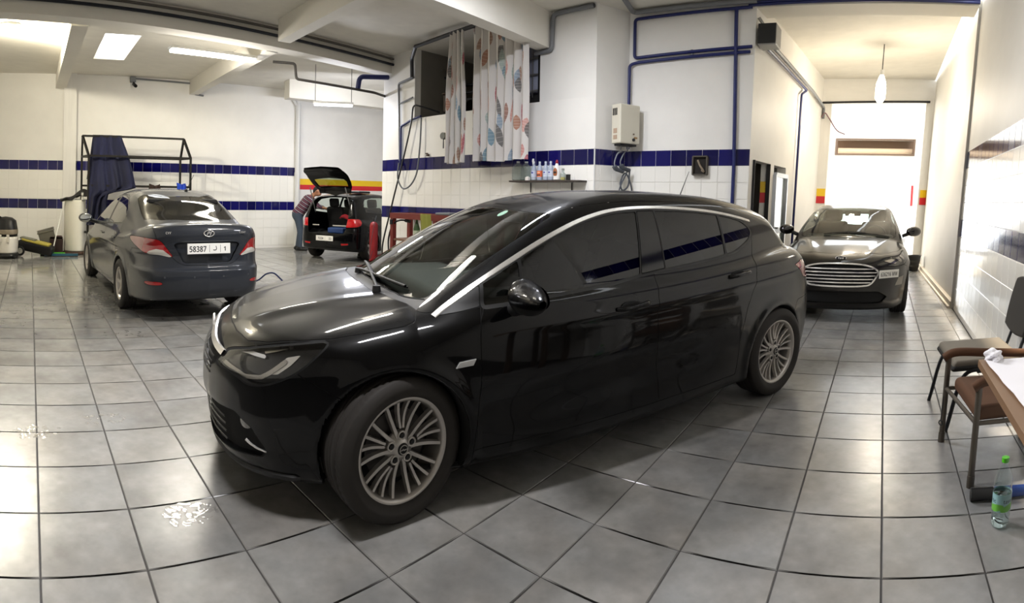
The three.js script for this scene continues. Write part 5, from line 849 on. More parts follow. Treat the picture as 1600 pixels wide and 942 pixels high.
  function rgSPath() { const pts = [[0, 1.02], [0.42, 1.03], [0.48, 1.1], [0.44, 1.31], [0, 1.34]]; return [...pts, ...pts.slice(1, -1).reverse().map(([z, y]) => [-z, y])].map(([z, y]) => { const q = onNose(F, X0, y, Math.abs(z), z < 0 ? -1 : 1, -1); return [q[0] + 0.02, q[1], q[2]]; }); }
  part(t, 'tailgate_handle', swing((() => { const q = onNose(F, X0, 0.85, 0, 1, -1); return box(0.03, 0.05, 0.3, q[0] - 0.01, q[1], 0); })()), plasticBlack, { parent: tg });
  for (const sg of [-1, 1]) part(t, 'gas_strut', rod([X0 - 3.72, 1.05, sg * 0.52], [X0 - 4.0, 1.6, sg * 0.5], 0.012), M.steel, { parent: tg });
  plate(t, (c, W, H) => { c.font = 'bold 80px sans-serif'; c.fillText('7224', 140, H / 2 + 4); c.fillRect(270, 16, 4, 80); c.fillText('33', 430, H / 2 + 4); }, X0 - 4.09, 0.5, 0, 0.48, 0.11, { turn: Math.PI, parent: bm });
  // inside: boot floor, seat backs, parcel shelf
  part(t, 'boot_floor', [box(1.0, 0.03, 1.1, X0 - 3.5, 0.58, 0), box(0.04, 0.35, 1.1, X0 - 3.04, 0.76, 0)], wellBlack); part(t, 'cabin_floor', box(2.2, 0.04, 1.3, X0 - 2.0, 0.3, 0), fabricDark);
  for (const z of [-0.35, 0.35]) seat(t, X0 - 2.0, 0.5, z, fabricDark); for (const z of [-0.36, 0.36]) seat(t, X0 - 2.7, 0.52, z, fabricDark);
  for (const sg of [-1, 1]) { wheel(t, 1.25, sg * 0.755, 0.31, 0.2, 0.205, sg, 0, 'five'); wheel(t, -1.25, sg * 0.755, 0.31, 0.2, 0.205, sg, 0, 'five'); const mir = part(t, 'door_mirror', at(new THREE.SphereGeometry(1, 20, 14).scale(0.06, 0.07, 0.1), X0 - 1.5, 1.0, sg * 0.95), paintBlack); part(t, 'mirror_arm', rod([X0 - 1.5, 0.97, sg * 0.88], [X0 - 1.48, 0.94, sg * 0.78], 0.025), plasticBlack, { parent: mir }); }
  const bp = (x, y, z) => { const q = new THREE.Vector3(x, y, z).applyMatrix4(t.m); return [q.x, -q.z, q.y]; };
  hatch.bp = bp;
}
// ---------------------------------------------------------------- things along the back wall
const U = (u, v, h) => [u, h, -v];
const clothTex = dataTex(256, 256, (x, y) => { const a = nB(x, y * 0.3), b = nC(x * 3, y); const m = 0.8 + 0.5 * (a - 0.5) + 0.3 * (b - 0.5); return [0.075 * m, 0.095 * m, 0.24 * m]; });
// a hanging sheet: f(s, t) gives [u, v, h] for s across and t down; thickness d
function sheet(f, ns, nt, d = 0.008) {
  const pos = [], uv = [], idx = [], P = (s, t) => { const q = f(s, t); return V3(q[0], q[2], -q[1]); }, n = (ns + 1) * (nt + 1);
  for (const side of [0, 1]) for (let j = 0; j <= nt; j++) for (let i = 0; i <= ns; i++) {
    const s = i / ns, t = j / nt, p = P(s, t), a = P(Math.min(1, s + 0.01), t).sub(P(Math.max(0, s - 0.01), t)), b = P(s, Math.min(1, t + 0.01)).sub(P(s, Math.max(0, t - 0.01))), nn = a.cross(b).normalize();
    if (side) p.addScaledVector(nn, d); pos.push(p.x, p.y, p.z); uv.push(s, 1 - t);
  }
  for (let j = 0; j < nt; j++) for (let i = 0; i < ns; i++) { const a = j * (ns + 1) + i, b = a + 1, c = a + ns + 1, e = c + 1; idx.push(a, b, c, b, e, c, n + a, n + c, n + b, n + b, n + c, n + e); }
  for (let j = 0; j < nt; j++) for (const i of [0, ns]) { const a = j * (ns + 1) + i, c = a + ns + 1; idx.push(a, c, n + a, c, n + c, n + a); }
  for (let i = 0; i < ns; i++) for (const j of [0, nt]) { const a = j * (ns + 1) + i, b = a + 1; idx.push(a, n + a, b, b, n + a, n + b); }
  const g = new THREE.BufferGeometry(); g.setAttribute('position', new THREE.Float32BufferAttribute(pos, 3)); g.setAttribute('uv', new THREE.Float32BufferAttribute(uv, 2)); g.setIndex(idx); g.computeVertexNormals(); return g;
}
{ // metal rack
  const t = thingAbs('metal_rack', 'tall black metal frame rack standing against the tiled back wall', 'rack', [2.4, 12.15]), m = std(0x17140f, 0.55, 0.4), b = (n, a, c, w = 0.045) => part(t, n, bar(U(...a), U(...c), w, w), m, { edge: 0.3 });
  for (const [u, v] of [[1.17, 12.4], [1.28, 11.95], [3.5, 12.4], [3.62, 11.95]]) b('post', [u, v, 0], [u, v, 2.22]);
  b('ridge_rail', [1.16, 12.2, 2.66], [3.52, 12.2, 2.66]);
  for (const [u, v, u2] of [[1.17, 12.4, 1.16], [1.28, 11.95, 1.16], [3.5, 12.4, 3.52], [3.62, 11.95, 3.52]]) b('brace', [u, v, 2.2], [u2, 12.2, 2.66]);
  b('rail', [1.17, 12.4, 2.2], [3.5, 12.4, 2.2]); b('rail', [1.28, 11.95, 2.2], [3.62, 11.95, 2.2]); b('rail', [1.17, 12.4, 2.2], [1.28, 11.95, 2.2]); b('rail', [3.5, 12.4, 2.2], [3.62, 11.95, 2.2]);
  b('rail', [1.28, 11.95, 1.54], [3.62, 11.95, 1.54]); b('rail', [1.17, 12.4, 1.54], [3.5, 12.4, 1.54]); b('rail', [1.28, 11.95, 0.5], [3.62, 11.95, 0.5]); b('rail', [1.28, 11.95, 0.5], [1.17, 12.4, 0.5]); b('rail', [3.62, 11.95, 0.5], [3.5, 12.4, 0.5]);
  const fold = (s, t) => 0.045 * Math.sin(s * 19 + t * 1.5) * (0.3 + t) + 0.02 * Math.sin(s * 43 + 2 + t * 3) * t;
  singleAbs('dust_sheet', 'large dark blue cloth draped over the metal rack', 'cloth', [
    sheet((s, t) => { const w0 = lerp(1.4, 1.24, t), w1 = lerp(2.06, 2.45 - 0.75 * sstep(t, 0.62, 0.7), Math.min(1, t * 1.25)); return [lerp(w0, w1, s) + 0.02 * Math.sin(t * 9 + s * 5), 12.2 - 0.33 * Math.pow(Math.min(1, t * 1.6), 0.9) + fold(s, t), 2.69 - 1.9 * t - (s < 0.55 ? 0.12 * t : 0)]; }, 72, 48),
    sheet((s, t) => [lerp(1.4, lerp(1.3, 1.5, s), t) + 0.66 * s, 12.21 + 0.26 * t + fold(s, t), 2.69 - 1.0 * t], 40, 20)], std(0xffffff, 0.85, 0, { map: clothTex }));
  singleAbs('work_bag', 'brown cloth bundle hanging on the lower rail of the rack', 'bag', sheet((s, t) => [2.78 + 0.3 * (s - 0.5) * (0.7 + 0.5 * t), 11.9 - 0.08 * Math.sin(s * 3.1) * (0.5 + t) + 0.015 * Math.sin(s * 17), 1.6 - 0.42 * t - 0.04 * Math.sin(s * 3.1)], 24, 16, 0.05), std(0x2e1d16, 0.9));
  singleAbs('plastic_bag', 'bright blue bag hanging at the right end of the rack', 'bag', sheet((s, t) => [3.4 + 0.28 * (s - 0.5) * (0.6 + 0.6 * t), 11.89 - 0.1 * Math.sin(s * 3.1) * (0.5 + t) + 0.02 * Math.sin(s * 15 + t * 4), 1.63 - 0.45 * t - 0.03 * Math.sin(s * 3.1)], 24, 16, 0.05), std(0x1b43b8, 0.5));
}
{ // white drum with a dark cover
  const t = thing('storage_drum', 'tall white metal drum with rust at its foot beside the rack', 'drum', [1.02, 12.25]);
  const rustTex = dataTex(256, 256, (x, y) => { const r = clamp((nB(x, y) - 0.35 - y * 2.2) * 6 + (nC(x, y) - 0.5) * 2, 0, 1) * sstep(nA(x + 0.2, 0.3), 0.35, 0.6); const b = 0.9 - 0.08 * nB(x, y * 0.4); return [lerp(b, 0.42, r), lerp(b * 0.985, 0.25, r), lerp(b * 0.92, 0.12, r)]; });
  part(t, 'shell', lathe([[0.0, 0.06], [0.235, 0.06], [0.245, 0.1], [0.245, 1.12], [0.238, 1.15], [0.245, 1.18], [0.24, 1.215], [0, 1.22]], 40), std(0xffffff, 0.45, 0, { map: rustTex }));
  part(t, 'foot_ring', lathe([[0.2, 0], [0.26, 0], [0.26, 0.05], [0.2, 0.07]], 36), std(0x4a3324, 0.8));
  singleAbs('dark_cover', 'black rumpled cover lying on top of the white drum', 'cloth', sheet((s, t) => { const a = (s - 0.5) * 0.68, b = (t - 0.5) * 0.5; return [1.03 + a, 12.25 + b, 1.235 + 0.2 * sstep(s, 0.25, 0.8) * Math.exp(-b * b * 14) - 0.1 * sstep(s, 0.85, 1) + 0.03 * Math.sin(s * 14 + t * 9) - 0.04 * sstep(0.22 - s, 0, 0.2)]; }, 36, 24, 0.01), std(0x120f0f, 0.8));
  const q = thing('spray_can', 'small pale can standing on the drum in front of the dark cover', 'can', [1.16, 12.05, 1.22]); part(q, 'body', cyl(0.026, 0.028, 0.16, 20, 0, 0.08, 0), std(0xd0cec6, 0.4)); part(q, 'cap', cyl(0.015, 0.022, 0.04, 16, 0, 0.18, 0), M.dark);
}
{ // vacuum cleaner at the left edge
  const t = thing('vacuum_cleaner', 'wet vacuum cleaner with white tub and black head at the far left', 'vacuum cleaner', [-0.5, 11.35], R(90));
  part(t, 'tub', lathe([[0, 0.1], [0.24, 0.1], [0.26, 0.14], [0.27, 0.42], [0.255, 0.45], [0, 0.45]], 32), std(0xd8d3c8, 0.4)); part(t, 'base', lathe([[0, 0.02], [0.27, 0.02], [0.28, 0.1], [0, 0.12]], 32), M.black);
  part(t, 'head', lathe([[0, 0.46], [0.25, 0.46], [0.255, 0.6], [0.22, 0.78], [0.14, 0.84], [0, 0.86]], 32), M.black); part(t, 'band', lathe([[0.255, 0.5], [0.262, 0.52], [0.262, 0.58], [0.255, 0.6]], 32), std(0x7d7260, 0.5));
  part(t, 'latch', [rbox(0.03, 0.16, 0.06, 0.01, -0.27, 0.42, 0.06), rbox(0.03, 0.16, 0.06, 0.01, -0.26, 0.42, -0.1)], std(0xc9c4b8, 0.4)); part(t, 'hose', tube([[-0.15, 0.84, -0.1], [-0.25, 0.9, -0.22], [-0.3, 0.62, -0.34], [-0.28, 0.3, -0.38], [-0.2, 0.12, -0.46]], 0.026, 10), M.dark);
  for (const [x, z] of [[0.2, 0.2], [0.2, -0.2], [-0.2, 0.2], [-0.2, -0.2]]) part(t, 'castor', new THREE.SphereGeometry(0.035, 14, 10).translate(x, 0.035, z), M.black);
}
{ // pressure washer on its side, bucket, boxes, squeegees
  const t = thing('pressure_washer', 'black and yellow pressure washer with a spoked wheel lying by the wall', 'pressure washer', [0.14, 11.85], R(-12));
  part(t, 'body', at(rbox(0.8, 0.2, 0.4, 0.05), 0, 0.17, 0, 0, 0, -0.18), M.black); part(t, 'cover', at(rbox(0.62, 0.05, 0.36, 0.02), 0.02, 0.29, 0, 0, 0, -0.2), std(0xb7a94a, 0.45), { label: 'yellow cover' }); part(t, 'lid', at(rbox(0.34, 0.04, 0.3, 0.015), -0.16, 0.35, 0, 0, 0, -0.2), std(0x6b6a55, 0.5));
  const w = part(t, 'wheel', at(new THREE.TorusGeometry(0.085, 0.025, 10, 28), -0.3, 0.11, 0.24), M.rubber); part(t, 'rim', [at(new THREE.TorusGeometry(0.055, 0.012, 8, 24), -0.3, 0.11, 0.25), at(cyl(0.022, 0.022, 0.03, 16), -0.3, 0.11, 0.25, Math.PI / 2), ...[0, 1, 2, 3, 4].map((k) => at(box(0.05, 0.016, 0.012, 0.03), -0.3, 0.11, 0.255, 0, 0, k * 1.257))], std(0xa9a79c, 0.4), { parent: w });
  part(t, 'hose', tube([[-0.38, 0.2, 0.1], [-0.5, 0.3, 0.14], [-0.62, 0.16, 0.1], [-0.72, 0.04, 0.16]], 0.018, 8), M.dark);
  const g = thing('grey_crate', 'dirty grey plastic crate tipped against the back wall', 'crate', [0.45, 12.35, 0.2], 0, null, [0.1, 0.28]), cm = std(0x77756c, 0.7, 0, { map: wallTex });
  part(g, 'base', rbox(0.34, 0.02, 0.28, 0.01, 0, 0.02, 0), cm); for (const [w, d, x, z] of [[0.36, 0.02, 0, 0.14], [0.36, 0.02, 0, -0.14], [0.02, 0.28, 0.17, 0], [0.02, 0.28, -0.17, 0]]) part(g, 'side', rbox(w, 0.3, d, 0.008, x, 0.17, z), cm); part(g, 'rim', [rbox(0.4, 0.03, 0.03, 0.01, 0, 0.32, 0.15), rbox(0.4, 0.03, 0.03, 0.01, 0, 0.32, -0.15), rbox(0.03, 0.03, 0.3, 0.01, 0.18, 0.32, 0), rbox(0.03, 0.03, 0.3, 0.01, -0.18, 0.32, 0)], cm);
  const x = thing('brown_box', 'dark brown box on the floor between the crate and the white drum', 'box', [0.6, 12.25]); part(x, 'carton', rbox(0.3, 0.34, 0.3, 0.01, 0, 0.17, 0), std(0x2c1a17, 0.8)); part(x, 'flap', [at(box(0.28, 0.008, 0.14), 0, 0.36, 0.1, -0.4), at(box(0.28, 0.008, 0.14), 0, 0.36, -0.1, 0.4)], std(0x3a2320, 0.8));
  const k = thingAbs('floor_squeegee', 'squeegee with green head and white pole leaning by the white drum', 'squeegee', [0.52, 11.86]); part(k, 'pole', rod(U(0.5, 11.88, 0.05), U(0.72, 12.15, 1.0), 0.014, 10), std(0xe6e6e0, 0.4)); part(k, 'socket', rod(U(0.5, 11.88, 0.04), U(0.525, 11.91, 0.15), 0.022, 10), std(0x46a03a, 0.4)); part(k, 'head', [bar(U(0.24, 11.84, 0.045), U(0.78, 11.88, 0.045), 0.05, 0.045)], std(0x58b22f, 0.4)); part(k, 'blade', bar(U(0.24, 11.82, 0.012), U(0.78, 11.86, 0.012), 0.01, 0.024), M.rubber);
  const b = thingAbs('broom_head', 'teal blue squeegee head lying on the floor below the white drum', 'squeegee', [0.75, 11.68]); part(b, 'head', bar(U(0.33, 11.66, 0.035), U(1.05, 11.72, 0.035), 0.06, 0.05), std(0x1f4f63, 0.5)); part(b, 'blade', bar(U(0.33, 11.63, 0.008), U(1.05, 11.69, 0.008), 0.02, 0.016), M.rubber);
}
{ // camera on the back wall with its conduit; drain pipe
  const c = thingAbs('security_camera', 'small security camera high on the back wall', 'camera', [2.43, 12.8, 4.0]); part(c, 'mount', rbox(0.14, 0.14, 0.1, 0.02, 2.42, 4.12, -12.89), M.pvcGrey); part(c, 'arm', rod(U(2.43, 12.86, 4.06), U(2.44, 12.8, 4.0), 0.015), M.dark); part(c, 'barrel', rod(U(2.43, 12.84, 4.0), U(2.46, 12.7, 3.93), 0.04, 16), M.black); part(c, 'lens', rod(U(2.46, 12.7, 3.93), U(2.462, 12.69, 3.926), 0.03, 16), phys(0x050505, 0.05));
  singleAbs('conduit', 'grey conduit running from the security camera to the ceiling beam', 'pipe', bentPipe([U(2.5, 12.91, 4.15), U(3.97, 12.91, 4.12), U(3.98, 12.91, 3.86), U(4.22, 12.91, 3.84)], 0.022), M.pvcGrey);
  const d = thingAbs('drain_pipe', 'white drain pipe running down the back wall to the floor', 'pipe', [6.85, 12.85]); part(d, 'pipe', rod(U(6.85, 12.83, 0), U(6.85, 12.83, 4.15), 0.07, 20), M.pvcWhite); part(d, 'branch', bentPipe([U(6.6, 12.85, 4.15), U(6.62, 12.85, 4.05), U(6.84, 12.83, 3.75)], 0.05, 14), M.pvcWhite); for (const h of [3.7, 1.9]) part(d, 'collar', rod(U(6.85, 12.83, h), U(6.85, 12.83, h + 0.1), 0.08, 20), M.pvcWhite);
}
// ---------------------------------------------------------------- pipes under the ceiling
const P_ = (label, pts, r, m, name = 'conduit') => singleAbs(name, label, 'pipe', bentPipe(pts.map((p) => U(...p)), r), m);
const bf = (u) => 8.55 - (6.65 - u) * 0.1568 - 0.03;
P_('black conduit along the near face of the main ceiling beam, lower of the pair', [[-1.5, bf(-1.5), 4.05], [6.64, bf(6.6), 4.02], [7.6, 7.7, 3.72]], 0.026, M.blackPipe);
P_('grey conduit along the main ceiling beam, upper of the pair', [[-1.5, bf(-1.5), 4.15], [3.35, bf(3.35), 4.14], [6.64, bf(6.6), 4.13], [7.6, 7.65, 3.85]], 0.022, std(0x5b564f, 0.6));
P_('dark stepped conduit hanging behind the main beam beside the thin tube lamp', [[4.5, 9.5, 3.97], [4.88, 9.3, 3.94], [4.9, 9.28, 3.64], [6.3, 8.65, 3.44], [6.9, 8.85, 3.42]], 0.026, std(0x3c3834, 0.6));
P_('short thick blue pipes rising beside the left corner of the tiled block', [[5.98, 8.75, 3.5], [5.98, 8.7, 3.72], [6.62, 8.62, 3.78]], 0.05, M.bluePipe);
P_('grey conduit bending under the end of the ceiling beam beside the curtain', [[6.62, 5.0, 3.62], [6.61, 4.68, 3.62], [6.6, 4.66, 4.15], [6.6, 3.95, 4.155]], 0.035, M.pvcGrey);
P_('grey conduit along the ceiling above the blue pipes', [[6.3, 3.4, 4.155], [7.1, 3.6, 4.15], [7.13, 1.88, 4.14]], 0.036, M.pvcGrey);
const TP7 = 7.16;
P_('blue pipe dropping from the ceiling at the left of the water-heater wall', [[TP7, 1.95, 4.07], [TP7, 3.6, 4.07], [TP7, 3.6, 3.5], [TP7, 1.93, 3.53]], 0.024, M.bluePipe);
P_('blue pipe running beside the water heater into the corner', [[TP7, 1.95, 3.46], [TP7, 3.55, 3.43], [TP7 - 0.03, 3.66, 3.4], [TP7 - 0.03, 3.66, 2.16]], 0.024, M.bluePipe);
P_('long blue pipe running down the wall right of the junction box', [[TP7, 2.155, 4.06], [TP7, 2.1, 1.9], [TP7, 2.1, 0.3]], 0.026, M.bluePipe);
for (const [k, w] of [[0, 'lowest'], [1, 'middle'], [2, 'topmost']]) P_(`dark blue conduit above the passage entrance, ${w} of three`, [[7.17, 2.0, 4.1 + k * 0.035], [7.17, -0.9, 4.1 + k * 0.035]], 0.02, k === 2 ? M.pvcGrey : M.bluePipe);
for (const [v, h, w] of [[2.75, 3.5, 'horizontal blue pipes'], [2.13, 2.7, 'long vertical blue pipe']]) singleAbs('pipe_clamp', `small grey clamp holding the ${w} to the wall`, 'clamp', rbox(0.03, 0.1, 0.04, 0.008, TP7 + 0.02, h, -v), M.pvcGrey);
P_('pair of grey conduits running along the passage ceiling edge, upper one', [[7.25, 1.83, 3.72], [10.6, 1.62, 3.6], [12.1, 1.58, 3.55], [12.1, 1.58, 3.3]], 0.03, M.pvcGrey);
P_('grey conduit under the other along the passage ceiling edge, turning down the wall', [[7.25, 1.84, 3.62], [10.1, 1.66, 3.52], [9.75, 1.69, 3.38], [9.75, 1.7, 0.4]], 0.022, M.bluePipe);
P_('thin dark rod across the top of the street opening', [[12.13, 1.8, 3.66], [12.13, -0.7, 3.7]], 0.025, M.dark, 'door_rail');
{ const q = singleAbs('loose_cable', 'pinkish loose cable hanging from the left end of the door rail', 'cable', [tube([U(12.1, 1.75, 3.63), U(12.08, 1.83, 3.42), U(12.05, 1.62, 3.33), U(12.05, 1.55, 3.42), U(12.05, 1.45, 3.3), U(12.05, 1.25, 3.02), U(12.05, 1.08, 2.94)], 0.014, 6, 60)], std(0x8d6f74, 0.6)); }
{ const t = thingAbs('speaker_box', 'black and grey loudspeaker box on the wall corner above the passage', 'speaker', [7.22, 1.75, 3.5]); part(t, 'cabinet', rbox(0.3, 0.29, 0.24, 0.02, 7.3, 3.69, -1.74), std(0x9b9a96, 0.5)); part(t, 'grille', rbox(0.02, 0.27, 0.23, 0.008, 7.14, 3.695, -1.74), M.black); part(t, 'bracket', bar(U(7.3, 1.8, 3.82), U(7.25, 1.88, 3.95), 0.03, 0.03), M.steel); }
// ---------------------------------------------------------------- block: curtains, niche, hoses, shelf, heater
const feather = canvasTex(1024, 1024, (c, W, H) => {
  c.fillStyle = '#cdc8c2'; c.fillRect(0, 0, W, H); let sd = 5; const r = () => { sd = (sd * 1664525 + 1013904223) >>> 0; return sd / 4294967296; };
  const cols = ['#b4736c', '#8c6152', '#a06d55', '#7d8f9f', '#62808f', '#9aa79e', '#5a5654', '#c08a80', '#93705c', '#a34a55'];
  for (let i = 0; i < 64; i++) { const x = r() * W, y = (i + r()) / 64 * H, a = (r() - 0.5) * 0.5, w = 22 + r() * 22, h = 44 + r() * 40; c.save(); c.translate(x, y); c.rotate(a); c.fillStyle = cols[Math.floor(r() * cols.length)]; c.globalAlpha = 0.85; c.beginPath(); c.moveTo(0, -h); c.quadraticCurveTo(w * 1.3, -h * 0.2, w * 0.4, h * 0.8); c.lineTo(0, h * 1.1); c.lineTo(-w * 0.4, h * 0.8); c.quadraticCurveTo(-w * 1.3, -h * 0.2, 0, -h); c.fill(); c.globalAlpha = 0.5; c.fillStyle = '#dad4cd'; for (let k = 0; k < 4; k++) { c.fillRect(-w * 0.8, -h * 0.6 + k * h * 0.4, w * 1.6, 3); } c.restore(); }
});
const curtainMat = phys(0xffffff, 0.75, { map: feather, transmission: 0.12, thickness: 0 });
const pleat = (v0, v1, top, bot, n, amp, ph, o = {}) => sheet((s, t) => { const g = 0.75 + 0.5 * t, c = (v0 + v1) / 2, k = lerp(o.pinch ?? 1, 1, sstep(t, 0, 0.5)); return [6.2 + amp * g * Math.sin(s * n * 6.283 + ph + 0.6 * Math.sin(s * 5)) + 0.01 * Math.sin(t * 8 + s * 9), c + (lerp(v0, v1, s) - c) * k + 0.012 * Math.sin(s * n * 12.5), lerp(top, bot, t) + 0.012 * Math.sin(s * 9)]; }, n * 12, 30, 0.004);
singleAbs('curtain', 'narrow bunched curtain with printed feathers, left one of two before the niche', 'curtain', pleat(6.5, 6.05, 4.1, 1.96, 4, 0.055, 0.5, { pinch: 0.75 }), curtainMat, { edge: 0 });
singleAbs('curtain', 'wide curtain with printed feathers, right one of two before the niche', 'curtain', pleat(5.92, 4.8, 4.15, 1.97, 7, 0.04, 1.2), phys(0xffffff, 0.75, { map: (() => { const t = feather.clone(); t.repeat.set(1, 1); t.offset.set(0.35, 0.2); t.wrapS = t.wrapT = THREE.RepeatWrapping; return t; })(), transmission: 0.12, thickness: 0 }), { edge: 0 });
P_('dark rod that carries the curtains, below the ceiling', [[6.2, 7.3, 4.05], [6.2, 4.75, 4.16]], 0.035, std(0x26262a, 0.6), 'curtain_rod');
P_('dark bracket post between the curtain rod and the wall beside the niche', [[6.2, 7.3, 4.05], [6.58, 7.85, 4.0], [6.6, 7.86, 3.66]], 0.035, std(0x3a3b3f, 0.6), 'rod_bracket');
{ // hanging ladder of pipes left of the niche
  const t = thingAbs('pipe_ladder', 'grey and blue pipe frame on the wall left of the niche', 'pipe', [6.62, 8.25, 2.1]); part(t, 'riser', bentPipe([U(6.61, 7.84, 3.66), U(6.61, 8.27, 3.6), U(6.61, 8.2, 2.1)], 0.022), M.pvcGrey); part(t, 'rung', bentPipe([U(6.61, 7.84, 3.28), U(6.61, 8.25, 3.2)], 0.016), M.pvcGrey); part(t, 'blue_branch', bentPipe([U(6.61, 7.6, 2.9), U(6.61, 7.85, 2.86), U(6.61, 8.18, 2.76), U(6.61, 8.18, 2.0)], 0.022), M.bluePipe);
  singleAbs('hose', 'grey hose hanging in a long loop below the niche', 'hose', tube([U(6.58, 7.55, 2.86), U(6.56, 7.56, 2.3), U(6.53, 7.62, 1.8), U(6.51, 7.78, 1.6), U(6.51, 7.97, 1.56), U(6.52, 8.14, 1.75), U(6.57, 8.18, 2.05)], 0.015, 8, 80), std(0x5c5f62, 0.6));
  singleAbs('hose', 'black hose hanging slantwise down the wall past the workbench', 'hose', tube([U(6.9, 7.4, 2.98), U(6.6, 7.6, 3.08), U(6.56, 7.74, 3.1), U(6.55, 7.8, 2.8), U(6.54, 7.98, 2.2), U(6.5, 8.3, 1.2), U(6.48, 8.55, 0.35), U(6.45, 8.45, 0.14), U(6.42, 8.2, 0.3), U(6.4, 8.0, 0.62)], 0.016, 8, 100), M.black);
  const g = thingAbs('pressure_gauge', 'small round gauge hanging on the wall below the niche', 'gauge', [6.6, 6.98, 2.4]); part(g, 'dial', rod(U(6.64, 6.98, 2.49), U(6.58, 6.98, 2.49), 0.06, 24), std(0x4b4a3c, 0.5)); part(g, 'stem', rod(U(6.61, 6.98, 2.43), U(6.61, 6.98, 2.27), 0.01), M.dark);
  const n = thingAbs('wall_tap', 'small brown tap on the wall just above the blue tiles', 'tap', [6.6, 7.4, 2.14]); part(n, 'body', rbox(0.05, 0.04, 0.05, 0.01, 6.62, 2.17, -7.4), std(0x4a3626, 0.6)); part(n, 'lever', rod(U(6.6, 7.38, 2.2), U(6.6, 7.44, 2.2), 0.01), std(0x4a3626, 0.6));
}
{ // pump and pipes in the niche, tank behind the curtain
  const t = thingAbs('water_pump', 'dark pump lying in the niche behind the left curtain', 'pump', [7.0, 6.9, RH]); part(t, 'motor', rod(U(7.1, 7.25, 3.02), U(7.1, 6.85, 3.02), 0.12, 20), M.dark); part(t, 'flange', rod(U(7.1, 6.85, 3.02), U(7.1, 6.78, 3.02), 0.15, 20), M.black); part(t, 'foot', box(0.25, 0.06, 0.4, 7.1, RH + 0.03, -7.05), M.black); part(t, 'valve', [rod(U(7.0, 7.35, 3.0), U(7.0, 7.35, 3.3), 0.04, 12), at(new THREE.TorusGeometry(0.06, 0.014, 8, 20), 7.0, 3.33, -7.35, Math.PI / 2)], std(0x4d3f35, 0.6));
  for (const [i, h] of [3.12, 3.3, 3.45, 3.62].entries()) P_(`dark pipe across the back of the niche, number ${['one', 'two', 'three', 'four'][i]} from the bottom`, [[7.35 + i * 0.1, 7.7, h], [7.35 + i * 0.1, 5.85, h - 0.08]], 0.03, M.blackPipe, 'water_pipe');
  const k = thingAbs('water_tank', 'grey plastic tank in a metal cage at the right end of the niche', 'tank', [7.1, 5.4, RH]); part(k, 'tank', rbox(0.8, 0.86, 0.72, 0.06, 7.16, RH + 0.6, -5.36), std(0x8c90a0, 0.5)); part(k, 'pallet', box(0.86, 0.13, 0.8, 7.16, RH + 0.065, -5.36), M.black);
  for (const v of [5.0, 5.12, 5.24, 5.36, 5.48, 5.6, 5.72]) part(k, 'cage_bar', bar(U(6.73, v, RH + 0.1), U(6.73, v, RH + 1.05), 0.016, 0.016), M.steel); for (const h of [0.2, 0.45, 0.7, 0.98]) part(k, 'cage_bar', bar(U(6.72, 4.98, RH + h), U(6.72, 5.74, RH + h), 0.016, 0.02), M.steel); for (const v of [4.98, 5.74]) part(k, 'cage_post', bar(U(6.72, v, RH), U(6.72, v, RH + 1.08), 0.04, 0.03), M.black);
}
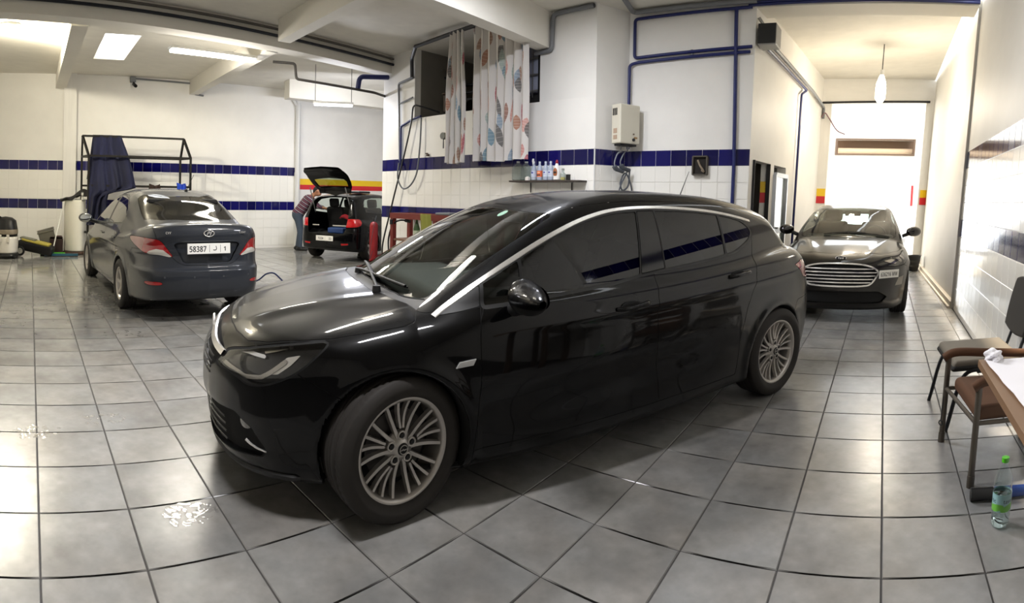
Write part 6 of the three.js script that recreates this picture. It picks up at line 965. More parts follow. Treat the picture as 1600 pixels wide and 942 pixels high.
{ // shelf with bottles
  const t = thingAbs('wall_shelf', 'thin dark shelf carrying a row of bottles below the blue tile band', 'shelf', [6.53, 4.7, 1.66]); part(t, 'board', rbox(0.22, 0.024, 1.27, 0.006, 6.535, 1.668, -4.685), std(0x3b322c, 0.6), { edge: 0.3 }); for (const v of [5.05, 4.3]) part(t, 'bracket', [bar(U(6.63, v, 1.65), U(6.63, v, 1.5), 0.012, 0.012), bar(U(6.63, v, 1.66), U(6.46, v, 1.655), 0.012, 0.01)], M.dark);
  const SH = 1.68, clearPl = phys(0xdfe6e4, 0.12, { transmission: 0.85, thickness: 0 }), milk = phys(0xc9d2e4, 0.35, { transmission: 0.35, thickness: 0 });
  const btl = (label, v, prof, mats, group) => { const q = thing('bottle', label, 'bottle', [6.53, v, SH], R(180), group); part(q, 'body', lathe(prof, 28), mats[0]); return q; };
  const jug = [[0, 0.005], [0.075, 0.005], [0.085, 0.02], [0.085, 0.17], [0.07, 0.22], [0.03, 0.255], [0.022, 0.275], [0, 0.278]];
  let q = btl('large clear plastic jug at the left end of the bottle shelf', 5.22, jug.map(([a, b]) => [a * 1.12, b]), [clearPl]); part(q, 'cap', cyl(0.026, 0.026, 0.025, 20, 0, 0.285, 0), std(0xdadada, 0.4));
  q = btl('second clear plastic jug on the shelf, just right of the largest jug', 5.06, jug.map(([a, b]) => [a * 0.95, b * 0.97]), [clearPl]); part(q, 'cap', cyl(0.026, 0.026, 0.025, 20, 0, 0.278, 0), std(0xdadada, 0.4));
  const bag = thing('soap_carton', 'tiny white carton on the shelf in front of the clear jugs', 'carton', [6.47, 4.99, SH]); part(bag, 'box', rbox(0.05, 0.05, 0.06, 0.004, 0, 0.025, 0), std(0xe5e0da, 0.5)); part(bag, 'tab', box(0.03, 0.01, 0.03, 0, 0.055, 0), std(0xe5e0da, 0.5));
  const bt = [[0, 0.004], [0.036, 0.004], [0.041, 0.012], [0.042, 0.17], [0.034, 0.205], [0.017, 0.235], [0.014, 0.255], [0, 0.256]];
  const label = (q, c0, c1, draw) => { const g = new THREE.CylinderGeometry(0.0425, 0.0425, 0.09, 28, 1, true).translate(0, 0.1, 0); part(q, 'paper_label', g, std(0xffffff, 0.5, 0, { map: canvasTex(256, 128, (c, W, H) => { c.fillStyle = c0; c.fillRect(0, 0, W, H); c.fillStyle = c1; for (const x of [0, W / 2]) draw(c, x + W / 4, H); }) })); };
  q = btl('spray bottle with white trigger head on the shelf', 4.92, bt, [milk]); part(q, 'trigger', [at(rbox(0.1, 0.035, 0.03, 0.01), 0.02, 0.3, 0.0, 0, 0.6, -0.35), rod([0, 0.25, 0], [0, 0.29, 0], 0.014), at(rbox(0.012, 0.06, 0.015, 0.004), 0.05, 0.265, -0.02, 0, 0.6, 0.3)], std(0xf2f2f0, 0.4), { label: 'white trigger head' }); part(q, 'liquid', cyl(0.038, 0.038, 0.045, 24, 0, 0.03, 0), std(0xd8c84a, 0.3)); label(q, '#c4cde0', '#3b3f9a', (c, x, H) => { c.beginPath(); c.arc(x, H * 0.32, 18, 0, 7); c.fill(); });
  q = btl('bottle with an orange and black label between the spray bottle and the pale pair', 4.81, bt, [milk]); part(q, 'cap', cyl(0.017, 0.017, 0.03, 18, 0, 0.268, 0), std(0xd5d9e0, 0.4)); label(q, '#e8734a', '#2a2018', (c, x, H) => { c.fillRect(x - 34, H * 0.62, 68, 26); c.fillStyle = '#f3c7a0'; c.fillRect(x - 30, H * 0.2, 60, 20); c.fillStyle = '#2a2018'; });
  for (const v of [4.7, 4.61]) { q = btl(v > 4.65 ? 'pale bluish bottle, left of the matching pair on the shelf' : 'pale bluish bottle, right of the matching pair beside the white bottle', v, bt, [milk], 'pale bluish bottles on the shelf'); part(q, 'cap', cyl(0.017, 0.019, 0.03, 18, 0, 0.268, 0), std(0xc9d0dd, 0.4)); label(q, '#cdd3df', '#454a9c', (c, x, H) => { c.beginPath(); c.arc(x, H * 0.3, 16, 0, 7); c.fill(); c.fillRect(x - 26, H * 0.6, 52, 4); }); }
  { q = btl('white detergent bottle with red cap and oval label on the shelf', 4.5, [[0, 0.004], [0.045, 0.004], [0.052, 0.015], [0.05, 0.12], [0.042, 0.18], [0.024, 0.23], [0.018, 0.25], [0, 0.25]], [std(0xf4f2ee, 0.3)]); part(q, 'cap', lathe([[0, 0.3], [0.012, 0.298], [0.02, 0.27], [0.022, 0.248], [0, 0.246]], 20), std(0x9c1c2c, 0.4), { label: 'red cap' });
    part(q, 'paper_label', [at(new THREE.SphereGeometry(1, 28, 16).scale(0.012, 0.068, 0.036), 0.043, 0.115, 0)], std(0x9a5a34, 0.5)); part(q, 'label_band', [at(new THREE.SphereGeometry(1, 24, 12).scale(0.012, 0.02, 0.03), 0.0465, 0.115, 0)], std(0x27221c, 0.5)); }
  q = btl('small clear jar with yellow liquid near the right end of the shelf', 4.39, [[0, 0.004], [0.038, 0.004], [0.04, 0.01], [0.04, 0.09], [0.02, 0.115], [0.018, 0.15], [0, 0.15]], [clearPl]); part(q, 'liquid', cyl(0.036, 0.036, 0.04, 24, 0, 0.026, 0), std(0xd6c02e, 0.3)); part(q, 'cap', cyl(0.02, 0.02, 0.025, 18, 0, 0.16, 0), std(0x8a8a84, 0.4));
  const bx = thing('black_pot', 'small black square pot at the right end of the bottle shelf', 'pot', [6.53, 4.3, SH]); part(bx, 'pot', rbox(0.05, 0.075, 0.055, 0.006, 0, 0.038, 0), M.black); part(bx, 'lid', rbox(0.054, 0.01, 0.059, 0.003, 0, 0.08, 0), M.dark);
}
{ // water heater on the return wall
  const t = thingAbs('water_heater', 'white gas water heater on the wall above the blue tiles', 'water heater', [6.93, 3.62, 2.2]), m = std(0xd8d3c2, 0.4); part(t, 'case', at(rbox(0.36, 0.56, 0.2, 0.02), 6.93, 2.49, -3.6, 0, -0.39), m);
  const M4 = new THREE.Matrix4().makeTranslation(6.93, 2.49, -3.6).multiply(new THREE.Matrix4().makeRotationY(-0.39)), o = { m: M4 };
  for (const z of [-0.055, -0.02, 0.015]) part(t, 'vent', box(0.006, 0.1, 0.022, -0.181, 0.17, z), M.black, o); for (const [y, h] of [[-0.1, 0.07], [-0.19, 0.06]]) part(t, 'vent_panel', box(0.004, h, 0.08, -0.181, y, -0.01), std(0xb39a84, 0.6), o);
  part(t, 'knob', at(cyl(0.022, 0.022, 0.02, 18), 0.06, -0.22, 0.105, Math.PI / 2), M.dark, o); part(t, 'indicator', at(cyl(0.012, 0.012, 0.012, 14), 0.06, -0.14, 0.105, Math.PI / 2), std(0x6b5a48, 0.5), o); part(t, 'window', box(0.06, 0.025, 0.004, 0.1, -0.19, 0.102), std(0x9b7a4a, 0.4), o); part(t, 'burner_tray', rbox(0.3, 0.03, 0.14, 0.01, 0, -0.295, 0), M.dark, o); part(t, 'pipe_stub', [rod([0.08, -0.3, -0.03], [0.08, -0.38, -0.05], 0.012), rod([-0.05, -0.3, -0.03], [-0.05, -0.36, -0.05], 0.012)], M.steel, o);
}
{ // junction box, plugs and their cables
  const t = thingAbs('junction_box', 'open dark junction box on the blue tile band', 'junction box', [7.15, 2.57, 1.78]); part(t, 'frame', [box(0.05, 0.02, 0.2, 7.15, 2.035, -2.57), box(0.05, 0.02, 0.2, 7.15, 1.78, -2.57), box(0.05, 0.26, 0.02, 7.15, 1.907, -2.67), box(0.05, 0.26, 0.02, 7.15, 1.907, -2.47)], std(0x4c463c, 0.7)); part(t, 'back', box(0.01, 0.25, 0.2, 7.17, 1.907, -2.57), std(0x2a2622, 0.9)); part(t, 'wire', tube([U(7.14, 2.6, 1.98), U(7.1, 2.55, 1.9), U(7.11, 2.5, 1.82), U(7.14, 2.54, 1.84)], 0.014, 8), std(0x8b7d6a, 0.6));
  const g = thingAbs('plug_cables', 'grey plugs and looped cables hanging in the corner below the water heater', 'cable', [7.0, 3.7, 1.4]), m = std(0x4c5058, 0.6); part(g, 'cable', [tube([U(6.98, 3.68, 2.12), U(6.84, 3.68, 2.06), U(6.8, 3.7, 1.93), U(6.83, 3.7, 1.87)], 0.01, 6), tube([U(7.05, 3.66, 2.12), U(6.95, 3.65, 2.05), U(6.9, 3.66, 1.95), U(6.93, 3.66, 1.9)], 0.01, 6)], std(0x8d9098, 0.5));
  for (const [u, v, h] of [[6.85, 3.7, 1.85], [6.95, 3.65, 1.87]]) part(g, 'plug', [rod(U(u, v, h), U(u + 0.12, v - 0.05, h - 0.03), 0.03, 12), rod(U(u, v, h), U(u - 0.03, v + 0.01, h + 0.04), 0.036, 12)], m); part(g, 'cable_loop', [tube([U(7.08, 3.6, 1.84), U(7.06, 3.62, 1.6), U(6.98, 3.66, 1.55), U(6.95, 3.68, 1.65), U(7.02, 3.64, 1.8), U(7.1, 3.58, 1.6), U(7.1, 3.58, 1.1)], 0.012, 6, 60), tube([U(7.04, 3.62, 1.82), U(6.92, 3.68, 1.55), U(6.9, 3.68, 1.1)], 0.012, 6, 30)], m);
}
// ---------------------------------------------------------------- workbench and gas cylinders
{
  const t = thingAbs('workbench', 'rusty red metal workbench against the tiled wall', 'workbench', [6.35, 7, 0]), m = std(0x6e2318, 0.6); part(t, 'top_rail', [bar(U(6.15, 7.83, 1.06), U(6.15, 5.2, 1.06), 0.1, 0.1), bar(U(6.55, 7.83, 1.06), U(6.55, 5.2, 1.06), 0.05, 0.1), bar(U(6.15, 7.81, 1.06), U(6.55, 7.81, 1.06), 0.06, 0.1), bar(U(6.15, 5.22, 1.06), U(6.55, 5.22, 1.06), 0.06, 0.1)], m, { edge: 0.3 });
  for (const [u, v] of [[6.15, 7.79], [6.55, 7.79], [6.15, 6.64], [6.55, 6.64], [6.15, 5.23], [6.55, 5.23]]) part(t, 'leg', bar(U(u, v, 0), U(u, v, 1.02), 0.08, 0.08), m); part(t, 'shelf', [box(0.44, 0.03, 2.6, 6.35, 0.63, -6.52)], std(0x7a5a44, 0.7), { edge: 0.3 });
  const b = thing('bottle', 'green plastic bottle standing on the shelf of the red workbench', 'bottle', [6.25, 7.25, 0.645]); part(b, 'body', lathe([[0, 0], [0.055, 0.004], [0.06, 0.03], [0.06, 0.2], [0.03, 0.3], [0.018, 0.34], [0, 0.34]], 24), phys(0x4a6b3c, 0.3, { transmission: 0.3, thickness: 0 })); part(b, 'cap', cyl(0.02, 0.02, 0.03, 16, 0, 0.35, 0), std(0x3c6a30, 0.4)); part(b, 'paper_label', new THREE.CylinderGeometry(0.061, 0.061, 0.08, 24, 1, true).translate(0, 0.13, 0), std(0xb9c2a8, 0.6));
  singleAbs('rag', 'yellow green rag hanging over the front rail of the workbench', 'cloth', sheet((s, t) => [6.09 - 0.03 * Math.sin(s * 3.1) + 0.015 * Math.sin(s * 14), 6.98 - 0.26 * s - 0.03 * t, 1.12 - 0.38 * t * (1 - 0.5 * Math.abs(s - 0.4))], 18, 14, 0.012), std(0x8a8a3a, 0.85));
  const g = thing('grey_toolbox', 'grey plastic box standing on top of the workbench rail', 'box', [6.3, 6.5, 1.11]); part(g, 'case', rbox(0.3, 0.16, 0.34, 0.02, 0, -0.08, 0), std(0x5c5f63, 0.5)); part(g, 'lid', rbox(0.3, 0.04, 0.34, 0.012, 0, 0.02, 0), std(0x6a6d70, 0.5));
  singleAbs('towel', 'white towel lying on the shelf of the red workbench', 'cloth', sheet((s, t) => [6.12 + 0.3 * t, 7.2 - 0.42 * s, 0.68 + 0.05 * Math.sin(s * 3.1) * Math.sin(t * 3.1) + 0.012 * Math.sin(s * 16 + t * 7)], 20, 14, 0.03), std(0xe3dfd2, 0.85));
  const k = thing('black_toolbag', 'black tool bag with a yellow handle on the workbench shelf', 'bag', [6.22, 6.45, 0.645], R(90)); part(k, 'bag', rbox(0.42, 0.24, 0.26, 0.05, 0, 0.12, 0), M.black); part(k, 'handle', tube([[-0.16, 0.24, 0], [-0.1, 0.3, 0.02], [0.1, 0.3, 0.02], [0.16, 0.24, 0]], 0.016, 8), std(0xc9a32a, 0.5));
  const a = thingAbs('air_hose', 'black air hose and fitting hanging at the left leg of the workbench', 'hose', [6.3, 7.8, 0.3]); part(a, 'hose', tube([U(6.2, 7.45, 0.98), U(6.15, 7.6, 0.98), U(6.14, 7.78, 0.9), U(6.12, 7.88, 0.65), U(6.1, 7.85, 0.4), U(6.1, 7.8, 0.1)], 0.016, 8, 50), M.black); part(a, 'fitting', rod(U(6.2, 7.5, 0.98), U(6.2, 7.38, 0.97), 0.03, 12), M.dark); part(a, 'tap', rod(U(6.08, 7.76, 0.99), U(6.08, 7.76, 0.9), 0.03, 12), M.dark);
  const cylinder = (u, v, hgt, r, m, label, top) => { const q = thing('gas_cylinder', label, 'cylinder', [u, v]); part(q, 'body', lathe([[0, 0.01], [r * 0.9, 0.01], [r, 0.05], [r, hgt - r * 0.9], [r * 0.8, hgt - r * 0.35], [r * 0.35, hgt], [0, hgt]], 28), m); part(q, 'valve', [cyl(0.025, 0.03, 0.08, 12, 0, hgt + 0.03, 0), at(cyl(0.012, 0.012, 0.1, 10), 0, hgt + 0.06, 0, Math.PI / 2)], M.dark); part(q, 'hose', tube([[0, hgt + 0.05, 0.05], [-0.03, hgt + 0.12, 0.12], [-0.15, hgt - 0.1, 0.2], [-0.2, hgt * 0.4, 0.16], [-0.16, hgt * 0.15, 0.1], [-0.12, 0.3, 0.13]], 0.006, 6, 60), std(0x3a3f48, 0.6)); return q; };
  cylinder(6.6, 9.0, 0.88, 0.085, std(0x8f1a20, 0.45), 'red gas cylinder standing at the corner of the tiled block');
  cylinder(6.88, 8.96, 1.15, 0.09, std(0x55585c, 0.5), 'tall grey cylinder behind the red one at the block corner');
  singleAbs('roof_tray', 'dark tray lying on the roof of the car with the raised tailgate', 'tray', at(rbox(0.5, 0.05, 0.3, 0.02), ...(() => { const q = hatch.bp(hatch.X0 - 2.9, 1.5, 0.25); return [q[0], q[2] + 0.005, -q[1]]; })(), 0, hatch.turn, 0), M.dark);
  singleAbs('red_cloth', 'red cloth lying behind the seats of the car with the raised tailgate', 'cloth', sheet((s, t) => { const q = hatch.bp(hatch.X0 - 3.15 - 0.12 * t, 0.98 - 0.06 * t + 0.02 * Math.sin(s * 11), lerp(-0.1, 0.5, s)); return q; }, 20, 8, 0.02), std(0xa01f2c, 0.8));
  singleAbs('blue_case', 'small blue case in the open boot of the far black car', 'case', at(rbox(0.3, 0.12, 0.4, 0.03), ...(() => { const q = hatch.bp(hatch.X0 - 3.7, 0.66, 0.15); return [q[0], q[2], -q[1]]; })(), 0, hatch.turn, 0), std(0x1d3a6e, 0.6));
}
// ---------------------------------------------------------------- the person at the far car
{
  const face = R(-38), t = thing('person', 'person in a striped shirt and jeans bending into the far black car', 'person', [6.55, 12.15], face);
  const B = [], bone = (a, b, r0, r1) => B.push([a, b, r0, r1]);
  const hip = [-0.02, 0.93, 0], chest = [0.24, 1.26, 0], neck = [0.36, 1.4, 0.0], head = [0.46, 1.5, 0.0];
  const legs = [[-1, [-0.02, 0.9, -0.09], [0.03, 0.5, -0.11], [-0.04, 0.09, -0.12], [0.09, 0.04, -0.13]], [1, [-0.02, 0.9, 0.09], [0.06, 0.5, 0.1], [0.06, 0.09, 0.12], [0.19, 0.04, 0.13]]], arms = [[-1, [0.28, 1.33, -0.18], [0.46, 1.12, -0.23], [0.68, 1.06, -0.16]], [1, [0.28, 1.33, 0.18], [0.47, 1.13, 0.25], [0.7, 1.08, 0.17]]];
  const seg = (p, a, b, r0, r1) => { const dx = b[0] - a[0], dy = b[1] - a[1], dz = b[2] - a[2], k = clamp(((p[0] - a[0]) * dx + (p[1] - a[1]) * dy + (p[2] - a[2]) * dz) / (dx * dx + dy * dy + dz * dz), 0, 1); return Math.hypot(p[0] - a[0] - dx * k, p[1] - a[1] - dy * k, p[2] - a[2] - dz * k) - lerp(r0, r1, k); };
  const torso = (p) => { const q = [p[0], p[1], p[2] * 0.72]; return smin(seg(q, hip, chest, 0.125, 0.14), seg(q, hip, [-0.03, 0.88, 0], 0.13, 0.12), 0.05); };
  const legF = (p) => Math.min(...legs.map(([, h, k, a]) => smin(seg(p, h, k, 0.09, 0.06), seg(p, k, a, 0.06, 0.042), 0.03))), armF = (p) => Math.min(...arms.map(([, s, e, w]) => smin(seg(p, s, e, 0.055, 0.043), seg(p, e, w, 0.042, 0.03), 0.02)));
  const fingers = []; for (const [sg, , , w] of arms) { fingers.push([w, [w[0] + 0.08, w[1] - 0.02, w[2]], 0.028, 0.032]); for (let i = 0; i < 4; i++) { const z = w[2] + (i - 1.5) * 0.019, l = [0.065, 0.075, 0.07, 0.055][i]; fingers.push([[w[0] + 0.08, w[1] - 0.02, z], [w[0] + 0.08 + l * 0.7, w[1] - 0.03, z], 0.0095, 0.009], [[w[0] + 0.08 + l * 0.7, w[1] - 0.03, z], [w[0] + 0.08 + l, w[1] - 0.055, z], 0.009, 0.008]); } fingers.push([[w[0] + 0.03, w[1] - 0.01, w[2] - sg * 0.025], [w[0] + 0.075, w[1] - 0.035, w[2] - sg * 0.055], 0.012, 0.01]); }
  const headF = (p) => { const x = p[0] - head[0], y = p[1] - head[1], z = p[2]; let f = Math.hypot(x / 0.1, y / 0.125, z / 0.078) * 0.09 - 0.09; f = smin(f, Math.hypot(x - 0.06, y + 0.06, z) - 0.05, 0.04); f = smin(f, Math.hypot(x - 0.102, y + 0.01, z) - 0.016, 0.015); for (const s of [-1, 1]) f = smin(f, Math.hypot(x * 0.7, y, (z - s * 0.08) * 1.6) - 0.024, 0.01); return f; };
  const body = (x, y, z) => { const p = [x, y, z]; let f = smin(smin(torso(p), legF(p), 0.05), armF(p), 0.05); f = smin(f, seg(p, chest, neck, 0.07, 0.055), 0.05); f = smin(f, seg(p, neck, head, 0.05, 0.05), 0.02); f = smin(f, headF(p), 0.03); for (const b of fingers) f = smin(f, seg(p, ...b), 0.006); return f; };
  const shirt = (x, y, z) => { const p = [x, y, z]; return smin(torso(p), armF(p), 0.05) - 0.016; }, jeans = (x, y, z) => { const p = [x, y, z]; return smin(Math.max(torso(p), y - 0.97), legF(p), 0.05) - 0.014; };
  const uvY = (T, k) => { const g = triGeo(T), P = g.attributes.position, u = g.attributes.uv; for (let i = 0; i < P.count; i++) u.setXY(i, P.getZ(i), (P.getY(i) * 0.8 + P.getX(i) * 0.5) * k); return g; };
  const bm = part(t, 'body', triGeo(skin(body, [-0.3, 0.0, -0.4], [0.95, 1.7, 0.4], 0.014, true)), std(0x9a6a4c, 0.6));
  const stripe = canvasTex(64, 256, (c, W, H) => { for (let i = 0; i < 8; i++) { c.fillStyle = ['#3c1f2a', '#8e7f83', '#2a2038', '#6d3844'][i % 4]; c.fillRect(0, i * 32, W, 32); } }); stripe.wrapS = stripe.wrapT = THREE.RepeatWrapping;
  const shirtT = cut(skin(shirt, [-0.3, 0.8, -0.4], [0.85, 1.6, 0.4], 0.018, true), (x, y, z) => Math.max(0.93 - y - 0.3 * x, x - 0.62))[0]; part(t, 'shirt', uvY(shirtT, 6), std(0xffffff, 0.85, 0, { map: stripe }), { parent: bm, label: 'striped shirt' });
  part(t, 'jeans', triGeo(cut(skin(jeans, [-0.3, 0.02, -0.4], [0.4, 1.05, 0.4], 0.018, true), (x, y) => Math.max(0.1 - y, y - 0.99 + 0.2 * x))[0]), std(0x3f4a57, 0.9), { parent: bm, label: 'blue jeans' });
  for (const [, , , a] of legs) part(t, 'shoe', triGeo(skin((x, y, z) => { const p = [x, y, z]; return Math.max(smin(seg(p, [a[0] - 0.05, 0.045, a[2]], [a[0] + 0.16, 0.035, a[2] * 1.05], 0.05, 0.042), seg(p, a, [a[0], 0.06, a[2]], 0.055, 0.05), 0.03), 0.002 - y); }, [a[0] - 0.15, -0.02, a[2] - 0.1], [a[0] + 0.25, 0.18, a[2] + 0.1], 0.012, true)), M.black, { parent: bm });
  part(t, 'hair', triGeo(cut(skin((x, y, z) => Math.hypot((x - head[0]) / 0.1, (y - head[1]) / 0.125, z / 0.078) * 0.09 - 0.097, [0.3, 1.3, -0.15], [0.65, 1.7, 0.15], 0.012, true), (x, y) => 0.03 + (x - head[0]) * 0.9 - (y - head[1]))[0]), std(0x14100d, 0.8), { parent: bm });
  for (const s of [-1, 1]) part(t, 'eye', at(new THREE.SphereGeometry(0.011, 10, 8), head[0] + 0.088, head[1] + 0.02, s * 0.03), std(0x1a1412, 0.3), { parent: bm }); part(t, 'mouth', at(rbox(0.008, 0.008, 0.04, 0.003), head[0] + 0.105, head[1] - 0.06, 0), std(0x7a3f38, 0.6), { parent: bm });
}
// ---------------------------------------------------------------- passage and right side
{
  const t = thing('waste_bin', 'small black waste bin at the foot of the passage pillar', 'bin', [11.45, -0.62]), s = 1.0; part(t, 'tub', lathe([[0, 0.01], [0.1, 0.01], [0.14, 0.32], [0.15, 0.325], [0.15, 0.335], [0.13, 0.33], [0.092, 0.02], [0, 0.02]], 28), M.black); for (const h of [0.1, 0.2]) part(t, 'band', lathe([[0.1 + h * 0.125, h], [0.106 + h * 0.125, h + 0.02], [0.104 + h * 0.135, h + 0.04]], 28), std(0x35332f, 0.6));
}
{ // chairs, table
  const brown = std(0x5a3a22, 0.8, 0, { map: wallTex }), frame = std(0x5d564c, 0.5, 0.5), blackSeat = std(0x14120f, 0.75), blackFrame = std(0x17181c, 0.4, 0.4);
  const sc = 0.9, V = (p) => U(p[0], p[1], p[2]);
  { const t = thingAbs('armchair', 'brown upholstered armchair with grey metal legs beside the table', 'chair', [2.97, -0.62]); const F0 = [3.24, -0.36], F1 = [2.7, -0.45], B0 = [3.22, -0.85], B1 = [2.72, -0.88];
    for (const [a, h] of [[F0, 0.51], [F1, 0.51], [B0, 0.86], [B1, 0.86]]) part(t, 'leg', [rod(V([...a, 0]), V([a[0], a[1], h]), 0.017, 12), rod(V([...a, 0]), V([a[0], a[1], 0.06]), 0.02, 12)], frame);
    part(t, 'seat', [at(rbox(0.5, 0.08, 0.44, 0.03), 2.97, 0.365, 0.64, 0, 0.1, 0)], brown); for (const [a, b] of [[F0, B0], [F1, B1]]) { part(t, 'armrest', tube([V([a[0], a[1] + 0.03, 0.5]), V([a[0], a[1] - 0.02, 0.53]), V([lerp(a[0], b[0], 0.5), lerp(a[1], b[1], 0.5), 0.53]), V([b[0], b[1], 0.52])], 0.026, 12, 30), brown); part(t, 'rail', rod(V([...a, 0.32]), V([...b, 0.32]), 0.012, 10), frame); }
    part(t, 'cross_rail', [rod(V([...F0, 0.32]), V([...F1, 0.32]), 0.012, 10), rod(V([...B0, 0.32]), V([...B1, 0.32]), 0.012, 10)], frame); part(t, 'backrest', at(rbox(0.48, 0.36, 0.07, 0.03), 2.97, 0.74, 0.87, 0.1, 0.05, 0), brown);
    part(t, 'loose_thread', [rod(V([3.16, -0.34, 0.3]), V([3.16, -0.335, 0.16]), 0.003, 6), at(new THREE.TorusGeometry(0.013, 0.004, 6, 16), 3.16, 0.145, 0.335, 0, 0.8)], M.dark);
    const k = thing('phone', 'shiny dark phone lying on the seat of the brown armchair', 'phone', [2.84, -0.64, 0.405], 0.5); part(k, 'case', rbox(0.15, 0.012, 0.075, 0.005, 0, 0.008, 0), M.black); part(k, 'screen', box(0.14, 0.002, 0.066, 0, 0.015, 0), phys(0x222a30, 0.05)); }
  { const t = thingAbs('visitor_chair', 'black visitor chair with curved seat standing by the right wall', 'chair', [3.63, -0.65]); const F0 = [3.92, -0.4], F1 = [3.38, -0.46], B0 = [3.9, -0.86], B1 = [3.42, -0.9];
    for (const [a, top] of [[F0, B0], [F1, B1]]) part(t, 'leg', tube([V([a[0], a[1] + 0.06, 0]), V([a[0], a[1] - 0.04, 0.36]), V([lerp(a[0], top[0], 0.4), lerp(a[1], top[1], 0.4), 0.38])], 0.013, 10, 24), blackFrame); for (const [a, f] of [[B0, F0], [B1, F1]]) part(t, 'leg', tube([V([a[0], a[1] - 0.02, 0]), V([lerp(a[0], f[0], 0.5), lerp(a[1], f[1], 0.5), 0.36]), V([lerp(a[0], f[0], 0.75), lerp(a[1], f[1], 0.75), 0.37])], 0.013, 10, 24), blackFrame);
    const sg = rbox(0.52, 0.055, 0.46, 0.025, 0, 0, 0, 6), sp = sg.attributes.position; for (let i = 0; i < sp.count; i++) sp.setY(i, sp.getY(i) + 0.35 * sp.getX(i) ** 2 - 0.15 * Math.max(0, -sp.getZ(i)) ** 1.5); sg.computeVertexNormals();
    part(t, 'seat', at(sg.clone(), 3.65, 0.405, 0.62, 0, 0.08, 0), std(0x6d665a, 0.7)); part(t, 'seat_shell', at(sg.clone().scale(1.04, 0.7, 1.04), 3.65, 0.385, 0.62, 0, 0.08, 0), blackSeat);
    const bs = new THREE.Shape(); bs.moveTo(-0.22, 0); bs.quadraticCurveTo(-0.25, 0.2, -0.19, 0.34); bs.quadraticCurveTo(0, 0.4, 0.19, 0.34); bs.quadraticCurveTo(0.25, 0.2, 0.22, 0); bs.quadraticCurveTo(0, -0.05, -0.22, 0); const bg = extr(bs, 0.05, 0.015, 3); part(t, 'backrest', at(bg, 3.66, 0.56, 0.86, 0.16, 0.05, 0), blackSeat); for (const u of [3.5, 3.82]) part(t, 'back_post', rod(V([u, -0.84, 0.38]), V([u, -0.91, 0.62]), 0.012, 10), blackFrame); }
  { const t = thingAbs('table', 'wooden table with papers at the right edge of the picture', 'table', [1.75, -0.65]); part(t, 'tabletop', [box(1.15, 0.03, 0.56, 1.8, 0.722, 0.645)], std(0x7d5f44, 0.55), { edge: 0.3 });
    for (const [u, v] of [[1.72, -0.55], [1.72, -0.88], [1.28, -0.55], [1.28, -0.88]]) part(t, 'leg', bar(U(u, v, 0), U(u, v, 0.7), 0.045, 0.045), std(0x5d4531, 0.6));
    const paper = (label, u, v, w, d, a, h) => { const g = new THREE.PlaneGeometry(w, d, 8, 8).rotateX(-Math.PI / 2), p = g.attributes.position; for (let i = 0; i < p.count; i++) p.setY(i, 0.006 * Math.sin(p.getX(i) * 14 + a * 5) ** 2 + 0.012 * Math.max(0, p.getX(i) / w - 0.2)); const g2 = g.clone().translate(0, -0.002, 0); g2.index.array.reverse(); g.computeVertexNormals(); g2.computeVertexNormals(); singleAbs('paper_sheet', label, 'paper', at(join([g, g2]), u, h, -v, 0, a, 0), std(0xf1eff2, 0.7), { edge: 0 }); };
    paper('large white sheet covering the near side of the table', 2.05, -0.6, 0.55, 0.4, 0.06, 0.745); paper('white sheet lying on the table farther right, under the edge of the frame', 1.62, -0.66, 0.42, 0.36, -0.12, 0.742);
    singleAbs('crumpled_tissue', 'crumpled white tissue at the corner of the table', 'tissue', (() => { const g = new THREE.IcosahedronGeometry(0.035, 4), p = g.attributes.position; for (let i = 0; i < p.count; i++) { const x = p.getX(i), y = p.getY(i), z = p.getZ(i), k = 1 + 0.35 * Math.sin(x * 130 + y * 70) * Math.sin(z * 110 - y * 60); p.setXYZ(i, x * k * 1.3, Math.max(-0.02, y * k * 0.7), z * k); } g.computeVertexNormals(); return at(g, 2.33, 0.765, 0.42); })(), std(0xe9e7ea, 0.8)); }
  { const t = thing('water_bottle', 'clear plastic water bottle with green cap and label on the floor', 'bottle', [2.358, -0.528]), clear = phys(0xf2f8f8, 0.04, { transmission: 1, thickness: 0, ior: 1.35 }), pr = [[0.0, 0.012], [0.018, 0.004], [0.034, 0.0], [0.041, 0.012], [0.042, 0.055], [0.0395, 0.06], [0.042, 0.066], [0.042, 0.165], [0.039, 0.17], [0.041, 0.177], [0.0415, 0.205], [0.034, 0.235], [0.02, 0.258], [0.0145, 0.268], [0.0145, 0.285], [0, 0.286]];
    part(t, 'bottle', lathe(pr, 40), clear); part(t, 'water', lathe([[0, 0.014], [0.034, 0.006], [0.0395, 0.014], [0.0395, 0.148], [0, 0.148]], 32), phys(0xeaf6f6, 0.02, { transmission: 1, thickness: 0.07, ior: 1.33 })); part(t, 'cap', cyl(0.0165, 0.0165, 0.02, 28, 0, 0.292, 0), std(0x4fc01c, 0.4), { label: 'green cap' });
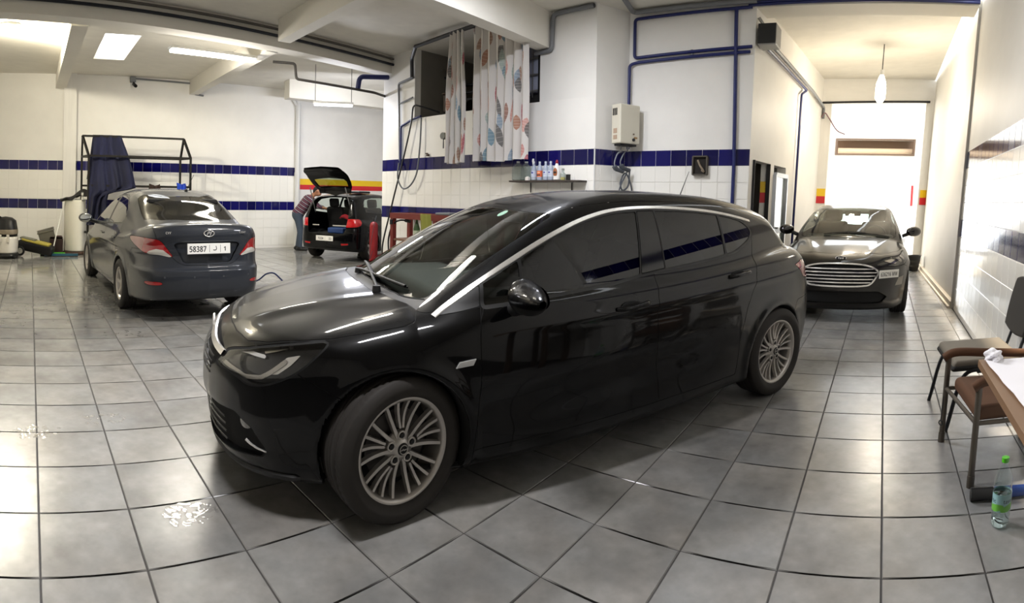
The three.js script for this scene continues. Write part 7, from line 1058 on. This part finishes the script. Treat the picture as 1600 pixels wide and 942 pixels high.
    part(t, 'paper_label', new THREE.CylinderGeometry(0.0427, 0.0427, 0.075, 40, 1, true).translate(0, 0.115, 0), phys(0xffffff, 0.4, { map: canvasTex(512, 128, (c, W, H) => { c.fillStyle = '#8fb7b8'; c.fillRect(0, 0, W, H); c.fillStyle = '#6fb844'; for (let i = 0; i < 4; i++) { c.beginPath(); c.ellipse(i * 128 + 50, 100, 80, 26, -0.2, 0, 7); c.fill(); } c.fillStyle = '#2b3d4c'; c.font = 'bold 40px sans-serif'; c.textAlign = 'center'; for (let i = 0; i < 3; i++) c.fillText('tavoc', 90 + i * 170, 64); }) })); }
  { const t = thingAbs('folded_umbrella', 'blue folded umbrella with black end lying on the floor behind the water bottle', 'umbrella', [2.57, -0.62]); part(t, 'canopy', rod(U(2.57, -0.54, 0.03), U(2.56, -0.86, 0.03), 0.028, 16, 0.022), std(0x1e3f86, 0.6)); part(t, 'handle', [rod(U(2.575, -0.43, 0.03), U(2.57, -0.54, 0.03), 0.03, 16)], M.black); part(t, 'tip', rod(U(2.56, -0.86, 0.03), U(2.56, -0.91, 0.03), 0.008, 8), M.dark); }
}
{ // blue hose loop between the cars and water splashes
  singleAbs('hose', 'thin blue hose looping up from the floor behind the bonnet', 'hose', tube([U(3.3, 7.75, 0.02), U(3.42, 7.6, 0.1), U(3.5, 7.5, 0.2), U(3.58, 7.42, 0.22), U(3.7, 7.4, 0.12), U(3.8, 7.4, 0.02), U(4.2, 7.6, 0.015), U(4.8, 7.4, 0.015)], 0.012, 8, 60), std(0x1c2a5a, 0.5));
  const splash = (u, v, n, r, label) => { const L = []; for (let i = 0; i < n; i++) { const a = rnd() * 6.28, d = r * Math.sqrt(rnd()), s = rr(0.005, 0.02); L.push(new THREE.SphereGeometry(1, 12, 6).scale(s * rr(0.8, 2.2), 0.0011, s).rotateY(rnd() * 3).translate(u + Math.cos(a) * d * 1.3, 0.001, -v + Math.sin(a) * d * 0.8)); } singleAbs('water_splash', label, 'water', L, phys(0xffffff, 0.02, { transmission: 1, thickness: 0, ior: 1.33 }), { kind: 'stuff', edge: 0 }); };
  splash(0.714, 2.3, 46, 0.1, 'patch of splashed water on the tile left of the front wheel'); splash(0.06, 3.2, 34, 0.12, 'scattered water splashes on the tile seam at the far left'); splash(0.48, 3.35, 22, 0.1, 'small water splash between the left edge and the bumper'); splash(0.9, 5.3, 20, 0.2, 'water drops on the floor behind the grey sedan');
}
renderer.render(scene, camera);
